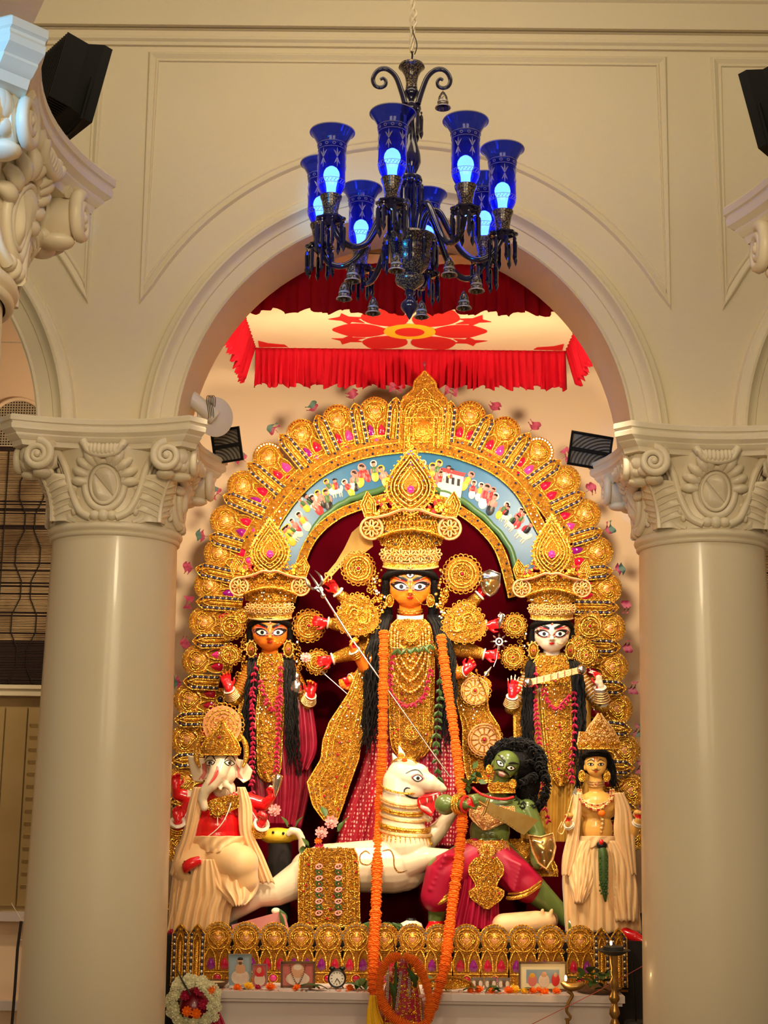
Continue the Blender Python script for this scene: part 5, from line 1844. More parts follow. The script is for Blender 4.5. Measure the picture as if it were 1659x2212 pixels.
du = thing('goddess_idol', 'tall central goddess idol with ten arms, orange face and gilded dress', 'idol', V3(DU.p(886, 1830).x, DU.Y, ZST))
hs = 46 * DU.s
m = MB()
head_shape(DU, m, 886, 1267, 1.0, 14)
limb(m, [DU.p(886, 1292, 14), DU.p(886, 1345, 6)], [24 * DU.s, 25 * DU.s])
m.ell(DU.p(886, 1395, 0), (70 * DU.s, 36 * DU.s, 60 * DU.s)); m.ell(DU.p(886, 1480, 0), (50 * DU.s, 34 * DU.s, 80 * DU.s))
palms = []
cam_n = (0, -1, 0)
A = [((818, 1362, -4), (772, 1322, 5), (728, 1277, 22), (-18, -24, 6), (-0.5, -0.8, 0.1), 0.55, False, -1),
     ((820, 1388, 22), (788, 1440, 44), (764, 1404, 64), (-6, -30, 4), (0.7, -0.3, 0), 1.2, True, -1),
     ((812, 1372, -8), (752, 1352, 0), (706, 1345, 4), (-30, -4, 0), cam_n, 0.4, False, -1),
     ((812, 1394, -6), (762, 1410, 4), (716, 1424, 6), (-30, 6, 0), cam_n, 0.4, False, -1),
     ((806, 1425, 4), (776, 1462, 10), (756, 1468, 22), (-28, 14, 0), (0.1, -1, -0.2), 1.0, True, -1),
     ((954, 1366, -8), (1000, 1322, -4), (1038, 1284, 2), (14, -28, 0), cam_n, 0.5, False, 1),
     ((958, 1376, -4), (1008, 1350, 2), (1052, 1352, 10), (30, -6, 2), (0.1, -1, 0), 0.5, False, 1),
     ((960, 1396, 4), (1008, 1404, 10), (1048, 1414, 14), (30, 0, 2), (0.1, -1, 0.1), 0.6, False, 1),
     ((952, 1404, 20), (984, 1456, 40), (1006, 1450, 54), (22, -26, 4), (-0.2, -1, 0.1), 0.7, False, -1),
     ((950, 1430, 0), (1002, 1486, 4), (1036, 1484, 14), (26, -14, 2), (0, -1, 0), 0.9, True, 1)]
arms_into(DU, m, A, palms, hs)
body, bv = blob('body', m, ['skin_orange', 'palm_red'], du, 0.0046, 4, palm_slot(palms))
P = Paint(DU, bv, du)
goddess_face(P, 886, 1267, 1.0, third=True, look=1.0)
# nose ring, chokers
m = MB()
DU.tube(m, [(894, 1284, 62), (904, 1298, 62), (914, 1306, 56), (924, 1303, 50), (926, 1285, 44), (930, 1262, 36)], 0.7, 5, sub=4); DU.bead(m, 893, 1282, 64, 2.4)
emit('nose_ring', m, 'gold', du)
m = MB()
for i, y in enumerate((1316, 1321)):
    DU.tube(m, [(886 + 26 * math.sin(a), y + 4 * math.cos(a), 14 + 26 * math.cos(a)) for a in [-1.6 + 3.2 * j / 16 for j in range(17)]], 1.8, 5)
emit('neck_chain', m, 'gold', du)
m = MB()
m.grid([[DU.p(886 + 29 * math.sin(a), y + 5 * math.cos(a), 10 + 30 * math.cos(a)) for a in [-1.7 + 3.4 * j / 16 for j in range(17)]] for y in (1326, 1330, 1338)])
emit('choker', m, 'bangle_white', du)
# hair: cap, side falls, long locks
m = MB()
m.ell(DU.p(886, 1250, -6), (56 * DU.s, 50 * DU.s, 46 * DU.s), None, 22, 14)
hc = []
for t in range(13):
    a = -1.45 + 2.9 * t / 12
    hc.append((886 + 55 * math.sin(a), 1232 + 7 * (1 - math.cos(a)) * 3, 14 + 46 * math.cos(a)))
DU.tube(m, hc, 8.5, 8)
for s_ in (-1, 1):
    DU.tube(m, [(886 + s_ * 46, 1245, 26), (886 + s_ * 54, 1275, 18), (886 + s_ * 50, 1310, 10), (886 + s_ * 48, 1345, 4)], [9, 10, 11, 12], 8, sub=3)
    strands(DU, m, [(886 + s_ * 50, 1330, 16), (886 + s_ * 64, 1360, 34), (886 + s_ * 80, 1420, 46), (886 + s_ * 82, 1520, 50), (886 + s_ * (92 if s_ < 0 else 80), 1640, 52)], 60, 16, 3.6, 3 + s_, 4.5, 0.10)
strands(DU, m, [(955, 1335, 18), (985, 1370, 20), (1000, 1420, 20)], 12, 6, 3, 9)
emit('hair', m, 'hair_black', du)
# hair parting ornament
m = MB(); DU.tube(m, [(887, 1212, 66), (887, 1227, 66)], 1.3, 5); DU.bead(m, 887, 1228, 68, 2.6); emit('forehead_jewel', m, 'gold_pale', du)
goddess_crown(DU, du, 887, 1.12, 1222, 968, 62, 66, 3)
# ear rounds and peacock panels
disc_ornament(DU, 'ear_ornament', 774, 1228, 40, 33, du, 2); disc_ornament(DU, 'ear_ornament', 998, 1240, 40, 38, du, 3)
peacock(DU, 'peacock_panel', 772, 1328, 46, 46, du, -1); peacock(DU, 'peacock_panel', 1003, 1344, 46, 46, du, 1)
for s_ in (-1, 1):
    m = MB(); rnd = random.Random(40 + s_)
    for i in range(40):
        t = i / 39; x = 886 + s_ * (66 + 8 * math.sin(t * 9) + rnd.uniform(-9, 14)); y = 1232 + 125 * t
        m.cur = rnd.choice((0, 0, 1)); DU.bead(m, x, y, 36 + rnd.uniform(0, 6), rnd.uniform(2.6, 4.6), 6, 4)
        if i % 2: m.cur = 0; DU.spiral(m, x + s_ * 10, y, 36, 8, 1.3, 1.3, i, 1, 9)
    emit('ear_cascade', m, ['gold', 'mirror_stud'], du)
    m = MB(); DU.bead(m, 886 + s_ * 44, 1298, 20, 8, 10, 6, ry=13); DU.ring(m, 886 + s_ * 44, 1298, 26, 8, 13, 1.6, 16); emit('earring', m, 'gold', du)
# garments
drape(DU, 'saree', [(1590, 800, 985), (1680, 772, 995), (1760, 742, 990), (1830, 722, 985)], du, 'saree_dotted', 11, 5, 4, 26, 2, label='crimson saree woven with pale dashes')
drape(DU, 'bodice', [(1345, 835, 940), (1400, 812, 960), (1500, 812, 962), (1600, 806, 975)], du, 'silk_maroon', 6, 3, 10, 26, 4)
rowpanel(DU, 'breast_plate', [(1338, 858, 916), (1350, 846, 928), (1375, 838, 934), (1410, 838, 936), (1432, 842, 934)], 36, 22, du, step=9, seed=3)
rowpanel(DU, 'apron', [(1420, 836, 938), (1470, 838, 938), (1540, 842, 936), (1590, 843, 935), (1618, 848, 928), (1634, 862, 914), (1642, 880, 898)], 38, 22, du, step=9.5, seed=5, lines=(0.80, 0.56))
# necklaces: nested loops of chain
for k, (hw_, y1) in enumerate(((40, 1495), (33, 1470), (27, 1448), (21, 1428))):
    m = MB()
    pts = [(886 - hw_, 1350 + 8 * k, 50), (886 - hw_ * 1.02, 1400, 60), (886 - hw_ * 0.8, y1 - 30, 66), (886, y1, 68), (886 + hw_ * 0.8, y1 - 30, 66), (886 + hw_ * 1.02, 1400, 60), (886 + hw_, 1350 + 8 * k, 50)]
    sp = smoothpath(pts, 7)
    DU.tube(m, sp, 2.4, 5)
    for i, q in enumerate(sp): m.cur = i % 2; DU.bead(m, q[0], q[1], q[2] + 2, 3.0, 6, 4)
    emit('necklace', m, ['gold', 'gold_pale'], du)
disc_ornament(DU, 'pendant', 888, 1372, 64, 18, du, 1); disc_ornament(DU, 'pendant', 890, 1582, 64, 20, du, 4)
# flared gilded side panels
rowpanel(DU, 'side_panel', [(1380, 796, 812), (1440, 775, 806), (1500, 752, 796), (1560, 712, 788), (1600, 698, 780), (1640, 694, 774), (1690, 664, 756), (1740, 676, 740), (1772, 700, 728)], 26, 8, du, step=10.5, seed=7, studs=0.18, lines=(0.72, 0.44), wrows=(30, 44))
rowpanel(DU, 'side_panel', [(1440, 978, 1000), (1480, 982, 1056), (1530, 990, 1052), (1570, 1000, 1078), (1620, 1000, 1086), (1660, 1004, 1098), (1690, 1012, 1090)], 22, 8, du, step=10.5, seed=8, lines=(0.72,))
disc_ornament(DU, 'wheel_ornament', 1026, 1492, 38, 31, du, 1, mats=('copper_trim', 'gold', 'mirror_stud', 'gem_red'), rays=12)
disc_ornament(DU, 'wheel_ornament', 1046, 1598, 42, 36, du, 1, mats=('copper_trim', 'gold_deep', 'gold_deep', 'gem_red'), rays=12)
# sleeves and bangles
def sleeve(fr, root, a, b, ra, rb, n=9):
    m = MB(); pa, pb = fr.p(*a), fr.p(*b)
    capsule(m, pa, pb, ra * fr.s, rb * fr.s); o = emit('sleeve', m, 'gold', root)
    arm_bands(fr, 'sleeve_bands', o, pa, pb, ra * fr.s, rb * fr.s, n * 3, 'gold_deep', 1.0)
for sh, el, wr, hd, pn, c, f, ts in (A[0], A[2], A[3], A[5], A[6], A[7]):
    mid = tuple(el[i] * 0.5 + wr[i] * 0.5 for i in range(3))
    sleeve(DU, du, sh, el, 21, 17, 5); sleeve(DU, du, el, tuple(el[i] * 0.22 + wr[i] * 0.78 for i in range(3)), 17, 12, 6)
for sh, el, wr, hd, pn, c, f, ts in (A[1], A[4], A[8], A[9]):
    sleeve(DU, du, sh, tuple(sh[i] * 0.45 + el[i] * 0.55 for i in range(3)), 22, 18, 4)
    arm_bands(DU, 'bracelet', du, DU.p(*(el[i] * 0.4 + wr[i] * 0.6 for i in range(3))), DU.p(*(el[i] * 0.12 + wr[i] * 0.88 for i in range(3))), 12 * DU.s, 10 * DU.s, 3, 'gold')
for q in A:
    el, wr = q[1], q[2]
    arm_bands(DU, 'bangle', du, DU.p(*(el[i] * 0.12 + wr[i] * 0.88 for i in range(3))), DU.p(*wr), 10.5 * DU.s, 9.5 * DU.s, 1, 'bangle_white')
# strings of petals and leaves
petals_string(DU, 'petal_string', du, [(850, 1400, 66), (842, 1460, 70), (850, 1500, 72), (880, 1522, 72), (915, 1500, 72), (930, 1440, 68)], 9, 6, 'petal_crimson', 1)
petals_string(DU, 'leaf_string', du, [(842, 1400, 66), (870, 1402, 74), (900, 1398, 74), (932, 1392, 66)], 16, 9, 'leaf_green', 2)
petals_string(DU, 'leaf_string', du, [(950, 1450, 60), (948, 1520, 62), (942, 1600, 62), (948, 1690, 60)], 15, 8, 'leaf_green', 3)
m = MB(); m.lathe([(0.0, ZST + 0.30), (0.20, ZST + 0.30), (0.24, ZST + 0.2), (0.22, ZST + 0.1), (0.26, ZST + 0.001), (0, ZST + 0.001)], T((DU.p(860, 1800).x, 7.44, 0)), 24); emit('pedestal', m, 'maroon_cloth', du)
# ---- things held in her hands
t = thing('trident', 'long silver trident slanting down across the central goddess', 'trident', DU.p(972, 1678, 90))
m = MB(); DU.tube(m, [(690, 1272, 74), (757, 1377, 78), (972, 1678, 96)], 2.0, 8); emit('shaft', m, 'silver', t)
m = MB()
DU.tube(m, [(697, 1284, 74), (682, 1258, 74), (668, 1238, 74)], [3.5, 3.0, 0.6], 6)
DU.tube(m, [(688, 1270, 74), (676, 1272, 74), (664, 1262, 74), (660, 1246, 74)], [3.2, 3.4, 3.0, 0.6], 6, sub=3)
DU.tube(m, [(688, 1268, 74), (696, 1258, 74), (692, 1244, 74), (680, 1232, 74)], [3.2, 3.4, 3.0, 0.6], 6, sub=3)
emit('prongs', m, 'silver', t)
m = MB(); DU.bead(m, 698, 1287, 74, 6, 10, 6); DU.ring(m, 690, 1272, 74, 8, 5, 2, 12, 0.6); emit('collar', m, 'silver', t)
t = thing('cleaver', 'broad brass cleaver raised in the goddess upper hand', 'sword', DU.p(700, 1262, 18))
m = MB(); DU.plate(m, [(704, 1240), (716, 1246), (738, 1222), (760, 1200), (786, 1196), (806, 1180), (802, 1150), (778, 1134), (760, 1150), (744, 1184), (726, 1214)], 16, 3); emit('blade', m, 'brass_blade', t, smooth=False)
m = MB()
for i in range(9): DU.bead(m, 718 + i * 5, 1236 - i * 5.6, 20, 1.7, 5, 4)
emit('inlay', m, 'silver', t)
m = MB(); DU.tube(m, [(710, 1244, 18), (694, 1262, 18)], 4.5, 8); DU.ring(m, 709, 1245, 18, 9, 5, 2, 12, 0.8); emit('hilt', m, 'brass_blade', t)
t = thing('shield', 'small silver shield with bright rim held at the goddess upper hand', 'shield', DU.p(1058, 1288, 12))
so = [(1036, 1240), (1058, 1232), (1080, 1240), (1078, 1266), (1070, 1280), (1058, 1288), (1046, 1280), (1038, 1264)]
m = MB(); DU.cushion(m, so, 10, 7, 3); DU.plate(m, so, 7, 3); emit('plate', m, 'brass_blade', t)
m = MB(); DU.tube(m, [(x, y, 12) for x, y in so], 2.6, 6, closed=True); DU.cushion(m, [(1038, 1242), (1058, 1234), (1078, 1242), (1076, 1254), (1058, 1258), (1040, 1252)], 13, 5); emit('rim', m, 'silver', t)
m = MB()
for q in ((1050, 1266), (1066, 1266), (1058, 1276)): DU.bead(m, q[0], q[1], 17, 2.2)
emit('stud', m, 'silver', t)
t = thing('conch', 'small silver conch held in the goddess hand above the silver star wheel', 'conch', DU.p(1082, 1352, 18))
m = MB(); DU.tube(m, [(1080, 1322, 20), (1083, 1332, 20), (1080, 1346, 20), (1078, 1358, 20)], [1, 7, 6, 1.5], 10, sub=3); emit('shell', m, 'silver', t)
m = MB(); DU.ring(m, 1083, 1330, 22, 7, 4, 1.2, 12); emit('shell_rim', m, 'silver', t)
t = thing('star_wheel', 'silver star-shaped wheel raised on the goddess finger', 'wheel', DU.p(1078, 1410, 22))
m = MB(); DU.ring(m, 1078, 1386, 22, 7, 7, 2.2, 16); DU.bead(m, 1078, 1386, 22, 3.6); emit('hub', m, 'silver', t)
for i in range(8):
    a = 2 * PI * i / 8 - PI / 2; m = MB()
    DU.tube(m, [(1078 + 8 * math.cos(a), 1386 + 8 * math.sin(a), 22), (1078 + 13 * math.cos(a), 1386 + 13 * math.sin(a), 22), (1078 + 19 * math.cos(a), 1386 + 19 * math.sin(a), 22)], [1.2, 2.6, 0.4], 6); emit('spoke', m, 'silver', t)
m = MB(); DU.tube(m, [(1076, 1394, 22), (1072, 1425, 24), (1066, 1440, 24)], 1.0, 5); emit('pin', m, 'silver', t)
t = thing('thunderbolt', 'small silver rod held in the goddess lower hand', 'rod', DU.p(1044, 1470, 30))
m = MB(); DU.tube(m, [(1062, 1440, 26), (1050, 1456, 26), (1042, 1470, 26)], [1, 4.5, 1.2], 8, sub=3); emit('rod', m, 'silver', t)
m = MB(); DU.ring(m, 1051, 1455, 26, 5, 4, 1.2, 10, 0.6); emit('rod_ring', m, 'gold', t)
t = thing('arrow', 'thin silver arrow held in the goddess lowest hand', 'arrow', DU.p(760, 1505, 34))
m = MB(); DU.tube(m, [(700, 1455, 34), (772, 1518, 34)], 0.9, 5); emit('shaft', m, 'silver', t)
m = MB(); DU.tube(m, [(702, 1457, 34), (694, 1449, 34)], [3, 0.3], 6); emit('tip', m, 'silver', t)
t = thing('serpent', 'thin patterned serpent hanging from the goddess to the green figure', 'snake', DU.p(1100, 1632, 60))
m = MB(); DU.tube(m, [(1030, 1452, 60), (1036, 1470, 56), (1050, 1500, 40), (1058, 1545, 50), (1080, 1600, 60), (1106, 1634, 66)], [1.0, 1.6, 1.8, 1.8, 1.8, 1.0], 7, sub=6); emit('body', m, 'gold_deep', t)
m = MB(); DU.bead(m, 1029, 1449, 60, 3.0, ry=4.5); emit('head', m, 'gold_deep', t)
# marigold strings hung on her shoulders down over the altar
GA = Fr(7.3, (880, 1700))
garland(GA, 'marigold_garland', 'long orange marigold garland hanging over the central goddess down to the altar', [(829, 1368, 40), (828, 1450, 48), (826, 1600, 56), (820, 1750, 62), (815, 1860, 150), (812, 1960, 222), (808, 2030, 275), (806, 2090, 335), (806, 2140, 356), (830, 2190, 358), (870, 2214, 358), (912, 2208, 358), (940, 2160, 356), (960, 2090, 338), (968, 2030, 280), (976, 1960, 228), (990, 1860, 180), (999, 1760, 165), (993, 1680, 120), (978, 1560, 80), (962, 1450, 56), (953, 1376, 42)], 10.5, 9.4, None, 'marigold', 1)
# ---------------------------------------------------------------- two side goddesses
def side_goddess(Y, cx, cy, skin, label, arms, spec):
    fr = Fr(Y, (cx, 1500))
    k = spec['k']
    root = thing('goddess_idol', label, 'idol', V3(fr.p(cx, 1800).x, Y, ZST))
    hs = 46 * fr.s
    m = MB()
    head_shape(fr, m, cx, cy, k, 12)
    limb(m, [fr.p(cx, cy + 24 * k, 12), fr.p(cx, cy + 68 * k, 4)], [17 * fr.s, 20 * fr.s])
    m.ell(fr.p(cx + 4, cy + 105, 0), (52 * fr.s, 28 * fr.s, 48 * fr.s)); m.ell(fr.p(cx + 4, cy + 170, 0), (38 * fr.s, 26 * fr.s, 70 * fr.s))
    palms = []
    arms_into(fr, m, arms, palms, hs)
    body, bv = blob('body', m, [skin, 'palm_red'], root, 0.0046, 4, palm_slot(palms))
    P = Paint(fr, bv, root)
    goddess_face(P, cx, cy, k, look=spec.get('look', 0))
    m = MB()
    m.ell(fr.p(cx, cy - 14 * k, -8), (52 * k * fr.s, 46 * k * fr.s, 46 * k * fr.s), None, 20, 12)
    fr.tube(m, [(cx + 50 * k * math.sin(a), cy - 31 * k + 18 * k * (1 - math.cos(a)), 12 + 42 * k * math.cos(a)) for a in [-1.45 + 2.9 * t / 12 for t in range(13)]], 8.5 * k, 8)
    for s_ in (-1, 1):
        fr.tube(m, [(cx + s_ * 42 * k, cy - 20 * k, 22), (cx + s_ * 51 * k, cy + 8 * k, 14), (cx + s_ * 46 * k, cy + 44 * k, 6), (cx + s_ * 44 * k, cy + 80 * k, 2)], [8 * k, 9 * k, 9, 10], 8, sub=3)
        gx = spec['locks'][0 if s_ < 0 else 1]
        strands(fr, m, [(cx + s_ * 36, cy + 55, 8)] + gx, 46, spec.get('lw', 12), 3.2, 11 + s_, 4.0, 0.11)
    emit('hair', m, 'hair_black', root)
    m = MB(); fr.tube(m, [(cx + 1, cy - 44 * k, 56 * k), (cx + 1, cy - 24 * k, 58 * k)], 1.2, 5); fr.bead(m, cx + 1, cy - 26 * k, 60 * k, 3); emit('forehead_jewel', m, 'gold_pale', root)
    goddess_crown(fr, root, cx, spec['ck'], spec['brim'], spec['top'], spec['chw'], 54, spec['seed'])
    m = MB()
    for y in (cy + 56 * k, cy + 61 * k, cy + 66 * k):
        fr.tube(m, [(cx + 21 * math.sin(a), y + 4 * math.cos(a), 8 + 22 * math.cos(a)) for a in [-1.7 + 3.4 * j / 16 for j in range(17)]], 2.2, 5)
    rosette(fr, m, cx, cy + 64 * k, 33, 7); emit('choker', m, ['gold', 'silver'], root)
    m = MB(); fr.tube(m, [(cx + 8 * k, cy + 17 * k, 54 * k), (cx + 18 * k, cy + 26 * k, 54 * k), (cx + 30 * k, cy + 24 * k, 46 * k), (cx + 38 * k, cy + 6 * k, 34 * k)], 0.6, 5, sub=4); emit('nose_ring', m, 'gold', root)
    for d in spec['discs']: disc_ornament(fr, 'ear_ornament', d[0], d[1], 24, d[2], root, int(d[0]))
    for s_ in (-1, 1):
        m = MB(); x, y = cx + s_ * 40, cy + 36
        fr.bead(m, x, y, 20, 9, 10, 6, ry=15); m.cur = 1; fr.ring(m, x, y, 26, 10, 17, 1.8, 16); m.cur = 2
        for i in range(10): fr.bead(m, x + 12 * math.cos(i * 0.63), y + 19 * math.sin(i * 0.63), 22, 2.6, 6, 4)
        m.cur = 3; fr.bead(m, x, y, 29, 3.4); emit('earring', m, ['gold_deep', 'gold', 'gold_pale', 'gem_red'], root)
        m = MB(); rnd = random.Random(int(cx) + s_)
        for i in range(26):
            t = i / 25; x = cx + s_ * (56 + rnd.uniform(-8, 10)); y = cy - 10 + 130 * t
            m.cur = rnd.choice((0, 0, 1)); fr.bead(m, x, y, 10 + rnd.uniform(0, 5), rnd.uniform(2.4, 4.2), 6, 4)
            if i % 2: m.cur = 0; fr.spiral(m, x + s_ * 6, y, 10, 7, 1.3, 1.2, i, 1, 9)
        emit('ear_cascade', m, ['gold', 'mirror_stud'], root)
    for nm, rows, matn, fo, w0, bu in spec['drapes']: drape(fr, nm, rows, root, matn, fo, 4, w0, bu, int(rows[0][0]))
    rowpanel(fr, 'breast_plate', spec['breast'], 24, 16, root, step=8.5, seed=spec['seed'] + 2)
    rowpanel(fr, 'apron', spec['apron'], 26, 18, root, step=9, seed=spec['seed'] + 4, lines=(0.82,), studs=0.2)
    for rows in spec['strips']: rowpanel(fr, 'gilded_border', rows, 18, 5, root, step=10, seed=spec['seed'] + 6)
    for gpath in spec['strings']: petals_string(fr, 'petal_string', root, gpath, 8.5, 6.0, 'petal_crimson', int(gpath[0][0]))
    for q in arms:
        el, wr = q[1], q[2]
        arm_bands(fr, 'bracelet', root, fr.p(*(el[i] * 0.75 + wr[i] * 0.25 for i in range(3))), fr.p(*(el[i] * 0.22 + wr[i] * 0.78 for i in range(3))), 14 * fr.s, 10 * fr.s, 5, 'gold_pale', 1.2)
        arm_bands(fr, 'bangle', root, fr.p(*(el[i] * 0.16 + wr[i] * 0.84 for i in range(3))), fr.p(*(el[i] * 0.02 + wr[i] * 0.98 for i in range(3))), 10 * fr.s, 9.5 * fr.s, 1, 'bangle_white')
        sleeve(fr, root, q[0], q[1], 17, 14, 5)
    zr = fr.p(cx, spec['drapes'][0][1][-1][0]).z + 0.03
    m = MB(); m.lathe([(0.0, zr), (0.11, zr), (0.15, zr - 0.05), (0.13, (zr + ZST) / 2), (0.17, ZST + 0.001), (0, ZST + 0.001)], T((fr.p(cx + 6, 1750).x, Y + 0.02, 0)), 24); emit('pedestal', m, 'maroon_cloth', root)
    return fr, root

LK, lk = side_goddess(7.50, 583, 1366, 'skin_yellow2' if 'skin_yellow2' in MATS else 'skin_orange', 'orange-faced goddess idol with raised red palms standing behind the elephant-headed figure',
    [((548, 1440, 0), (506, 1512, 20), (494, 1488, 40), (-9, -32, 4), (0.1, -1, 0.1), 0.25, False, 1),
     ((622, 1440, 0), (664, 1520, 20), (672, 1500, 42), (4, -32, 4), (-0.1, -1, 0.1), 0.7, False, -1)],
    dict(k=0.86, ck=0.92, brim=1333, top=1122, chw=49, seed=21, look=0.6, lw=13,
         locks=([(546, 1460, 30), (536, 1560, 36), (542, 1690, 38)], [(626, 1450, 32), (630, 1560, 42), (636, 1690, 44)]),
         discs=[(667, 1352, 32), (686, 1430, 25), (500, 1352, 27), (496, 1415, 22), (522, 1330, 18)],
         drapes=[('robe', [(1410, 540, 630), (1480, 520, 650), (1600, 528, 668), (1690, 540, 672), (1790, 556, 650)], 'silk_maroon', 7, 2, 16),
                 ('shawl', [(1500, 620, 668), (1560, 618, 680), (1620, 622, 684), (1664, 632, 664)], 'silk_maroon', 3, 16, 10)],
         breast=[(1412, 562, 606), (1432, 556, 612), (1460, 556, 616), (1490, 560, 616), (1520, 560, 612)],
         apron=[(1500, 557, 614), (1560, 552, 611), (1620, 550, 608), (1660, 553, 606), (1678, 562, 600), (1688, 574, 590)],
         strips=[[(1440, 536, 546), (1500, 520, 540), (1560, 512, 534), (1600, 510, 532)]],
         strings=[[(552, 1430, 36), (545, 1500, 42), (546, 1600, 44), (544, 1700, 44), (552, 1760, 44)], [(606, 1430, 36), (604, 1500, 46), (600, 1600, 50), (594, 1690, 48)], [(560, 1460, 46), (572, 1500, 50), (590, 1530, 50), (604, 1500, 48)]]))
SW, sw = side_goddess(7.48, 1192, 1369, 'skin_white', 'white-faced goddess idol holding a thin rod, standing behind the small crowned figure in cream robes',
    [((1158, 1440, 0), (1104, 1530, 20), (1106, 1502, 40), (2, -34, 4), (0, -1, 0.1), 0.12, False, 1),
     ((1232, 1440, 0), (1302, 1526, 20), (1296, 1482, 42), (-6, -34, 4), (-0.5, 0.6, 0.0), 0.5, False, 1)],
    dict(k=0.86, ck=0.88, brim=1334, top=1115, chw=48, seed=31, look=0.8, lw=12,
         locks=([(1146, 1450, 30), (1140, 1560, 38), (1144, 1690, 40)], [(1246, 1450, 30), (1252, 1560, 38), (1250, 1700, 40)]),
         discs=[(1112, 1351, 24), (1108, 1420, 24), (1274, 1353, 30), (1266, 1415, 24), (1250, 1390, 18)],
         drapes=[('robe', [(1410, 1148, 1236), (1480, 1122, 1272), (1600, 1118, 1276), (1700, 1122, 1272), (1830, 1126, 1262)], 'silk_gold', 9, 2, 18)],
         breast=[(1416, 1164, 1218), (1432, 1150, 1228), (1456, 1148, 1230), (1476, 1160, 1232)],
         apron=[(1470, 1174, 1238), (1500, 1168, 1240), (1560, 1172, 1240), (1620, 1178, 1240), (1662, 1186, 1236), (1684, 1194, 1228), (1696, 1204, 1218)],
         strips=[[(1500, 1112, 1130), (1560, 1110, 1134), (1620, 1112, 1138)]],
         strings=[[(1158, 1440, 34), (1156, 1500, 40), (1164, 1600, 42), (1170, 1690, 42), (1184, 1770, 44)], [(1240, 1480, 38), (1242, 1540, 42), (1236, 1620, 42), (1234, 1690, 42)], [(1172, 1476, 48), (1186, 1516, 52), (1206, 1528, 52), (1228, 1500, 48)]]))
t = thing('lute_rod', 'slender gilt rod with silver knobs across the white-faced goddess', 'instrument', SW.p(1198, 1470, 62))
m = MB(); a, b = SW.p(1140, 1475, 62), SW.p(1262, 1445, 62)
m.box((a + b) / 2, ((b - a).length, 10 * SW.s, 13 * SW.s), (b - a).to_track_quat('X', 'Z').to_matrix()); emit('rod', m, 'gold_pale', t, smooth=False)
for x, y in ((1140, 1475), (1256, 1447)):
    m = MB(); SW.bead(m, x, y, 64, 11, 16, 10); emit('knob', m, 'silver', t)
for i in range(6):
    m = MB(); SW.tube(m, [(1160 + 15 * i, 1464 - 3.7 * i, 69), (1160 + 15 * i, 1476 - 3.7 * i, 69)], 0.8, 5); emit('fret', m, 'silk_maroon', t)
t = thing('treasure_pot', 'small silver pot held by the orange-faced goddess', 'pot', LK.p(640, 1500, 34))
m = MB(); m.lathe([(0.0, 0), (12 * LK.s, 2 * LK.s), (16 * LK.s, 12 * LK.s), (13 * LK.s, 24 * LK.s), (6 * LK.s, 32 * LK.s), (8 * LK.s, 38 * LK.s), (5 * LK.s, 44 * LK.s)], T(LK.p(640, 1500, 34)), 18); emit('body', m, 'silver', t)
m = MB(); LK.bead(m, 640, 1454, 34, 6, ry=5); emit('lid', m, 'gold', t)
# ---------------------------------------------------------------- elephant-headed figure
GN = Fr(7.05, (470, 1800))
gn = thing('elephant_idol', 'seated elephant-headed idol in red shirt and cream robes', 'idol', V3(GN.p(460, 2000).x, GN.Y, ZST))
S = GN.s
def E(mb, fr, x, y, w, rx, rw, ry, ang=0.0):
    mb.ell(fr.p(x, y, w), (rx * fr.s, rw * fr.s, ry * fr.s), Matrix.Rotation(ang, 3, 'Y') if ang else None, 18, 12)
m = MB()
E(m, GN, 478, 1640, 20, 36, 34, 34); E(m, GN, 464, 1628, 26, 22, 24, 22); E(m, GN, 492, 1628, 26, 22, 24, 22)
E(m, GN, 480, 1672, 26, 31, 28, 28); E(m, GN, 484, 1705, 14, 26, 22, 24)
limb(m, [GN.p(478, 1648, 44), GN.p(470, 1672, 58), GN.p(456, 1694, 64), GN.p(443, 1708, 62), GN.p(437, 1726, 58), GN.p(441, 1744, 58)], [22 * S, 19 * S, 15 * S, 12 * S, 10 * S, 8.5 * S])
limb(m, [GN.p(486, 1694, 46), GN.p(498, 1702, 56), GN.p(500, 1712, 58)], [8 * S, 6 * S, 4 * S])
limb(m, [GN.p(474, 1697, 50), GN.p(476, 1704, 56)], [6 * S, 4 * S])
for out in ([(450, 1640), (424, 1636), (404, 1630), (410, 1660), (417, 1688), (436, 1690), (450, 1676)], [(506, 1638), (528, 1642), (546, 1664), (540, 1684), (526, 1692), (510, 1678)]):
    m.prism([GN.p(x, y, 20 + (4 if 420 < x < 540 else -4)) for x, y in out], [GN.p(x, y, 8) for x, y in out])
E(m, GN, 480, 1735, 4, 30, 24, 30)
# arms
palms = []
hs = 44 * S
arms_into(GN, m, [((522, 1738, 10), (556, 1796, 30), (566, 1778, 56), (8, -30, 4), (-0.4, -1, 0.2), 1.0, True, -1),
                  ((412, 1740, 10), (384, 1800, 25), (384, 1772, 48), (-4, -30, 2), (0.3, -1, 0), 0.6, False, 1),
                  ((520, 1724, -8), (572, 1738, 0), (588, 1722, 14), (8, -26, 2), (-0.3, -1, 0), 1.0, True, -1),
                  ((414, 1724, -8), (384, 1716, 0), (380, 1702, 10), (-2, -28, 2), (0.3, -1, 0), 0.6, False, 1)], palms, hs)
def gslot(p):
    q = PX(p)
    if q[0] > 535 and q[1] > 1700: return 1
    if q[0] < 405 and q[1] > 1640 and q[1] < 1820: return 1
    return 0
gbody, gb = blob('body', m, ['skin_white', 'palm_red'], gn, 0.0046, 3, gslot)
P = Paint(GN, gb, gn)
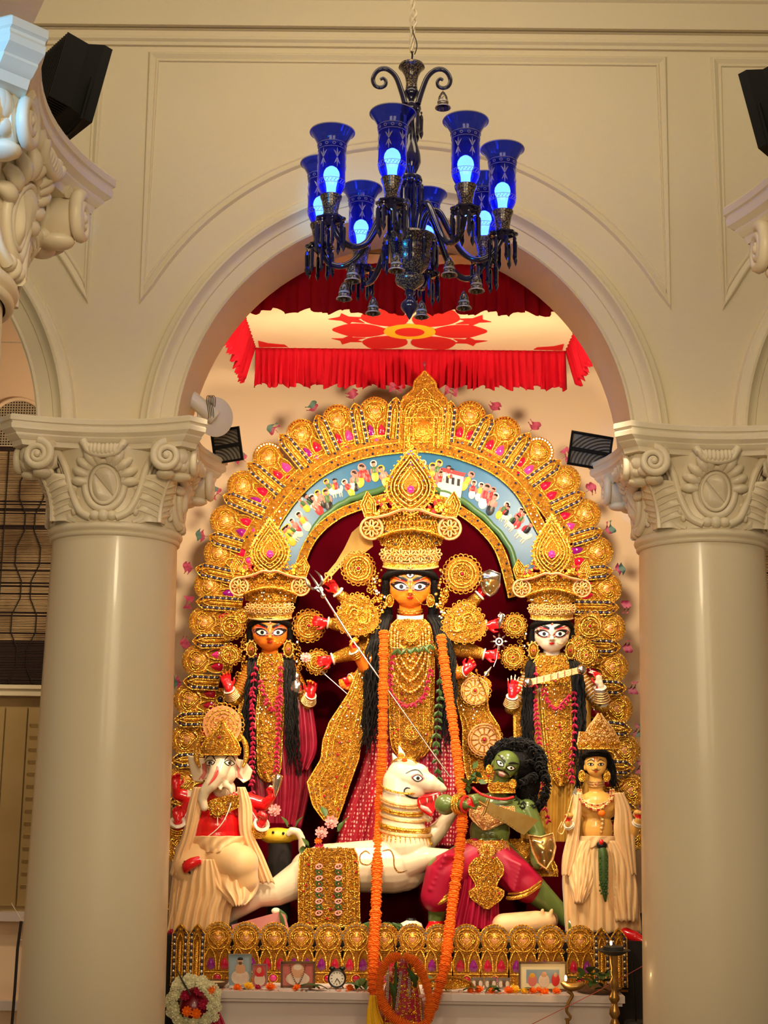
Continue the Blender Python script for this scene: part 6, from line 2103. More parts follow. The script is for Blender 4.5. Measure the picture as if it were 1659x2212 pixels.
for s_, ex in ((-1, 453), (1, 496)):
    P.shape('eye_outline', almond(ex, 1648, 12, 7, s_ * 0.15), 'paint_black', 0.8); P.shape('eye', almond(ex, 1648, 9.5, 4.8, s_ * 0.15), 'eye_white', 1.3); P.shape('iris', circ_outline(ex + 1, 1648, 4.2, 4.2, 12), 'paint_black', 1.8)
    P.stroke('eyebrow', [(ex - 11, 1642), (ex - 3, 1633), (ex + 6, 1633), (ex + 13, 1644)], [1.4, 3, 3, 1.4], 'paint_black')
P.stroke('trunk_paint', [(470, 1655), (468, 1670), (460, 1684), (450, 1696)], [3, 9, 7, 2], 'paint_pink', 0.8)
P.stroke('trunk_paint', [(471, 1664), (464, 1680), (454, 1692)], [2, 4, 1], 'palm_red', 1.3)
P.shape('bindi', circ_outline(476, 1624, 3, 3.6, 10), 'paint_black', 1)
P.shape('ear_lining', [(446, 1648), (436, 1650), (438, 1672), (428, 1684), (440, 1684), (447, 1670)], 'paint_pink', 1)
P.shape('ear_lining', [(510, 1648), (518, 1660), (516, 1676), (526, 1684), (514, 1678)], 'paint_pink', 1)
# shirt
m = MB()
E(m, GN, 466, 1785, 14, 56, 44, 44); E(m, GN, 470, 1748, 6, 50, 34, 34); E(m, GN, 466, 1805, 14, 58, 44, 34); E(m, GN, 436, 1735, 0, 26, 24, 22); E(m, GN, 508, 1735, 0, 26, 24, 22)
for s_ in (-1, 1): limb(m, [GN.p(476 + s_ * 12, 1738, 34), GN.p(476 + s_ * 24, 1714, 20)], [8 * S, 8 * S])
for a, b in (((520, 1736, 10), (552, 1786, 26)), ((412, 1740, 10), (386, 1790, 22))): limb(m, [GN.p(*a), GN.p(*b)], [20 * S, 18 * S])
blob('shirt', m, 'shirt_red', gn, 0.006, 6, label='glossy red shirt')
# lap and robe
m = MB()
E(m, GN, 455, 1838, 12, 78, 50, 34); limb(m, [GN.p(470, 1845, 30), GN.p(520, 1865, 62)], [40 * S, 38 * S]); limb(m, [GN.p(520, 1862, 62), GN.p(528, 1900, 56), GN.p(520, 1930, 40)], [36 * S, 30 * S, 18 * S])
limb(m, [GN.p(440, 1845, 26), GN.p(410, 1876, 36), GN.p(415, 1920, 20)], [38 * S, 38 * S, 30 * S])
limb(m, [GN.p(420, 1900, 16), GN.p(430, 1975, 6)], [36 * S, 34 * S])
blob('robe', m, 'silk_cream', gn, 0.008, 8)
drape(GN, 'robe_folds', [(1856, 412, 478), (1890, 388, 500), (1930, 376, 512), (1965, 370, 500), (2014, 360, 494)], gn, 'silk_cream', 8, 8, 52, 30, 3)
drape(GN, 'robe_folds', [(1866, 380, 420), (1900, 372, 412), (1950, 366, 404), (2014, 362, 400)], gn, 'silk_cream', 4, 6, 40, 16, 5)
drape(GN, 'robe_loop', [(1820, 446, 546), (1845, 436, 560), (1870, 428, 566), (1910, 440, 560), (1940, 478, 548), (1956, 500, 530)], gn, 'silk_cream', 5, 6, 62, 44, 9, twist=0.25, wtop=-60)
drape(GN, 'waist_sash', [(1806, 408, 532), (1824, 412, 528), (1842, 424, 520)], gn, 'silk_cream', 4, 4, 40, 36, 5, twist=0.4)
drape(GN, 'shawl', [(1700, 418, 442), (1740, 406, 438), (1800, 394, 424), (1850, 376, 410), (1890, 366, 396)], gn, 'silk_cream', 3, 4, 48, 10, 6)
drape(GN, 'shawl', [(1700, 512, 530), (1740, 514, 544), (1800, 518, 548), (1850, 536, 570), (1908, 556, 594)], gn, 'silk_cream', 3, 4, 46, 10, 7, wbot=-10)
m = MB(); GN.tube(m, [(432, 1858, 80), (416, 1864, 84), (404, 1872, 84), (402, 1884, 80)], [9, 12, 12, 5], 10, sub=3); emit('foot', m, 'palm_red', gn)
m = MB(); GN.tube(m, [(412, 1886, 80), (404, 1880, 82), (398, 1868, 82), (400, 1860, 80)], 2.6, 6, sub=3); emit('sole', m, 'paint_black', gn)
# jewels
rowpanel(GN, 'collar', [(1718, 502, 520), (1730, 446, 522), (1742, 450, 516), (1752, 460, 496)], 44, 10, gn, step=7, seed=2, r=0.8)
disc_ornament(GN, 'pendant', 470, 1747, 66, 17, gn, 3)
m = MB(); GN.tube(m, [(505, 1715, 44), (490, 1760, 62), (470, 1790, 66), (436, 1816, 60)], 1.2, 5, sub=4); GN.tube(m, [(470, 1762, 66), (470, 1784, 66)], 1.0, 5); emit('sacred_thread', m, 'bangle_white', gn)
# crown: scalloped back plate, tiara, side ribbons
disc_ornament(GN, 'crown_back', 480, 1566, 12, 42, gn, 2, mats=('copper_trim', 'gold', 'gold_deep', 'gem_blue'))
rowpanel(GN, 'crown_tiara', [(1556, 478, 482), (1572, 470, 490), (1586, 456, 502), (1604, 440, 514), (1616, 434, 518), (1626, 432, 519)], 40, 20, gn, step=7, seed=6, r=0.9)
rowpanel(GN, 'crown_band', [(1614, 430, 520), (1630, 434, 517)], 50, 18, gn, step=7, seed=9, r=0.9, lines=())
for s_ in (-1, 1):
    m = MB(); GN.tube(m, [(478 + s_ * 40, 1586, 40), (478 + s_ * 52, 1606, 34), (478 + s_ * 54, 1636, 30), (478 + s_ * 46, 1658, 34)], [3, 6, 6, 2], 8, sub=4); emit('crown_ribbon', m, 'gold', gn)
for q in (((556, 1796, 30), (566, 1778, 56)), ((384, 1800, 25), (384, 1772, 48))):
    arm_bands(GN, 'bracelet', gn, GN.p(*q[0]), GN.p(*[q[0][i] * 0.4 + q[1][i] * 0.6 for i in range(3)]), 16 * S, 13 * S, 4, 'gold')
    arm_bands(GN, 'bangle', gn, GN.p(*[q[0][i] * 0.3 + q[1][i] * 0.7 for i in range(3)]), GN.p(*q[1]), 13 * S, 12 * S, 1, 'bangle_white')
t = thing('conch', 'upright gilt conch beside the elephant-headed figure', 'conch', GN.p(595, 1726, 24))
m = MB(); GN.tube(m, [(597, 1672, 26), (600, 1680, 26), (597, 1700, 26), (594, 1722, 26)], [3, 11, 9, 1.5], 12, sub=4); emit('shell', m, 'silver', t)
m = MB()
for k in range(4): GN.ring(m, 599 - k, 1678 + 7 * k, 26, 11 - 1.5 * k, 3.5, 1.4, 14)
emit('coil', m, 'gold_pale', t)

# ---------------------------------------------------------------- small crowned figure
KT = Fr(7.0, (1290, 1800)); S = KT.s
kt = thing('youth_idol', 'small standing idol with yellow skin, pointed gold crown and cream robes', 'idol', V3(KT.p(1300, 2010).x, KT.Y, ZST))
m = MB()
head_shape(KT, m, 1287, 1653, 0.52, 14, jaw=1.1)
limb(m, [KT.p(1287, 1672, 12), KT.p(1287, 1705, 6)], [13 * S, 16 * S])
E(m, KT, 1290, 1742, 8, 44, 26, 34); E(m, KT, 1272, 1744, 18, 20, 16, 16); E(m, KT, 1308, 1744, 18, 20, 16, 16); E(m, KT, 1290, 1790, 6, 34, 24, 40); E(m, KT, 1290, 1825, 6, 38, 26, 24)
palms = []
arms_into(KT, m, [((1252, 1728, 8), (1236, 1798, 24), (1226, 1776, 50), (0, -34, 2), (0.6, -0.8, 0), 1.2, True, 1),
                  ((1330, 1728, 8), (1368, 1800, 24), (1380, 1770, 44), (2, -34, 2), (-0.6, -0.8, 0), 1.0, True, -1)], palms, 36 * S)
def kslot(p):
    q = PX(p)
    if q[1] > 2024: return 1
    return palm_slot(palms)(p)
_, kb = blob('body', m, ['skin_yellow', 'palm_red'], kt, 0.0042, 3, kslot)
P = Paint(KT, kb, kt)
m = MB(); limb(m, [KT.p(1352, 2016, 36), KT.p(1372, 2024, 46), KT.p(1388, 2032, 54)], [12 * S, 12 * S, 8 * S]); emit('foot', m, 'palm_red', kt)
for s_ in (-1, 1):
    ex = 1287 + s_ * 11
    P.shape('eye_outline', almond(ex, 1651, 7.4, 3.4, -s_ * 0.1), 'paint_black', 0.8); P.shape('eye', almond(ex, 1651.4, 5.2, 2.0, -s_ * 0.1), 'eye_white', 1.2); P.shape('iris', circ_outline(ex, 1651, 2.3, 2.3, 10), 'paint_black', 1.6)
    P.stroke('eyebrow', [(1287 + s_ * 3, 1645), (1287 + s_ * 10, 1641), (1287 + s_ * 19, 1645)], [1.6, 1.8, 0.6], 'paint_black')
    P.stroke('moustache', [(1287 + s_ * 0.5, 1663), (1287 + s_ * 6, 1664), (1287 + s_ * 10, 1661)], [1.4, 1.4, 0.5], 'paint_black')
    P.stroke('forehead_mark', [(1287 + s_ * 2, 1644), (1287 + s_ * 3, 1634)], [1.0, 1.2], 'palm_red')
P.shape('lips', [(1282, 1666), (1287, 1665), (1292, 1666), (1287, 1669.5)], 'palm_red', 0.8, domed=1)
m = MB(); m.ell(KT.p(1288, 1645, -4), (36 * S, 30 * S, 32 * S), None, 18, 12)
KT.tube(m, [(1288 + 28 * math.sin(a), 1629 + 6 * (1 - math.cos(a)), 10 + 22 * math.cos(a)) for a in [-1.5 + 3 * i / 10 for i in range(11)]], 6, 8)
for s_ in (-1, 1): strands(KT, m, [(1288 + s_ * 29, 1640, 6), (1288 + s_ * 34, 1670, 4), (1288 + s_ * 40, 1708, 4)], 34, 8, 3.4, 5 + s_, 2.0, 0.15)
emit('hair', m, 'hair_black', kt)
rowpanel(KT, 'crown_peak', [(1541, 1293, 1297), (1556, 1283, 1307), (1572, 1270, 1322), (1586, 1264, 1330)], 34, 10, kt, step=6.5, seed=3, mats=('gold_deep', 'gold_pale', 'gold', 'gem_red'), r=1.0)
rowpanel(KT, 'crown_band', [(1580, 1252, 1326), (1592, 1250, 1334), (1606, 1248, 1338)], 36, 14, kt, step=6.5, seed=4, mats=('gold_deep', 'gold_pale', 'gold', 'gem_red'), r=1.0, lines=())
rowpanel(KT, 'crown_brim', [(1604, 1246, 1342), (1617, 1250, 1338)], 42, 16, kt, step=6, seed=5, mats=('gold_deep', 'gold', 'gold_pale', 'gem_red'), lines=())
for s_ in (-1, 1):
    m = MB(); KT.bead(m, 1284 + s_ * 27, 1676, 18, 8, 12, 7, ry=13, rw=5); KT.ring(m, 1284 + s_ * 27, 1677, 22, 7, 11, 1.4, 16); KT.ring(m, 1284 + s_ * 27, 1680, 23, 3.5, 5, 1.0, 12); emit('earring', m, 'gold', kt)
m = MB()
for y in (1686, 1691, 1696): KT.tube(m, [(1287 + 17 * math.sin(a), y + 3 * math.cos(a), 8 + 17 * math.cos(a)) for a in [-1.7 + 3.4 * j / 14 for j in range(15)]], 1.7, 5)
rosette(KT, m, 1287, 1694, 27, 6); emit('choker', m, ['gold_pale', 'gem_red'], kt)
m = MB()
for hw_, y1, r_ in ((32, 1738, 2.2), (38, 1748, 3.4)):
    sp = smoothpath([(1287 - hw_, 1705, 26), (1287 - hw_ * 0.85, 1728, 36), (1287, y1, 42), (1287 + hw_ * 0.85, 1728, 36), (1287 + hw_, 1705, 26)], 7)
    KT.tube(m, sp, r_, 5)
    for i, q in enumerate(sp): m.cur = 1 if i % 3 == 0 else 0; KT.bead(m, q[0], q[1] + 2, q[2] + 2, r_ * 0.9, 6, 4)
    m.cur = 0
for i in range(5): KT.bead(m, 1300 + 1.5 * math.sin(i), 1762 + i * 9, 40, 6 - i * 0.6, 8, 6)
emit('necklace', m, ['gold_pale', 'gem_red'], kt)
m = MB(); E(m, KT, 1300, 1757, 46, 8, 6, 7); emit('flower', m, 'marigold', kt)
drape(KT, 'robe', [(1812, 1254, 1330), (1840, 1228, 1350), (1890, 1216, 1368), (1950, 1218, 1380), (2015, 1222, 1386)], kt, 'silk_cream', 9, 6, 12, 28, 4, twist=0.10)
drape(KT, 'robe_overfold', [(1816, 1250, 1300), (1850, 1232, 1296), (1900, 1228, 1290), (1950, 1240, 1262)], kt, 'silk_cream', 5, 5, 40, 18, 6, twist=-0.5, wtop=-18)
drape(KT, 'robe_overfold', [(1816, 1304, 1334), (1860, 1310, 1362), (1920, 1312, 1376), (1990, 1330, 1378)], kt, 'silk_cream', 4, 5, 38, 18, 8, twist=0.4, wtop=-18)
drape(KT, 'waist_sash', [(1806, 1254, 1330), (1818, 1252, 1332), (1830, 1256, 1328)], kt, 'silk_cream', 3, 2, 22, 24, 9, twist=0.3)
drape(KT, 'shawl', [(1712, 1240, 1258), (1750, 1238, 1256), (1800, 1228, 1252), (1850, 1216, 1246), (1890, 1214, 1232)], kt, 'silk_cream', 3, 3, 30, 8, 2)
drape(KT, 'shawl', [(1712, 1324, 1346), (1750, 1328, 1362), (1800, 1326, 1370), (1850, 1340, 1372), (1888, 1350, 1374)], kt, 'silk_cream', 3, 3, 28, 8, 3)
m = MB(); KT.tube(m, [(1300, 1832, 60), (1303, 1850, 62), (1304, 1900, 62), (1308, 1948, 58)], [8, 11, 10, 2], 10, sub=4)
o = emit('sash_tail', m, 'leaf_green', kt, label='dark green scaled tail hanging at the waist')
m = MB()
for i in range(14):
    for j in range(3): KT.bead(m, 1296 + j * 6.5 + (i % 2) * 3, 1852 + i * 6, 70, 2.6, 6, 4)
emit('scales', m, 'paint_green', kt)
m = MB(); E(m, KT, 1300, 1826, 58, 12, 10, 9); emit('sash_knot', m, 'paint_black', kt)
m = MB(); E(m, KT, 1299, 1819, 66, 5, 5, 6); emit('sash_flower', m, 'palm_red', kt)
for q in (((1236, 1798, 24), (1226, 1776, 50)), ((1368, 1800, 24), (1380, 1770, 44))):
    arm_bands(KT, 'bangle', kt, KT.p(*[q[0][i] * 0.4 + q[1][i] * 0.6 for i in range(3)]), KT.p(*[q[0][i] * 0.15 + q[1][i] * 0.85 for i in range(3)]), 9 * S, 8 * S, 2, 'bangle_white')
t = thing('arrow', 'gilt arrow with silver head held by the small crowned figure', 'arrow', KT.p(1205, 1800, 62))
m = MB(); KT.tube(m, [(1238, 1716, 62), (1226, 1760, 64), (1212, 1788, 64)], 1.6, 6); KT.tube(m, [(1214, 1775, 64), (1205, 1795, 64), (1214, 1802, 64), (1220, 1790, 64)], 1.3, 6, sub=3); emit('shaft', m, 'gold_pale', t)
m = MB(); KT.plate(m, [(1244, 1698), (1246, 1718), (1239, 1714), (1232, 1720)], 60, 3); emit('head', m, 'silver', t, smooth=False)

# ---------------------------------------------------------------- white lion-horse mount
LN = Fr(7.12, (850, 1850)); S = LN.s
ln = thing('lion_mount', 'white lion mount with gilt necklaces biting the arm of the green figure', 'animal idol', V3(LN.p(800, 2000).x, LN.Y, ZST))
m = MB()
E(m, LN, 876, 1676, 14, 42, 34, 38); E(m, LN, 886, 1704, 20, 38, 30, 28); E(m, LN, 908, 1664, 26, 20, 20, 14, 0.5)
limb(m, [LN.p(896, 1682, 24), LN.p(926, 1692, 28), LN.p(950, 1701, 26)], [30 * S, 21 * S, 12 * S])
E(m, LN, 944, 1694, 30, 12, 12, 8, 0.3); E(m, LN, 958, 1703, 26, 9, 9, 6, 0.4)
limb(m, [LN.p(884, 1722, 22), LN.p(906, 1756, 24), LN.p(926, 1768, 24)], [24 * S, 13 * S, 9 * S])
limb(m, [LN.p(862, 1690, 10), LN.p(866, 1755, 14), LN.p(876, 1830, 20)], [36 * S, 42 * S, 56 * S])
E(m, LN, 868, 1862, 22, 62, 50, 62); limb(m, [LN.p(850, 1870, 22), LN.p(780, 1872, 20), LN.p(700, 1872, 16), LN.p(668, 1880, 14)], [58 * S, 54 * S, 48 * S, 42 * S])
E(m, LN, 820, 1888, 26, 60, 44, 40)
limb(m, [LN.p(664, 1890, 26), LN.p(600, 1926, 34), LN.p(560, 1934, 34), LN.p(490, 1984, 30)], [42 * S, 30 * S, 25 * S, 13 * S])
limb(m, [LN.p(490, 1984, 30), LN.p(470, 1996, 40)], [14 * S, 11 * S])
limb(m, [LN.p(700, 1890, 0), LN.p(690, 1950, 0), LN.p(700, 1994, 4)], [36 * S, 24 * S, 16 * S])
limb(m, [LN.p(884, 1862, 44), LN.p(926, 1852, 58), LN.p(985, 1850, 66), LN.p(1004, 1868, 70)], [36 * S, 21 * S, 14 * S, 12 * S])
limb(m, [LN.p(900, 1835, 0), LN.p(948, 1792, 2), LN.p(984, 1744, 6)], [28 * S, 19 * S, 12 * S])
for a, b, c in (((852, 1660, 16), (856, 1645, 22), (848, 1628, 22)), ((866, 1650, 4), (868, 1632, 6), (862, 1612, 6))): limb(m, [LN.p(*a), LN.p(*b), LN.p(*c)], [10 * S, 8.5 * S, 2.5 * S])
limb(m, [LN.p(664, 1862, 0), LN.p(652, 1835, 0), LN.p(652, 1812, 4), LN.p(644, 1797, 6), LN.p(630, 1794, 6), LN.p(622, 1802, 6)], [9 * S, 8 * S, 8 * S, 8 * S, 8 * S, 6 * S])
_, lb = blob('body', m, 'skin_white', ln, 0.0055, 4)
P = Paint(LN, lb, ln)
P.shape('eye_shadow', almond(902, 1680, 15, 9, 0.1), 'paint_pink', 0.7); P.shape('eye_outline', almond(902, 1681, 12, 8, 0.1), 'paint_black', 1.0); P.shape('eye', almond(902, 1681, 9.5, 6, 0.1), 'eye_white', 1.5); P.shape('iris', circ_outline(903, 1681, 4, 4, 12), 'paint_black', 2.0)
P.stroke('eyebrow', [(876, 1671), (890, 1664), (904, 1664), (914, 1676)], [1.2, 2.6, 2.6, 1.2], 'paint_black')
P.stroke('moustache', [(886, 1703), (878, 1702), (873, 1709), (880, 1719), (896, 1724), (914, 1722), (930, 1717), (944, 1713)], [1.6, 3.0, 3.2, 3.6, 3.6, 3.2, 2.6, 1.6], 'paint_black', 1.0)
m = MB(); LN.plate(m, [(892, 1720), (920, 1716), (950, 1710), (944, 1738), (932, 1764), (912, 1752)], 18, 16)
LN.tube(m, [(946, 1714, 38), (926, 1720, 46), (906, 1724, 50), (904, 1736, 48), (914, 1752, 42), (928, 1762, 36)], [1.5, 2.4, 2.6, 2.6, 2.4, 1.5], 6, sub=4)
emit('mouth', m, 'palm_red', ln)
m = MB()
for x, y in ((936, 1718), (945, 1716), (922, 1722)): LN.tube(m, [(x, y, 44), (x + 1, y + 12, 44)], [2.8, 0.3], 6)
emit('teeth', m, 'bangle_white', ln)
m = MB(); LN.tube(m, [(908, 1742, 44), (922, 1748, 48), (932, 1756, 46)], [4, 5, 2], 8); emit('tongue', m, 'petal_pink', ln)
for i, (y, rx, dy, r_, bd) in enumerate(((1700, 40, 26, 2.2, 0), (1726, 42, 26, 2.6, 1), (1744, 44, 24, 2.8, 1), (1762, 46, 24, 3.0, 0), (1782, 50, 22, 4.2, 1), (1796, 52, 20, 4.0, 0))):
    m = MB(); cx_ = 866 + i * 2.0
    sp = [(cx_ + (rx + 4) * math.sin(a), y + dy * (1 - math.cos(a)) * -0.5 + dy * 0.5 + 6 * math.sin(a), 12 + (rx + 4) * math.cos(a)) for a in [-1.65 + 3.3 * j / 24 for j in range(25)]]
    LN.tube(m, sp, r_, 6)
    if bd:
        for q in smoothpath(sp, 2): LN.bead(m, q[0], q[1] + 5, q[2] + 1, 2.8, 6, 4)
    emit('necklace', m, 'gold_pale' if i % 2 else 'gold', ln)
m = MB()
for j in range(17):
    a = -1.5 + 3.0 * j / 16
    LN.tube(m, [(875 + 54 * math.sin(a), 1806 + 5 * math.sin(a), 14 + 54 * math.cos(a)), (876 + 60 * math.sin(a), 1822 + 5 * math.sin(a), 16 + 58 * math.cos(a))], [3.2, 0.6], 5)
emit('necklace_fringe', m, 'gold', ln)
P.stroke('flank_scroll', [(800, 1846), (790, 1838), (778, 1848), (780, 1864), (796, 1868), (806, 1858)], [1.5, 2.4, 2.6, 2.6, 2.4, 1.2], 'gold_deep', 1.0)
P.stroke('flank_scroll', [(826, 1838), (842, 1836), (850, 1850), (852, 1872), (862, 1884), (880, 1880)], [1.5, 2.6, 2.8, 2.8, 2.6, 1.2], 'gold_deep', 1.0)
m = MB()
for k in range(3): LN.ring(m, 972 + k * 6, 1851 + k * 1.5, 66, 5, 15, 1.6, 16, 0.2)
emit('anklet', m, 'gold', ln)
m = MB(); E(m, LN, 866, 1632, 30, 7, 5, 6); E(m, LN, 874, 1642, 32, 6, 5, 5); emit('brow_flower', m, 'marigold', ln)
m = MB(); LN.tube(m, [(846, 1648, 20), (856, 1640, 34), (872, 1636, 40), (890, 1640, 40), (900, 1648, 36)], 2.4, 6, sub=3); emit('head_band', m, 'gold', ln)
# saddle cloth
bl_, sf = rowpanel(LN, 'saddle_cloth', [(1832, 664, 764), (1850, 648, 772), (1900, 645, 775), (1960, 645, 776), (2002, 646, 777)], 74, 12, ln, step=10, seed=12, lines=(0.84, 0.60), studs=0.2)
for cx_ in (686, 728):
    m = MB()
    for i in range(9):
        y = 1872 + i * 12.5
        m.cur = i % 2
        LN.ring(m, cx_ + 3, y, sf(cx_, y) + 3, 7, 4.5, 1.8, 12, 0.5 if i % 2 else -0.3)
        m.cur = 2; LN.bead(m, cx_ + 3, y, sf(cx_, y) + 3, 2.4, 6, 4)
    emit('paisley_row', m, ['petal_pink', 'leaf_green', 'gold_pale'], ln)

# ---------------------------------------------------------------- green warrior
AS = Fr(7.06, (1070, 1800)); S = AS.s
az = thing('green_warrior_idol', 'green-skinned warrior idol with wild black hair and crimson cloth', 'idol', V3(AS.p(1040, 2000).x, AS.Y, ZST))
HX, HY, HA = 1092, 1654, math.radians(24)
def rot(x, y):
    dx, dy = x - HX, y - HY
    return HX + dx * math.cos(HA) - dy * math.sin(HA), HY + dx * math.sin(HA) + dy * math.cos(HA)
mh = MB(); head_shape(AS, mh, HX, HY, 0.60, 26, jaw=1.15)
hc_ = AS.p(HX, HY, 26); Rm = Matrix.Rotation(HA, 3, 'Y')
m = MB(); m.add([hc_ + Rm @ (p - hc_) for p in mh.v], mh.f)
limb(m, [AS.p(1084, 1680, 20), AS.p(1076, 1718, 10)], [18 * S, 20 * S])
E(m, AS, 1086, 1745, 6, 58, 30, 32, 0.2); E(m, AS, 1062, 1756, 22, 26, 18, 20); E(m, AS, 1108, 1764, 22, 28, 18, 20); E(m, AS, 1058, 1796, 8, 44, 28, 44, -0.1)
for i in range(3):
    for s_ in (-1, 1): E(m, AS, 1056 + s_ * 11 - i * 2, 1790 + i * 14, 30, 11, 8, 8)
palms = []
arms_into(AS, m, [((1040, 1732, 10), (962, 1738, 52), (1008, 1738, 84), (26, -14, 2), (0.2, -0.9, 0.3), 1.1, True, 1)], palms, 48 * S)
E(m, AS, 962, 1738, 52, 24, 22, 22)
limb(m, [AS.p(1138, 1748, 8), AS.p(1160, 1800, 16), AS.p(1158, 1860, 40)], [22 * S, 18 * S, 12 * S])
E(m, AS, 1160, 1866, 44, 10, 10, 12)
limb(m, [AS.p(1020, 1850, 14), AS.p(952, 1880, 60), AS.p(942, 1990, 50)], [38 * S, 30 * S, 17 * S]); limb(m, [AS.p(942, 1996, 50), AS.p(930, 2008, 70)], [16 * S, 11 * S])
limb(m, [AS.p(1080, 1855, 10), AS.p(1150, 1918, 30), AS.p(1222, 1984, 20)], [40 * S, 30 * S, 18 * S]); limb(m, [AS.p(1222, 1984, 20), AS.p(1240, 2004, 40)], [16 * S, 11 * S])
def aslot(p):
    q = PX(p)
    if q[1] > 1990 and q[0] < 990: return 1
    return palm_slot(palms, 0.004)(p)
_, ab = blob('body', m, ['skin_green', 'palm_red'], az, 0.005, 3, aslot)
P = Paint(AS, ab, az)
rr = lambda L: [rot(*q) for q in L]
for s_ in (-1, 1):
    ex = HX + s_ * 12.5
    P.shape('eye_outline', rr(almond(ex, HY, 11, 6.4, -s_ * 0.25)), 'paint_black', 0.8); P.shape('eye', rr(almond(ex, HY, 8, 4.2, -s_ * 0.25)), 'eye_white', 1.3); P.shape('iris', rr(circ_outline(ex + 1, HY - 0.5, 2.6, 2.6, 10)), 'paint_black', 1.8)
    P.stroke('eyebrow', rr([(HX + s_ * 4, HY - 7), (HX + s_ * 13, HY - 12), (HX + s_ * 25, HY - 15)]), [3.4, 5.0, 1.4], 'paint_black')
    P.stroke('moustache', rr([(HX + s_ * 1, HY + 12.5), (HX + s_ * 10, HY + 13.5), (HX + s_ * 20, HY + 20)]), [3.0, 3.4, 1.0], 'paint_black')
P.shape('lips', rr([(HX - 9, HY + 17), (HX, HY + 14.5), (HX + 9, HY + 17), (HX + 6, HY + 24), (HX, HY + 26), (HX - 6, HY + 24)]), 'petal_pink', 0.8, domed=1)
P.shape('teeth', rr([(HX - 7, HY + 17.5), (HX, HY + 16.5), (HX + 7, HY + 17.5), (HX + 5, HY + 20.5), (HX - 5, HY + 20.5)]), 'eye_white', 2.0)
# hair: big ball of curls
m = MB(); rnd = random.Random(8)
m.ell(AS.p(1114, 1650, -8), (48 * S, 34 * S, 40 * S), None, 18, 12); m.ell(AS.p(1138, 1690, -12), (30 * S, 28 * S, 46 * S), None, 18, 12); m.ell(AS.p(1088, 1631, 2), (28 * S, 26 * S, 18 * S), Rm, 16, 10)
for i in range(1100):
    a = rnd.uniform(0, 2 * PI); b = rnd.uniform(-0.9, 1.2)
    if i % 3: cx_, cy_, rx_, ry_ = 1114, 1650, 58, 48
    else: cx_, cy_, rx_, ry_ = 1142, 1696, 38, 56
    x, y = cx_ + rx_ * math.cos(a) * math.cos(b * 0.6), cy_ + ry_ * math.sin(a) * math.cos(b * 0.6); w_ = -10 + 36 * math.sin(b)
    lx, ly = (x - HX) * math.cos(-HA) - (y - HY) * math.sin(-HA), (x - HX) * math.sin(-HA) + (y - HY) * math.cos(-HA)
    if abs(lx) < 28 and -24 < ly < 36: continue
    q = rnd.uniform(0, 6)
    pts = [(x + 5 * math.cos(q + t * 0.9) + t * math.cos(a) * 1.2, y + 5 * math.sin(q + t * 0.9) + t * math.sin(a) * 1.2, w_ + t) for t in range(7)]
    AS.tube(m, pts, 1.5, 4)
strands(AS, m, [(1140, 1690, 0), (1150, 1730, 0), (1152, 1790, -2)], 40, 14, 2.2, 5, 4, 0.15)
emit('hair', m, 'hair_black', az)
m = MB(); x, y = rot(HX - 29, HY + 22); AS.bead(m, x, y, 36, 8, 10, 6, ry=11); AS.ring(m, x, y, 42, 6, 8, 1.4, 14); x, y = rot(HX + 30, HY + 30); AS.bead(m, x, y, 34, 10, 10, 6, ry=12); AS.ring(m, x, y, 42, 7, 8, 1.4, 14); emit('earring', m, 'gold', az)
rowpanel(AS, 'collar', [(1690, 1058, 1104), (1702, 1054, 1110), (1712, 1060, 1112)], 34, 12, az, step=7, seed=4, mats=('gold_deep', 'gold', 'gold_pale', 'gem_red'), lines=())
rowpanel(AS, 'breast_ornament', [(1742, 1018, 1110), (1758, 1012, 1112), (1772, 1022, 1100), (1784, 1034, 1070), (1792, 1044, 1054)], 40, 10, az, step=7.5, seed=5, mats=('copper_trim', 'gold_pale', 'gold', 'gem_red'), lines=(0.8,))
m = MB()
for q in smoothpath([(1022, 1702, 40), (1040, 1716, 46), (1066, 1724, 48), (1090, 1726, 46), (1108, 1722, 40)], 6): AS.bead(m, q[0], q[1], q[2], 3.2, 6, 5)
emit('red_beads', m, 'paint_red', az)
m = MB(); rnd = random.Random(3)
for i in range(9):
    x, y = 1012 + rnd.uniform(0, 34), 1660 + rnd.uniform(0, 40); a = rnd.uniform(0, 6)
    q = lambda u, v: AS.p(x + u * math.cos(a) - v * math.sin(a), y + u * math.sin(a) + v * math.cos(a), 44 + v)
    m.grid([[q(0, -1), q(0, 0), q(0, 1)], [q(9, -6), q(9, 0), q(9, 6)], [q(20, -1), q(20, 0), q(20, 1)]])
emit('leaf_spray', m, 'leaf_green', az)
# crimson cloth
m = MB()
limb(m, [AS.p(1030, 1852, 16), AS.p(958, 1886, 58), AS.p(944, 1936, 56)], [42 * S, 38 * S, 35 * S]); limb(m, [AS.p(1070, 1852, 14), AS.p(1112, 1890, 26), AS.p(1140, 1914, 30)], [42 * S, 38 * S, 36 * S]); E(m, AS, 1050, 1850, 16, 48, 36, 34)
for i in range(7):
    t = i / 6; limb(m, [AS.p(1012 - 8 * t, 1850 + 40 * t, 56), AS.p(962 - 30 * t, 1850 + 70 * t, 92 - 8 * t), AS.p(930 + 4 * t, 1876 + 66 * t, 74)], [5 * S, 7 * S, 4 * S]); limb(m, [AS.p(1088, 1852 + 44 * t, 52), AS.p(1124 - 14 * t, 1870 + 52 * t, 62), AS.p(1160 - 22 * t, 1902 + 26 * t, 50)], [4 * S, 6 * S, 4 * S])
blob('loin_cloth', m, 'silk_crimson', az, 0.006, 4)
rowpanel(AS, 'hip_panel', [(1812, 1096, 1150), (1850, 1104, 1190), (1876, 1116, 1204), (1892, 1140, 1204)], -10, 4, az, step=9, seed=14, lines=(0.8,))
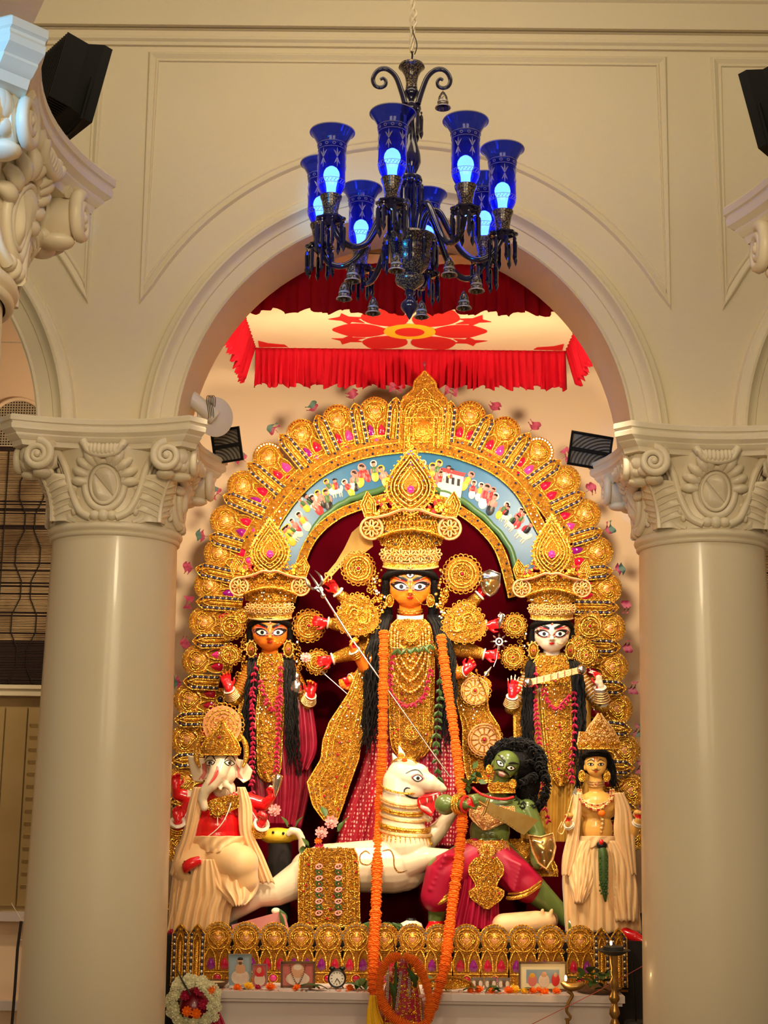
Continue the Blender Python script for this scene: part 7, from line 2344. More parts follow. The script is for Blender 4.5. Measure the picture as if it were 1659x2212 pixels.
drape(AS, 'cloth_fall', [(1872, 985, 1072), (1920, 974, 1076), (1960, 962, 1078), (2010, 944, 1080)], az, 'silk_crimson', 8, 6, 46, 26, 3)
for a, b, rr_ in (((924, 1958, 58), (992, 1916, 66), 4.5), ((1096, 1940, 60), (1166, 1912, 56), 4.5)):
    m = MB(); sp = [(a[0] + (b[0] - a[0]) * t / 12, a[1] + (b[1] - a[1]) * t / 12 + 9 * math.sin(PI * t / 12), a[2] + 30 * math.sin(PI * t / 12)) for t in range(13)]
    AS.tube(m, sp, rr_, 6); AS.tube(m, [(x + 2, y - 9, w) for x, y, w in sp], 2.2, 5)
    emit('gold_hem', m, 'gold', az)
rowpanel(AS, 'belt', [(1816, 1006, 1094), (1832, 1004, 1100), (1848, 1008, 1100), (1856, 1020, 1090)], 40, 16, az, step=8, seed=7, mats=('copper_trim', 'gold', 'gold_pale', 'gem_red'), lines=())
rowpanel(AS, 'belt_pendant', [(1852, 1030, 1072), (1868, 1014, 1086), (1886, 1012, 1088), (1904, 1026, 1074), (1918, 1028, 1072), (1926, 1012, 1090), (1940, 1016, 1086), (1952, 1034, 1068), (1962, 1046, 1056)], 74, 8, az, step=8, seed=9, lines=(0.8, 0.55))
disc_ornament(AS, 'belt_round', 1052, 1838, 60, 17, az, 3, mats=('copper_trim', 'gold', 'gold_pale', 'gem_red'))
arm_bands(AS, 'bracelet', az, AS.p(986, 1737, 66), AS.p(1000, 1737, 78), 18 * S, 16 * S, 3, 'gold')
arm_bands(AS, 'wrist_cord', az, AS.p(1002, 1737, 80), AS.p(1008, 1738, 84), 15 * S, 14 * S, 1, 'paint_red')
t = thing('broad_sword', 'broad brass sword gripped by the green warrior', 'sword', AS.p(1100, 1800, 90))
m = MB(); AS.plate(m, [(1050, 1728), (1078, 1742), (1108, 1752), (1136, 1760), (1164, 1772), (1150, 1786), (1132, 1804), (1116, 1796), (1094, 1780), (1066, 1766), (1046, 1752)], 86, 3); emit('blade', m, 'brass_blade', t, smooth=False)
m = MB()
for i in range(10): AS.bead(m, 1056 + i * 6.4, 1752 + i * 4.2, 90, 1.4, 5, 4)
emit('inlay', m, 'gold_deep', t)
m = MB(); AS.tube(m, [(1018, 1722, 88), (1052, 1742, 88)], 4, 8); AS.tube(m, [(1056, 1726, 88), (1046, 1756, 88), (1042, 1762, 88)], 3, 8); emit('hilt', m, 'brass_blade', t)
t = thing('warrior_shield', 'pointed brass shield with bright studs beside the green warrior', 'shield', AS.p(1176, 1876, 66))
so = [(1142, 1804), (1168, 1808), (1194, 1800), (1200, 1830), (1194, 1856), (1180, 1877), (1162, 1864), (1150, 1838)]
m = MB(); AS.cushion(m, so, 62, 12, 4); AS.plate(m, so, 58, 4); emit('plate', m, 'brass_blade', t)
m = MB(); AS.tube(m, [(x, y, 64) for x, y in so], 2.2, 6, closed=True); emit('rim', m, 'gold_pale', t)
for x, y in ((1152, 1816), (1172, 1818), (1190, 1814), (1190, 1838), (1172, 1842), (1176, 1860)):
    m = MB(); AS.bead(m, x, y, 72, 2.8, 8, 6); emit('stud', m, 'mirror_stud', t)
# ---------------------------------------------------------------- gilded fence at the stage edge
FE = Fr(6.80, (860, 2070)); LFC = LF.s
fe = thing('gilded_fence', 'row of low gilded panels with purple drops along the stage edge', 'fence', FE.p(860, 2130))
KF = FE.s / CH.s
ME_MED.clear()
gsets = (('gem_purple', 'gem_red', 'gem_red'), ('gem_red', 'gem_purple', 'gem_red'), ('gem_red', 'gem_red', 'gem_pink'), ('gem_purple', 'gem_purple', 'gem_red'))
FENCE_X = [469, 529, 590, 648, 708, 769, 829, 890, 947, 1008, 1068, 1130, 1190, 1254]
def fence_y(x): return 2128 + (x - 860) * 0.010
_pl = place
for i, x in enumerate(FENCE_X):
    key = (29, 95, 58)
    if key not in ME_MED: medal(FE, fe, -9000, -9000, PI / 2, 29, 95, 58)
    me, gm = ME_MED[key]
    o = inst('panel', me, fe, T(FE.p(x, fence_y(x), 0)) @ SC(KF))
    for k in range(3): inst('gem', gm[gsets[i % 4][k]][k], o, Matrix.Identity(4), False)
for o in list(fe.children):
    if o.name.startswith('medallion'):
        for c in list(o.children): bpy.data.objects.remove(c)
        bpy.data.objects.remove(o)
tm = tongue_mesh(124, 36)
for x in (386, 423, 1301, 1338): inst('pointed_panel', tm, fe, T(FE.p(x, fence_y(x), 2)) @ SC(KF))
m = MB(); m.box2(FE.p(366, 2130, -3), FE.p(1356, 2138, -8)); emit('rail', m, 'gold_deep', fe, smooth=False)

# ---------------------------------------------------------------- altar table in front of the stage
ZSH = W(860, 2146, 6.50).z
XA, XB = W(372, 2150, 6.50).x, W(1350, 2158, 6.50).x
alt = thing('altar_table', 'painted altar ledge with a moulded edge below the gilded fence', 'altar', V3((XA + XB) / 2, 6.65, 0))
m = MB(); m.box2((XA, 6.50, ZSH - 0.030), (XB, 6.84, ZSH)); m.box2((XA + 0.01, 6.512, ZSH - 0.045), (XB - 0.01, 6.84, ZSH - 0.030)); o = emit('top', m, 'altar_paint', alt, smooth=False)
m = MB(); m.box2((XA + 0.03, 6.54, ZSH - 0.145), (XB - 0.03, 6.84, ZSH - 0.045)); emit('front_panel', m, 'altar_paint', alt, smooth=False)
m = MB(); m.box2((XA + 0.02, 6.525, ZSH - 0.165), (XB - 0.02, 6.84, ZSH - 0.145)); emit('moulding', m, 'altar_paint', alt, smooth=False)
m = MB(); m.box2((XA + 0.05, 6.56, 0), (XB - 0.05, 6.84, ZSH - 0.165)); emit('base', m, 'silk_maroon', alt, smooth=False)
AL = Fr(6.60, (860, 2120)); S = AL.s
def on_shelf(px, Y): return V3(W(px, 2140, Y).x, Y, ZSH)

# ---------------------------------------------------------------- pictures on the ledge
mat('photo_blue', (0.22, 0.30, 0.36), 0.2, c2=(0.34, 0.40, 0.44), nscale=10)
mat('photo_pink', (0.55, 0.16, 0.13), 0.2, c2=(0.45, 0.10, 0.09), nscale=12)
mat('photo_grey', (0.22, 0.17, 0.13), 0.25, c2=(0.42, 0.34, 0.27), nscale=40)
mat('photo_skin', (0.62, 0.33, 0.18), 0.3)
mat('photo_cloth', (0.72, 0.58, 0.46), 0.3, c2=(0.62, 0.46, 0.36), nscale=30)
mat('wood_frame', (0.10, 0.045, 0.02), 0.35, c2=(0.14, 0.07, 0.03), nscale=20)
mat('mat_board', (0.78, 0.66, 0.40), 0.5)
mat('clock_face', (0.80, 0.74, 0.62), 0.35)
def picture(label, x0, x1, y0, y1, Y, frame, fr_w, photo, figs, matb=0):
    """framed picture leaning on the fence; figs: (x, y, rx, ry, material) ovals in photo pixels"""
    F = Fr(Y, ((x0 + x1) / 2, y1)); S = F.s
    t = thing('picture_frame', label, 'picture', V3(F.p((x0 + x1) / 2, y1).x, Y, ZSH))
    dz = ZSH - F.p((x0 + x1) / 2, y1).z
    up = V3(0, 0, dz)
    m = MB(); m.prism([F.p(x, y, 2) + up for x, y in ((x0, y0), (x1, y0), (x1, y1), (x0, y1))], [F.p(x, y, -2) + up for x, y in ((x0, y0), (x1, y0), (x1, y1), (x0, y1))]); emit('photo', m, photo if not matb else 'mat_board', t, smooth=False)
    if matb:
        m = MB(); b = matb; m.prism([F.p(x, y, 3) + up for x, y in ((x0 + b, y0 + b), (x1 - b, y0 + b), (x1 - b, y1 - b), (x0 + b, y1 - b))], [F.p(x, y, 1) + up for x, y in ((x0 + b, y0 + b), (x1 - b, y0 + b), (x1 - b, y1 - b), (x0 + b, y1 - b))]); emit('print', m, photo, t, smooth=False)
    if fr_w:
        m = MB()
        for a, b, c, d in ((x0, y0, x1, y0 + fr_w), (x0, y1 - fr_w, x1, y1), (x0, y0, x0 + fr_w, y1), (x1 - fr_w, y0, x1, y1)):
            m.prism([F.p(x, y, 6) + up for x, y in ((a, b), (c, b), (c, d), (a, d))], [F.p(x, y, -3) + up for x, y in ((a, b), (c, b), (c, d), (a, d))])
        emit('frame', m, frame, t, smooth=False)
    for i, (x, y, rx, ry, mt) in enumerate(figs):
        m = MB(); m.dome([p + up for p in [F.p(a, b, 3.2 + i * 0.15) for a, b in circ_outline(x, y, rx, ry, 16)]], V3(0, -0.4 * S, 0), 2); emit('printed_figure', m, mt, t)
    return t
picture('bluish portrait print of a seated man standing on the altar ledge', 493, 543, 2067, 2137, 6.66, 'silver', 1.6, 'photo_blue', [(519, 2118, 20, 17, 'photo_cloth'), (519, 2100, 11, 13, 'photo_skin'), (519, 2082, 6, 8, 'photo_skin'), (519, 2078, 6, 4, 'paint_black'), (519, 2087, 4, 3.5, 'wood_frame')])
picture('small reddish portrait print leaning beside the bluish portrait', 545, 577, 2088, 2138, 6.64, 'silver', 1.2, 'photo_pink', [(561, 2122, 12, 14, 'photo_cloth'), (561, 2106, 10, 13, 'paint_red'), (560, 2103, 6, 8, 'photo_skin')])
picture('dark wooden frame with a beaded portrait next to the alarm clock', 606, 681, 2082, 2139, 6.64, 'wood_frame', 4.5, 'photo_pink', [(643, 2120, 26, 15, 'photo_cloth'), (643, 2106, 15, 20, 'photo_skin'), (643, 2096, 9, 8, 'photo_cloth')])
picture('wide framed print of three seated figures on a cream mount', 1120, 1225, 2073, 2136, 6.64, 'wood_frame', 4.5, 'photo_blue', [(1150, 2113, 10, 13, 'paint_pink'), (1150, 2103, 6, 6, 'paint_yellow'), (1175, 2114, 12, 14, 'photo_cloth'), (1175, 2101, 6, 7, 'photo_skin'), (1200, 2112, 9, 14, 'paint_red'), (1200, 2102, 4, 6, 'photo_skin')], matb=17)
for k in range(3):
    picture(['small grey group photograph nearest the gold tinsel fan', 'small grey group photograph in the middle of three', 'small grey group photograph beside the wide framed print'][k], 1017 + k * 29, 1044 + k * 29, 2114, 2140, 6.66, 'silver', 1, 'photo_grey', [(1024 + k * 29, 2128, 4, 7, 'photo_cloth'), (1031 + k * 29, 2127, 4, 7, 'wood_frame'), (1038 + k * 29, 2128, 4, 7, 'photo_cloth')])
# beads over the dark frame
t = thing('bead_string', 'string of dark beads hung over the dark wooden picture frame', 'beads', V3(W(643, 2135, 6.62).x, 6.62, ZSH + 0.01))
F = Fr(6.62, (643, 2110)); m = MB()
for q in smoothpath([(626, 2084, 6), (632, 2108, 5), (643, 2126, 5), (654, 2108, 5), (660, 2084, 6)], 6): F.bead(m, q[0], q[1], q[2], 1.7, 6, 4)
emit('beads', m, 'wood_frame', t, kind='stuff')
# alarm clock
cx_, cy_ = 728, 2116
F = Fr(6.62, (728, 2116)); S = F.s; c = F.p(cx_, cy_); c.z = ZSH + 22 * S
t = thing('alarm_clock', 'round black alarm clock with twin bells on the altar ledge', 'clock', V3(c.x, 6.62, ZSH))
Mc = align((0, -1, 0.0), c, ref=(0, 0, 1))
m = MB(); m.lathe([(0.0, -9 * S), (17 * S, -9 * S), (20 * S, -6 * S), (20 * S, 7 * S), (18 * S, 9 * S), (16.5 * S, 8 * S), (16 * S, 5 * S)], Mc, 32); emit('case', m, 'paint_black', t)
m = MB(); m.lathe([(0.0, 5.5 * S), (16.2 * S, 5.5 * S)], Mc, 32); emit('dial', m, 'clock_face', t)
for h in range(12):
    a = h * PI / 6; m = MB(); u = Mc @ V3(13.4 * S * math.cos(a), 13.4 * S * math.sin(a), 6 * S); v = Mc @ V3((11.4 if h % 3 else 10.2) * S * math.cos(a), (11.4 if h % 3 else 10.2) * S * math.sin(a), 6 * S)
    m.tube([u, v], 0.7 * S, 4); emit('hour_mark', m, 'paint_black', t)
for L, a in ((9, math.radians(205)), (12, math.radians(140))):
    m = MB(); m.tube([Mc @ V3(0, 0, 6.4 * S), Mc @ V3(L * S * math.cos(a), L * S * math.sin(a) * -1, 6.4 * S)], 0.8 * S, 5); emit('hand', m, 'paint_black', t)
for s_ in (-1, 1):
    m = MB(); m.ell(c + V3(s_ * 11 * S, 0, 20 * S), (7 * S, 7 * S, 5 * S)); emit('alarm_bell', m, 'paint_black', t)
    m = MB(); m.tube([c + V3(s_ * 10 * S, 0, -15 * S), c + V3(s_ * 15 * S, 0, -22 * S)], 1.6 * S, 6); emit('foot', m, 'silver', t)

# ---------------------------------------------------------------- loose flowers and leaves on the ledge
def flower_mesh(name, matn, R, n1=9, layers=3):
    m = MB()
    for L in range(layers):
        n = n1 - L * 2
        for i in range(n):
            a = 2 * PI * i / n + L * 0.4; r0, r1 = R * 0.15, R * (1 - 0.25 * L); h = R * (0.15 + 0.32 * L)
            p = lambda r, da, z: V3(r * math.cos(a + da), r * math.sin(a + da), z)
            m.grid([[p(r0, -0.5, h * 0.5), p(r0, 0, h * 0.5 + 0.02 * R), p(r0, 0.5, h * 0.5)], [p(r1 * 0.7, -0.42, h + 0.1 * R), p(r1 * 0.7, 0, h + 0.02 * R), p(r1 * 0.7, 0.42, h + 0.1 * R)], [p(r1, -0.16, h + 0.3 * R), p(r1 * 1.05, 0, h + 0.24 * R), p(r1, 0.16, h + 0.3 * R)]])
    m.ell((0, 0, R * 0.45), R * 0.42, None, 8, 6)
    return mesh_data(name, m, matn)
FM = {k: flower_mesh('petals', k, 1.0) for k in ('marigold', 'marigold_yellow', 'petal_pink', 'petal_crimson', 'petal_white')}
m = MB(); m.tube([(0, 0, -0.1), (0, 0, 0.5)], 0.16, 6); ME_CALYX = mesh_data('calyx', m, 'leaf_green')
def flower(kind, p, R, label, seed, group, up=None):
    rnd = random.Random(seed)
    t = thing('flower', label, 'flower', p, group)
    M = T(p) @ (align(up, (0, 0, 0)) if up is not None else RX(rnd.uniform(0.3, 0.9)) @ RY(rnd.uniform(-0.4, 0.4))) @ SC(R)
    if up is None: M = T((0, 0, R * 0.25)) @ M
    inst('petals', FM[kind], t, M); inst('calyx', ME_CALYX, t, M)
    return t
spots = [(512, 'marigold', 9), (536, 'marigold_yellow', 11), (556, 'petal_crimson', 7), (584, 'marigold', 11), (642, 'marigold', 9), (755, 'marigold', 9), (1016, 'marigold', 8), (1036, 'marigold', 10), (1060, 'petal_crimson', 7), (1062, 'marigold', 8),
         (1099, 'marigold', 10), (1112, 'marigold_yellow', 11), (1132, 'marigold_yellow', 8), (1150, 'marigold', 9), (1164, 'marigold', 9), (1178, 'marigold', 9), (1202, 'marigold', 9)]
for i, (x, kd, R) in enumerate(spots):
    S = 0.0022; lab = {'marigold': 'orange marigold head lying on the altar ledge', 'marigold_yellow': 'yellow marigold head lying on the altar ledge', 'petal_crimson': 'small crimson flower lying on the altar ledge'}[kd]
    flower(kd, on_shelf(x, 6.555 + 0.012 * (i % 3)), R * S, lab, i, 'loose flowers on the altar ledge')
m = MB(); rnd = random.Random(4)
for i in range(150):
    x = rnd.choice((rnd.uniform(470, 800), rnd.uniform(990, 1215))); p = on_shelf(x, rnd.uniform(6.51, 6.62)) + V3(0, 0, 0.002); a = rnd.uniform(0, 6); L = rnd.uniform(0.006, 0.014); m.cur = rnd.choice((0, 0, 1, 2))
    d = V3(math.cos(a), math.sin(a), 0) * L; n_ = V3(-math.sin(a), math.cos(a), 0) * L * 0.45
    m.add([p - d, p - n_ + V3(0, 0, 0.002), p + d, p + n_ + V3(0, 0, 0.003)], [(0, 1, 2, 3)])
o = emit('loose_petals', m, ['marigold', 'petal_pink', 'leaf_green'], None); tag(o, 'scattered orange and pink petals along the altar ledge', 'petals', kind='stuff')
m = MB()
def leaf_rows(L, wd, cup=0.18):
    return [[V3(u * wd * math.sin(PI * (0.08 + 0.9 * t)) , L * t, abs(u) * wd * cup + 0.12 * L * math.sin(PI * t)) for u in (-1, -0.5, 0, 0.5, 1)] for t in [i / 6 for i in range(7)]]
m.grid(leaf_rows(1.0, 0.34)); ME_LEAF = mesh_data('blade', m, 'leaf_green')
def leaf(p, L, yaw, pitch, label, group):
    t = thing('leaf', label, 'leaf', p, group)
    inst('blade', ME_LEAF, t, T(p) @ RZ(yaw) @ RX(pitch) @ SC(L))
    m = MB(); m.tube([p, p + (RZ(yaw) @ V3(0, -0.25 * L, 0.02 * L))], 0.0012, 5); emit('stalk', m, 'leaf_green', t)
for i, (x, L, yaw, pit) in enumerate(((690, 0.09, 1.4, 0.1), (706, 0.07, 1.9, 0.2), (770, 0.08, -0.6, 0.5), (790, 0.07, 0.5, 0.6), (782, 0.08, 1.5, 0.3), (930, 0.09, 0.3, 0.7), (940, 0.09, -1.2, 0.2), (964, 0.10, 1.2, 0.2), (1050, 0.07, -1.2, 0.1), (1076, 0.06, 0.8, 0.3), (1080, 0.05, 2.2, 0.1), (1126, 0.05, -1.5, 0.3), (1000, 0.08, -1.6, 0.1))):
    leaf(on_shelf(x, 6.56) + V3(0, 0, 0.006), L, yaw, pit, 'green leaf lying on the altar ledge', 'leaves on the altar ledge')

# ---------------------------------------------------------------- offering tray with leaves, brass lamps
c = on_shelf(1292, 6.62)
t = thing('leaf_tray', 'dark tray heaped with glossy green leaves at the end of the altar ledge', 'tray', c)
m = MB(); m.lathe([(0.0, 0.004), (0.085, 0.004), (0.105, 0.022), (0.108, 0.022), (0.088, 0.0), (0.0, 0.0)], T(c), 30); emit('tray', m, 'wood_frame', t)
rnd = random.Random(6)
for i in range(22):
    inst('leaf', ME_LEAF, t, T(c + V3(rnd.uniform(-0.08, 0.05), rnd.uniform(-0.05, 0.04), 0.015 + rnd.uniform(0, 0.07))) @ RZ(rnd.uniform(0, 6.3)) @ RX(rnd.uniform(-0.3, 0.9)) @ SC(rnd.uniform(0.05, 0.08)))
mat('old_brass', (0.42, 0.24, 0.07), 0.28, metal=0.85, c2=(0.30, 0.16, 0.04), nscale=14)
mat('flame', (1.0, 0.7, 0.3), 0.5, emit=(1.0, 0.62, 0.22), estr=22.0)
F = Fr(6.36, (1328, 2150)); S = F.s
c0 = F.p(1328, 2212)
t = thing('lamp_stand', 'tall turned brass oil lamp with a dark wide dish', 'oil lamp', V3(c0.x, 6.36, 0))
zz = lambda y: F.p(1328, y).z
m = MB()
prof = [(10, 2062), (9, 2080), (6, 2090), (8, 2100), (5, 2110), (11, 2122), (7, 2132), (5, 2140), (11, 2152), (12, 2158), (6, 2168), (11, 2182), (12, 2190), (6, 2200), (12, 2214), (8, 2226), (6, 2260), (10, 2300)]
m.lathe([(r * S, zz(y)) for r, y in prof] + [(10 * S, 0.35), (22 * S, 0.30), (26 * S, 0.10), (32 * S, 0.06), (36 * S, 0.0)], T((c0.x, 6.36, 0)), 20); emit('stem', m, 'old_brass', t)
m = MB(); m.lathe([(0.0, zz(2064)), (16 * S, zz(2063)), (30 * S, zz(2056)), (38 * S, zz(2052)), (36 * S, zz(2051)), (22 * S, zz(2053)), (22 * S, zz(2044)), (20 * S, zz(2044)), (0, zz(2050))], T((c0.x, 6.36, 0)), 28); emit('dish', m, 'dark_rubber', t)
m = MB(); F.bead(m, 1320, 2037, 0, 2.4, 8, 6, ry=5); emit('flame', m, 'flame', t)
F = Fr(6.44, (1225, 2150)); S = F.s
t = thing('snake_lamp', 'small brass lamp on a curling snake-shaped stem', 'oil lamp', V3(F.p(1226, 2212).x, 6.44, 0))
m = MB(); F.tube(m, [(1226, 2140, 0), (1236, 2150, 0), (1228, 2166, 0), (1224, 2184, 0), (1232, 2196, 0), (1228, 2204, 0), (1220, 2200, 0)], [4, 4, 3.6, 3.2, 3, 2.6, 2], 8, sub=5); m.lathe([(4 * S, F.p(1226, 2200).z), (3 * S, 0.3), (20 * S, 0.04), (22 * S, 0.0)], T((F.p(1226, 2212).x, 6.44, 0)), 16); emit('stem', m, 'old_brass', t)
m = MB(); F.tube(m, [(1212, 2122, 0), (1228, 2132, 0), (1250, 2130, 0), (1262, 2124, 0)], [3, 9, 9, 5], 10, sub=3); emit('bowl', m, 'old_brass', t)
m = MB(); F.bead(m, 1222, 2113, 2, 2.8, 8, 6, ry=6.5); emit('flame', m, 'flame', t)
point('oil_flame', F.p(1222, 2108, 20), 0.5, (1.0, 0.6, 0.25), 0.01)
# black stand with a thin rod, red thread
t = thing('rod_stand', 'thin dark rod on a round foot beside the brass lamp', 'stand', V3(W(1372, 2212, 6.55).x, 6.55, 0))
m = MB(); a = W(1366, 2078, 6.55); b = W(1374, 2205, 6.55); m.tube([a, b, V3(b.x, 6.55, 0.02)], 0.004, 6); emit('rod', m, 'black_metal', t)
m = MB(); m.lathe([(0.0, b.z), (0.05, b.z), (0.055, b.z - 0.02), (0.03, b.z - 0.03)], T((b.x, 6.55, 0)), 24); m.lathe([(0.09, 0.03), (0.1, 0.0), (0, 0)], T((b.x, 6.55, 0)), 24); emit('foot', m, 'dark_rubber', t)
t = thing('red_thread', 'taut thin red thread crossing the end of the altar', 'thread', W(1160, 2208, 6.40))
m = MB(); m.tube([W(1130, 2222, 6.40), W(1290, 2142, 6.42), W(1390, 2086, 6.42)], 0.0016, 5); emit('thread', m, 'wire_red', t)

# ---------------------------------------------------------------- decorated pot shrine in front of the altar
F = Fr(6.34, (868, 2150)); S = F.s
c0 = F.p(868, 2212)
t = thing('pot_shrine', 'small deity pot dressed with tinsel, chains and flowers before the altar', 'shrine', V3(c0.x, 6.34, 0))
m = MB(); m.lathe([(0.10, 0.0), (0.11, 0.03), (0.07, 0.06), (0.06, c0.z - 0.06), (46 * S, c0.z - 0.03), (50 * S, c0.z), (46 * S, F.p(868, 2170).z), (34 * S, F.p(868, 2120).z), (22 * S, F.p(868, 2090).z), (10 * S, F.p(868, 2072).z), (0.0, F.p(868, 2066).z)], T((c0.x, 6.34, 0)), 28); emit('pot', m, 'silk_maroon', t)
rowpanel(F, 'tinsel_front', [(2080, 854, 884), (2110, 842, 896), (2150, 836, 906), (2210, 832, 910)], 40, 16, t, step=8, seed=4, mats=('petal_crimson', 'gold', 'silver', 'gem_red'), studs=0.25, lines=(0.7,))
for x0, x1, y0, y1 in ((838, 836, 2090, 2185), (866, 854, 2100, 2200), (884, 884, 2112, 2160)):
    m = MB()
    for i in range(int((y1 - y0) / 4)):
        f = i / ((y1 - y0) / 4); F.ring(m, x0 + (x1 - x0) * f, y0 + (y1 - y0) * f, 62 - 10 * f, 3.0, 2.0, 0.8, 8, 1.57 * (i % 2))
    emit('silver_chain', m, 'silver', t)
m = MB(); rnd = random.Random(9)
for i in range(34):
    a = rnd.uniform(0.1, 3.0); r_ = rnd.uniform(14, 44); m.cur = rnd.choice((0, 1, 2, 3))
    E(m, F, 868 + r_ * math.cos(a), 2108 - r_ * 0.9 * math.sin(a) + rnd.uniform(0, 50), 40 + rnd.uniform(-10, 12), rnd.uniform(4, 7), 5, rnd.uniform(4, 7))
emit('flower_heap', m, ['petal_crimson', 'petal_pink', 'leaf_green', 'marigold_yellow'], t, kind='stuff')
for a in ((855, 2062, 850, 2180, 4), (842, 2120, 852, 2160, 8), (880, 2090, 900, 2130, 8)):
    m = MB(); F.tube(m, [(a[0], a[1], 60), ((a[0] + a[2]) / 2 + 2, (a[1] + a[3]) / 2, 62), (a[2], a[3], 58)], [0.8, a[4], 1.5], 6, sub=4); emit('leaf_blade', m, 'leaf_green', t)
m = MB(); F.tube(m, [(850, 2026, 60), (853, 2060, 60), (858, 2120, 58)], [0.6, 1.6, 2.2], 6); emit('stick', m, 'paint_black', t)
drape(F, 'yellow_cloth', [(2150, 798, 812), (2190, 792, 820), (2230, 790, 840)], t, 'marigold_yellow', 3, 3, 30, 6, 2)
garland(F, 'marigold_garland', 'short orange marigold garland looped round the pot shrine', [(862, 2066, 66), (842, 2072, 68), (826, 2094, 70), (820, 2130, 72), (828, 2170, 74), (850, 2200, 76), (880, 2216, 76), (908, 2220, 74), (924, 2206, 72), (928, 2170, 70), (922, 2130, 68), (910, 2098, 66), (894, 2076, 64), (876, 2066, 64)], 10.5, 9.6, None, 'marigold', 2)
# brass ladle with tinsel tail lying on the ledge
p = on_shelf(968, 6.56)
t = thing('tinsel_fan', 'gold tinsel fan lying between the garland and small photographs', 'fan', p)
m = MB()
for i in range(9):
    a = -1.3 + 2.6 * i / 8; m.tube([p + V3(0, 0, 0.012), p + V3(0.05 * math.sin(a), -0.01, 0.02 + 0.02 * math.cos(a)), p + V3(0.11 * math.sin(a), -0.02, 0.02 + 0.045 * math.cos(a))], [0.003, 0.010, 0.004], 6)
emit('ribs', m, 'gold', t)
m = MB(); m.tube([p + V3(0.115 * math.sin(a), -0.022, 0.02 + 0.047 * math.cos(a)) for a in [-1.4 + 2.8 * i / 14 for i in range(15)]], 0.007, 6); emit('fringe', m, 'gold_deep', t)

# ---------------------------------------------------------------- white flower wreath at the left
F = Fr(6.42, (418, 2160)); S = F.s
c0 = F.p(418, 2165)
t = thing('flower_wreath', 'round wreath of white flowers at the foot of the column', 'wreath', V3(c0.x, 6.42, F.p(418, 2225).z))
ME_TUBE = FM['petal_white']
rnd = random.Random(2)
for i in range(64):
    a = 2 * PI * i / 64 * 2; r_ = (40 if i < 32 else 50) + rnd.uniform(-4, 4)
    p = F.p(418 + r_ * math.cos(a), 2165 + r_ * 1.02 * math.sin(a), 16 + rnd.uniform(-5, 8))
    inst('white_flower', ME_TUBE, t, T(p) @ align((math.cos(a) * 0.5, -0.9, -math.sin(a) * 0.5), (0, 0, 0)) @ SC(rnd.uniform(9, 12) * S))
m = MB(); F.tube(m, [(418 + 44 * math.cos(2 * PI * i / 30), 2165 + 45 * math.sin(2 * PI * i / 30), 8) for i in range(30)], 9, 8, closed=True); emit('core', m, 'leaf_green', t)
m = MB(); m.lathe([(0.0, 0.0), (30 * S, 2 * S), (36 * S, 14 * S), (30 * S, 44 * S), (16 * S, 60 * S), (0, 66 * S)], T(F.p(418, 2200, -18)), 22); emit('pot', m, 'silk_maroon', t)
for i, (x, y, k) in enumerate(((400, 2150, 'petal_crimson'), (430, 2140, 'petal_crimson'), (440, 2170, 'petal_crimson'), (404, 2185, 'marigold'), (424, 2190, 'marigold'), (458, 2140, 'marigold'))):
    inst('red_flower', FM[k], t, T(F.p(x, y, 20)) @ align((0.1, -1, 0.2), (0, 0, 0)) @ SC(11 * S))
m = MB(); F.tube(m, [(380, 2090, 30), (392, 2115, 34), (412, 2150, 36)], [1, 2, 2], 6, sub=3); F.tube(m, [(392, 2115, 34), (398, 2104, 36)], 0.8, 5); emit('twig', m, 'wire_dark', t)
drape(F, 'pink_cloth', [(2180, 448, 470), (2200, 446, 480), (2230, 440, 492)], t, 'petal_crimson', 4, 3, 0, 6, 3)
c = on_shelf(463, 6.60)
t = thing('bowl', 'shallow dark bowl beside the white flower wreath', 'bowl', c)
m = MB(); m.lathe([(0.0, 0.0), (0.035, 0.0), (0.062, 0.022), (0.064, 0.030), (0.060, 0.030), (0.034, 0.008), (0, 0.008)], T(c), 26); emit('bowl', m, 'wood_frame', t)
m = MB(); m.lathe([(0.0, 0.026), (0.05, 0.024), (0.055, 0.02)], T(c), 20); emit('filling', m, 'mat_board', t)

# ---------------------------------------------------------------- small things on the stage
F = Fr(7.0, (600, 1800)); S = F.s
def put(name, label, cat, p): return thing(name, label, cat, p)
def base_at(x, y, Y): q = W(x, y, Y); return V3(q.x, Y, ZST)
mat('fruit_yellow', (0.80, 0.50, 0.02), 0.4, c2=(0.65, 0.42, 0.03), nscale=9); mat('pink_block', (0.62, 0.20, 0.18), 0.6, c2=(0.70, 0.26, 0.23), nscale=9); mat('clay_cream', (0.80, 0.50, 0.26), 0.5, c2=(0.76, 0.44, 0.2), nscale=6)
ft = put('offering_stand', 'yellow fruit on a dark stand behind the mount tail', 'offering', base_at(605, 2010, 7.2))
F2 = Fr(7.2, (600, 1800))
m = MB(); E(m, F2, 600, 1806, 0, 40, 26, 18); E(m, F2, 632, 1802, 4, 24, 20, 13); o = blob('fruit', m, 'fruit_yellow', ft, 0.006, 4)
m = MB(); m.tube([F2.p(605, 1822, 0), V3(F2.p(605, 1822).x, 7.2, ZST)], 0.06, 14); emit('stand', m, 'stage_dark', ft)
m = MB(); E(m, F2, 590, 1798, 24, 3, 3, 3); emit('spot', m, 'paint_black', ft)
m = MB(); E(m, F2, 612, 1800, 24, 3, 3, 3); emit('spot', m, 'paint_black', ft)
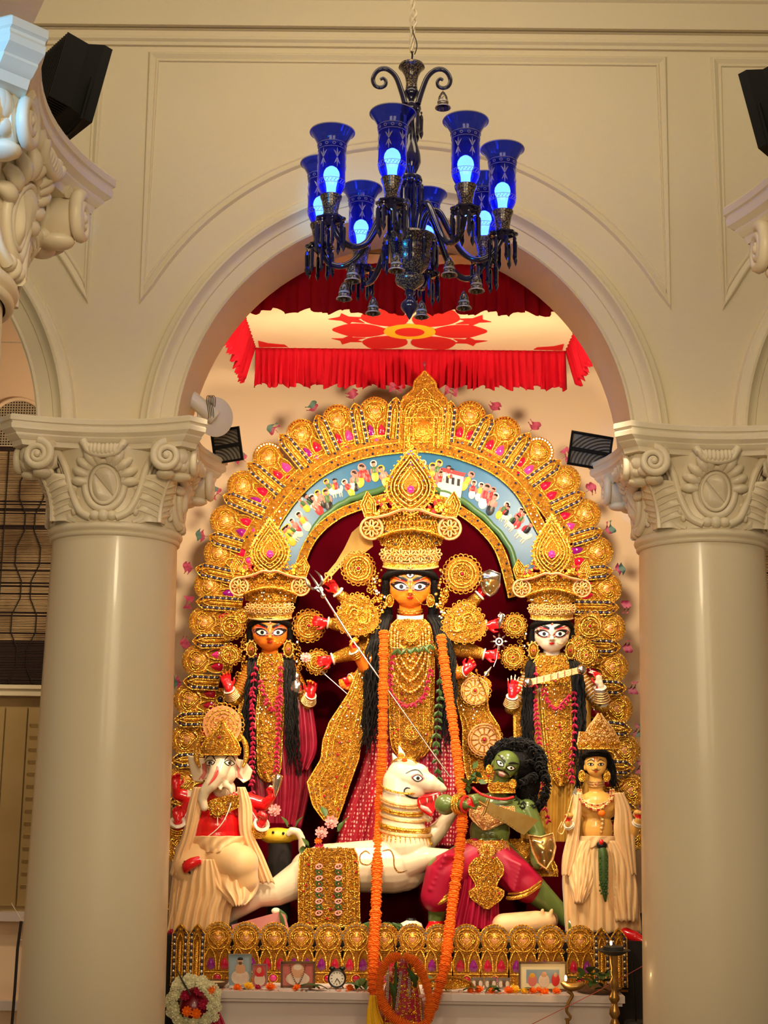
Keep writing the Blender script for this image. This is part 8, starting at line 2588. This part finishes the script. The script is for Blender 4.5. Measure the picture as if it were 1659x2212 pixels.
for i, (x, y, Yq, k, R, lab) in enumerate(((594, 1752, 6.9, 'petal_pink', 13, 'pale pink lotus held by the hand of the elephant-headed figure'), (716, 1778, 7.0, 'petal_pink', 14, 'pink rose nearest the gilded side panel on the mount'), (694, 1800, 6.98, 'petal_pink', 13, 'pink rose above the orange bloom on the mount'), (688, 1818, 6.97, 'marigold', 8, 'orange bloom tucked beside the roses on the mount'), (690, 1832, 6.96, 'petal_crimson', 10, 'crimson bud lying at the saddle cloth edge'), (660, 1422, 7.36, 'petal_pink', 12, 'pale lotus in the raised hand of the orange-faced goddess'))):
    f = flower(k, W(x, y, Yq), R * 0.0024, lab, i + 50, None, up=(0.1 * (i % 3 - 1), -0.9, 0.35))
for i, (x, y, yaw) in enumerate(((664, 1832, 1.0), (674, 1846, 2.0), (656, 1850, 0.2), (732, 1796, -0.8), (740, 1786, -1.3), (702, 1764, 0.6), (620, 1786, 1.2), (640, 1786, -1.2))):
    leaf(W(x, y, 6.98), 0.06, yaw, 0.9, 'green leaf among the roses and fruit behind the mount', 'leaves among the roses on the stage')
pb = put('pink_block', 'pink painted block lying under the mount hind leg', 'block', base_at(562, 2000, 6.93))
F3 = Fr(6.93, (560, 1990)); out = [(500, 1998), (602, 1970), (616, 1976), (624, 2006), (618, 2016), (506, 2022)]
m = MB(); m.prism([F3.p(x, y, 20) for x, y in out], [F3.p(x, y, -30) for x, y in out]); emit('block', m, 'pink_block', pb, smooth=False)
m = MB(); E(m, F3, 596, 1968, 6, 10, 8, 7); emit('bud', m, 'petal_white', pb)
leaf(W(612, 2000, 6.88), 0.08, 0.9, 1.2, 'dark leaf leaning on the pink block', None)
bf = put('clay_head', 'cream clay buffalo head lying at the feet of the green warrior', 'clay head', base_at(1140, 2000, 6.95))
F4 = Fr(6.95, (1140, 1990)); m = MB(); limb(m, [F4.p(1088, 2000, 20), F4.p(1160, 1992, 20), F4.p(1182, 1990, 20)], [26 * F4.s, 24 * F4.s, 20 * F4.s]); limb(m, [F4.p(1170, 1984, 30), F4.p(1172, 1966, 34)], [7 * F4.s, 4 * F4.s]); limb(m, [F4.p(1186, 1984, 30), F4.p(1192, 1966, 34)], [7 * F4.s, 4 * F4.s]); blob('head', m, 'clay_cream', bf, 0.006, 4)
m = MB(); F4.ring(m, 1196, 1988, 20, 7, 14, 3, 16); emit('cut_rim', m, 'wood_frame', bf)
wb = put('white_pot', 'rounded white pot behind the fence near the green warrior foot', 'pot', base_at(888, 2008, 6.95))
m = MB(); m.lathe([(0, 0), (0.04, 0.0), (0.062, 0.03), (0.05, 0.06), (0.02, 0.075)], T(base_at(888, 2008, 6.95)), 20); emit('pot', m, 'bangle_white', wb)
m = MB(); m.lathe([(0.018, 0.07), (0.026, 0.078), (0.02, 0.084)], T(base_at(888, 2008, 6.95)), 16); emit('lip', m, 'paint_black', wb)
for i, (x, k, R) in enumerate(((794, 'petal_pink', 10), (775, 'marigold_yellow', 8), (905, 'marigold', 10), (1230, 'petal_crimson', 9), (372, 'petal_crimson', 8))):
    flower(k, base_at(x, 2005, 6.9), R * 0.0024, ['pink bloom behind the fence below the saddle cloth', 'yellow bloom behind the fence beside a pink one', 'orange bloom behind the fence by the white pot', 'crimson bloom behind the fence near the cream robes', 'crimson bloom at the fence end beside the column'][i], 70 + i, None)
for i, x in enumerate((758, 782, 806, 836, 852, 870, 884)): leaf(base_at(x, 2005, 6.90) + V3(0, 0, 0.01), 0.08, -1 + 0.4 * i, 0.7, 'green leaf lying behind the gilded fence', 'leaves behind the gilded fence')
# ---------------------------------------------------------------- side bays: windows with blinds
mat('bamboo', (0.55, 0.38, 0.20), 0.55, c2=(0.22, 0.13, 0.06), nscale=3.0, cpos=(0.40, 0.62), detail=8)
mat('bamboo_dark', (0.035, 0.016, 0.012), 0.6)
mat('mesh_paint', (0.50, 0.40, 0.26), 0.5)
mat('shutter', (0.36, 0.24, 0.09), 0.5, c2=(0.42, 0.29, 0.12), nscale=3)
mat('dark_gap', (0.02, 0.013, 0.008), 0.9)
def bay(s_, px_edge, nm):
    """window bay behind a side arch; s_ = -1 left, 1 right"""
    xin = W(px_edge, 1250, YB).x
    x0, x1 = (xin - 1.35, xin) if s_ < 0 else (xin, xin + 1.35)
    zt = W(50, 962, YB).z; zb = W(50, 1478, YB).z; z2 = W(50, 1968, YB).z
    xc = (x0 + x1) / 2 if s_ < 0 else (x0 + x1) / 2
    # arched vent with mesh
    hw = 0.30
    xv = W(40 if s_ < 0 else 1700, 900, YB).x
    w = thing('window_%d' % (1 if s_ < 0 else 3), '', 'window', V3(xv, YB, zt)); w['kind'] = 'structure'; del w['label']; del w['category']
    m = MB(); R = 0.175
    ring = [V3(xv + R * math.cos(a), YB - 0.02, zt + 0.12 + 1.0 * R * math.sin(a)) for a in [PI * i / 20 for i in range(21)]]
    m.tube([V3(xv + R, YB - 0.02, zt)] + ring + [V3(xv - R, YB - 0.02, zt)], 0.014, 8); emit('vent_frame', m, 'back_paint', w)
    m = MB(); out = [V3(xv + R, YB - 0.006, zt)] + [V3(p.x, YB - 0.006, p.z) for p in ring] + [V3(xv - R, YB - 0.006, zt)]
    m.prism(out, [p + V3(0, 0.004, 0) for p in out]); emit('vent_back', m, 'dark_gap', w, smooth=False)
    m = MB(); st = 0.017
    n = int(2 * R / st)
    for i in range(n + 1):
        x = -R + st * i
        h = 0.12 + math.sqrt(max(R * R - x * x, 0))
        m.box((xv + x, YB - 0.012, zt + h / 2), (0.0075, 0.004, h))
    k = 0; z = 0.01
    while z < 0.12 + R - 0.01:
        hw_ = R if z < 0.12 else math.sqrt(max(R * R - (z - 0.12) ** 2, 0)); m.box((xv, YB - 0.014, zt + z), (2 * hw_, 0.004, 0.007)); z += st
    emit('wire_mesh', m, 'mesh_paint', w, smooth=False, kind='stuff')
    # rolled bamboo blind
    bx0, bx1 = x0 + 0.02, x1 - 0.02
    bl = thing('bamboo_blind', ['dark bamboo slat blind hanging beside the elephant-headed figure side column', 'dark bamboo slat blind hanging behind the column on the cream-robed figure side'][0 if s_ < 0 else 1], 'blind', V3(xc, YB - 0.06, zb))
    m = MB(); rnd = random.Random(3 + s_)
    N = 150
    for i in range(N):
        z = zt - 0.05 - (zt - 0.05 - zb) * (i + 0.5) / N
        h = (zt - zb) / N * 0.62
        ya = YB - 0.06 - 0.003 * rnd.random()
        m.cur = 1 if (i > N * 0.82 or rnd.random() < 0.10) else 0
        m.box(((bx0 + bx1) / 2, ya, z + rnd.uniform(-0.001, 0.001)), (bx1 - bx0, 0.004, h))
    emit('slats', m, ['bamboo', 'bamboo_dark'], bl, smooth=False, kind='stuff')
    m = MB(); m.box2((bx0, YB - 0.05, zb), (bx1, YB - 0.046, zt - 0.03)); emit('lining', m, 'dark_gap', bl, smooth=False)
    m = MB(); m.tube([(bx0, YB - 0.06, zt - 0.04), (bx1, YB - 0.06, zt - 0.04)], 0.018, 8); emit('head_rail', m, 'bamboo_dark', bl)
    for k in range(9):
        m = MB(); xx = (bx1 - 0.04 - k * 0.105) if s_ < 0 else (bx0 + 0.04 + k * 0.105)
        pts = []
        for i in range(15):
            z = zt - 0.04 - (zt - 0.04 - zb) * i / 14
            dx = 0.045 * (1 if (i // 2) % 2 else -1) * (1 if k % 2 else -1) * 0.5
            pts.append((xx + (dx if k % 3 else 0), YB - 0.069, z))
        m.tube(pts, 0.0035, 5); emit('cord', m, 'dark_gap', bl)
    # sill under the blind and the shuttered window below
    ww = thing('window_%d' % (2 if s_ < 0 else 4), '', 'window', V3(xc, YB, z2)); ww['kind'] = 'structure'; del ww['label']; del ww['category']
    m = MB(); m.box2((x0 - 0.2, YB - 0.10, zb - 0.075), (x1 + 0.05, YB, zb - 0.012)); m.box2((x0 - 0.2, YB - 0.12, zb - 0.035), (x1 + 0.05, YB, zb - 0.012)); emit('sill', m, 'wall_paint', ww, smooth=False)
    m = MB(); m.box2((x0, YB - 0.012, z2), (x1, YB - 0.004, zb - 0.08)); emit('recess', m, 'shutter', ww, smooth=False)
    px = x1 - 0.03 if s_ < 0 else x0 + 0.03
    for k in range(6):
        xa = px - s_ * -1 * 0 + (-(k + 1) * 0.135 if s_ < 0 else k * 0.135)
        m = MB(); m.box2((xa, YB - 0.028, z2 + 0.03), (xa + 0.125, YB - 0.012, zb - 0.14)); sh = emit('shutter', m, 'shutter', ww, smooth=False)
        if k % 2 == 0:
            for q in range(14):
                m = MB(); zq = z2 + 0.14 + q * 0.072; m.box((xa + 0.0625, YB - 0.030, zq), (0.085, 0.010, 0.030), Matrix.Rotation(0.5, 3, 'X')); emit('louvre', m, 'shutter', sh, smooth=False)
    m = MB(); m.box2((x0 - 0.2, YB - 0.10, z2 - 0.05), (x1 + 0.1, YB, z2)); emit('ledge', m, 'altar_paint', ww, smooth=False)
    m = MB(); m.box2((x0 - 0.2, YB - 0.06, W(50, 2180, YB).z), (x1 + 0.1, YB, W(50, 2160, YB).z)); emit('dado_rail', m, 'altar_paint', ww, smooth=False)
bay(-1, 140, 'l'); bay(1, 1610, 'r')
# thin pole leaning near the left window
a, b = W(46, 1990, 7.6), W(26, 2212, 7.6)
t = thing('bamboo_pole', 'thin dark cane pole standing below the shuttered window', 'pole', V3(b.x - 0.02, 7.6, 0))
m = MB(); m.tube([a, W(38, 2050, 7.6), W(32, 2140, 7.6), b, V3(b.x - 0.05, 7.6, 0)], 0.008, 7); emit('pole', m, 'wire_dark', t)
m = MB(); m.tube([W(48, 1985, 7.6), W(60, 1966, 7.6)], 0.002, 4); m.tube([W(46, 1988, 7.6), W(24, 1950, 7.6)], 0.002, 4); m.tube([W(40, 2030, 7.6), W(58, 2032, 7.6)], 0.003, 4); emit('twine', m, 'rope', t)
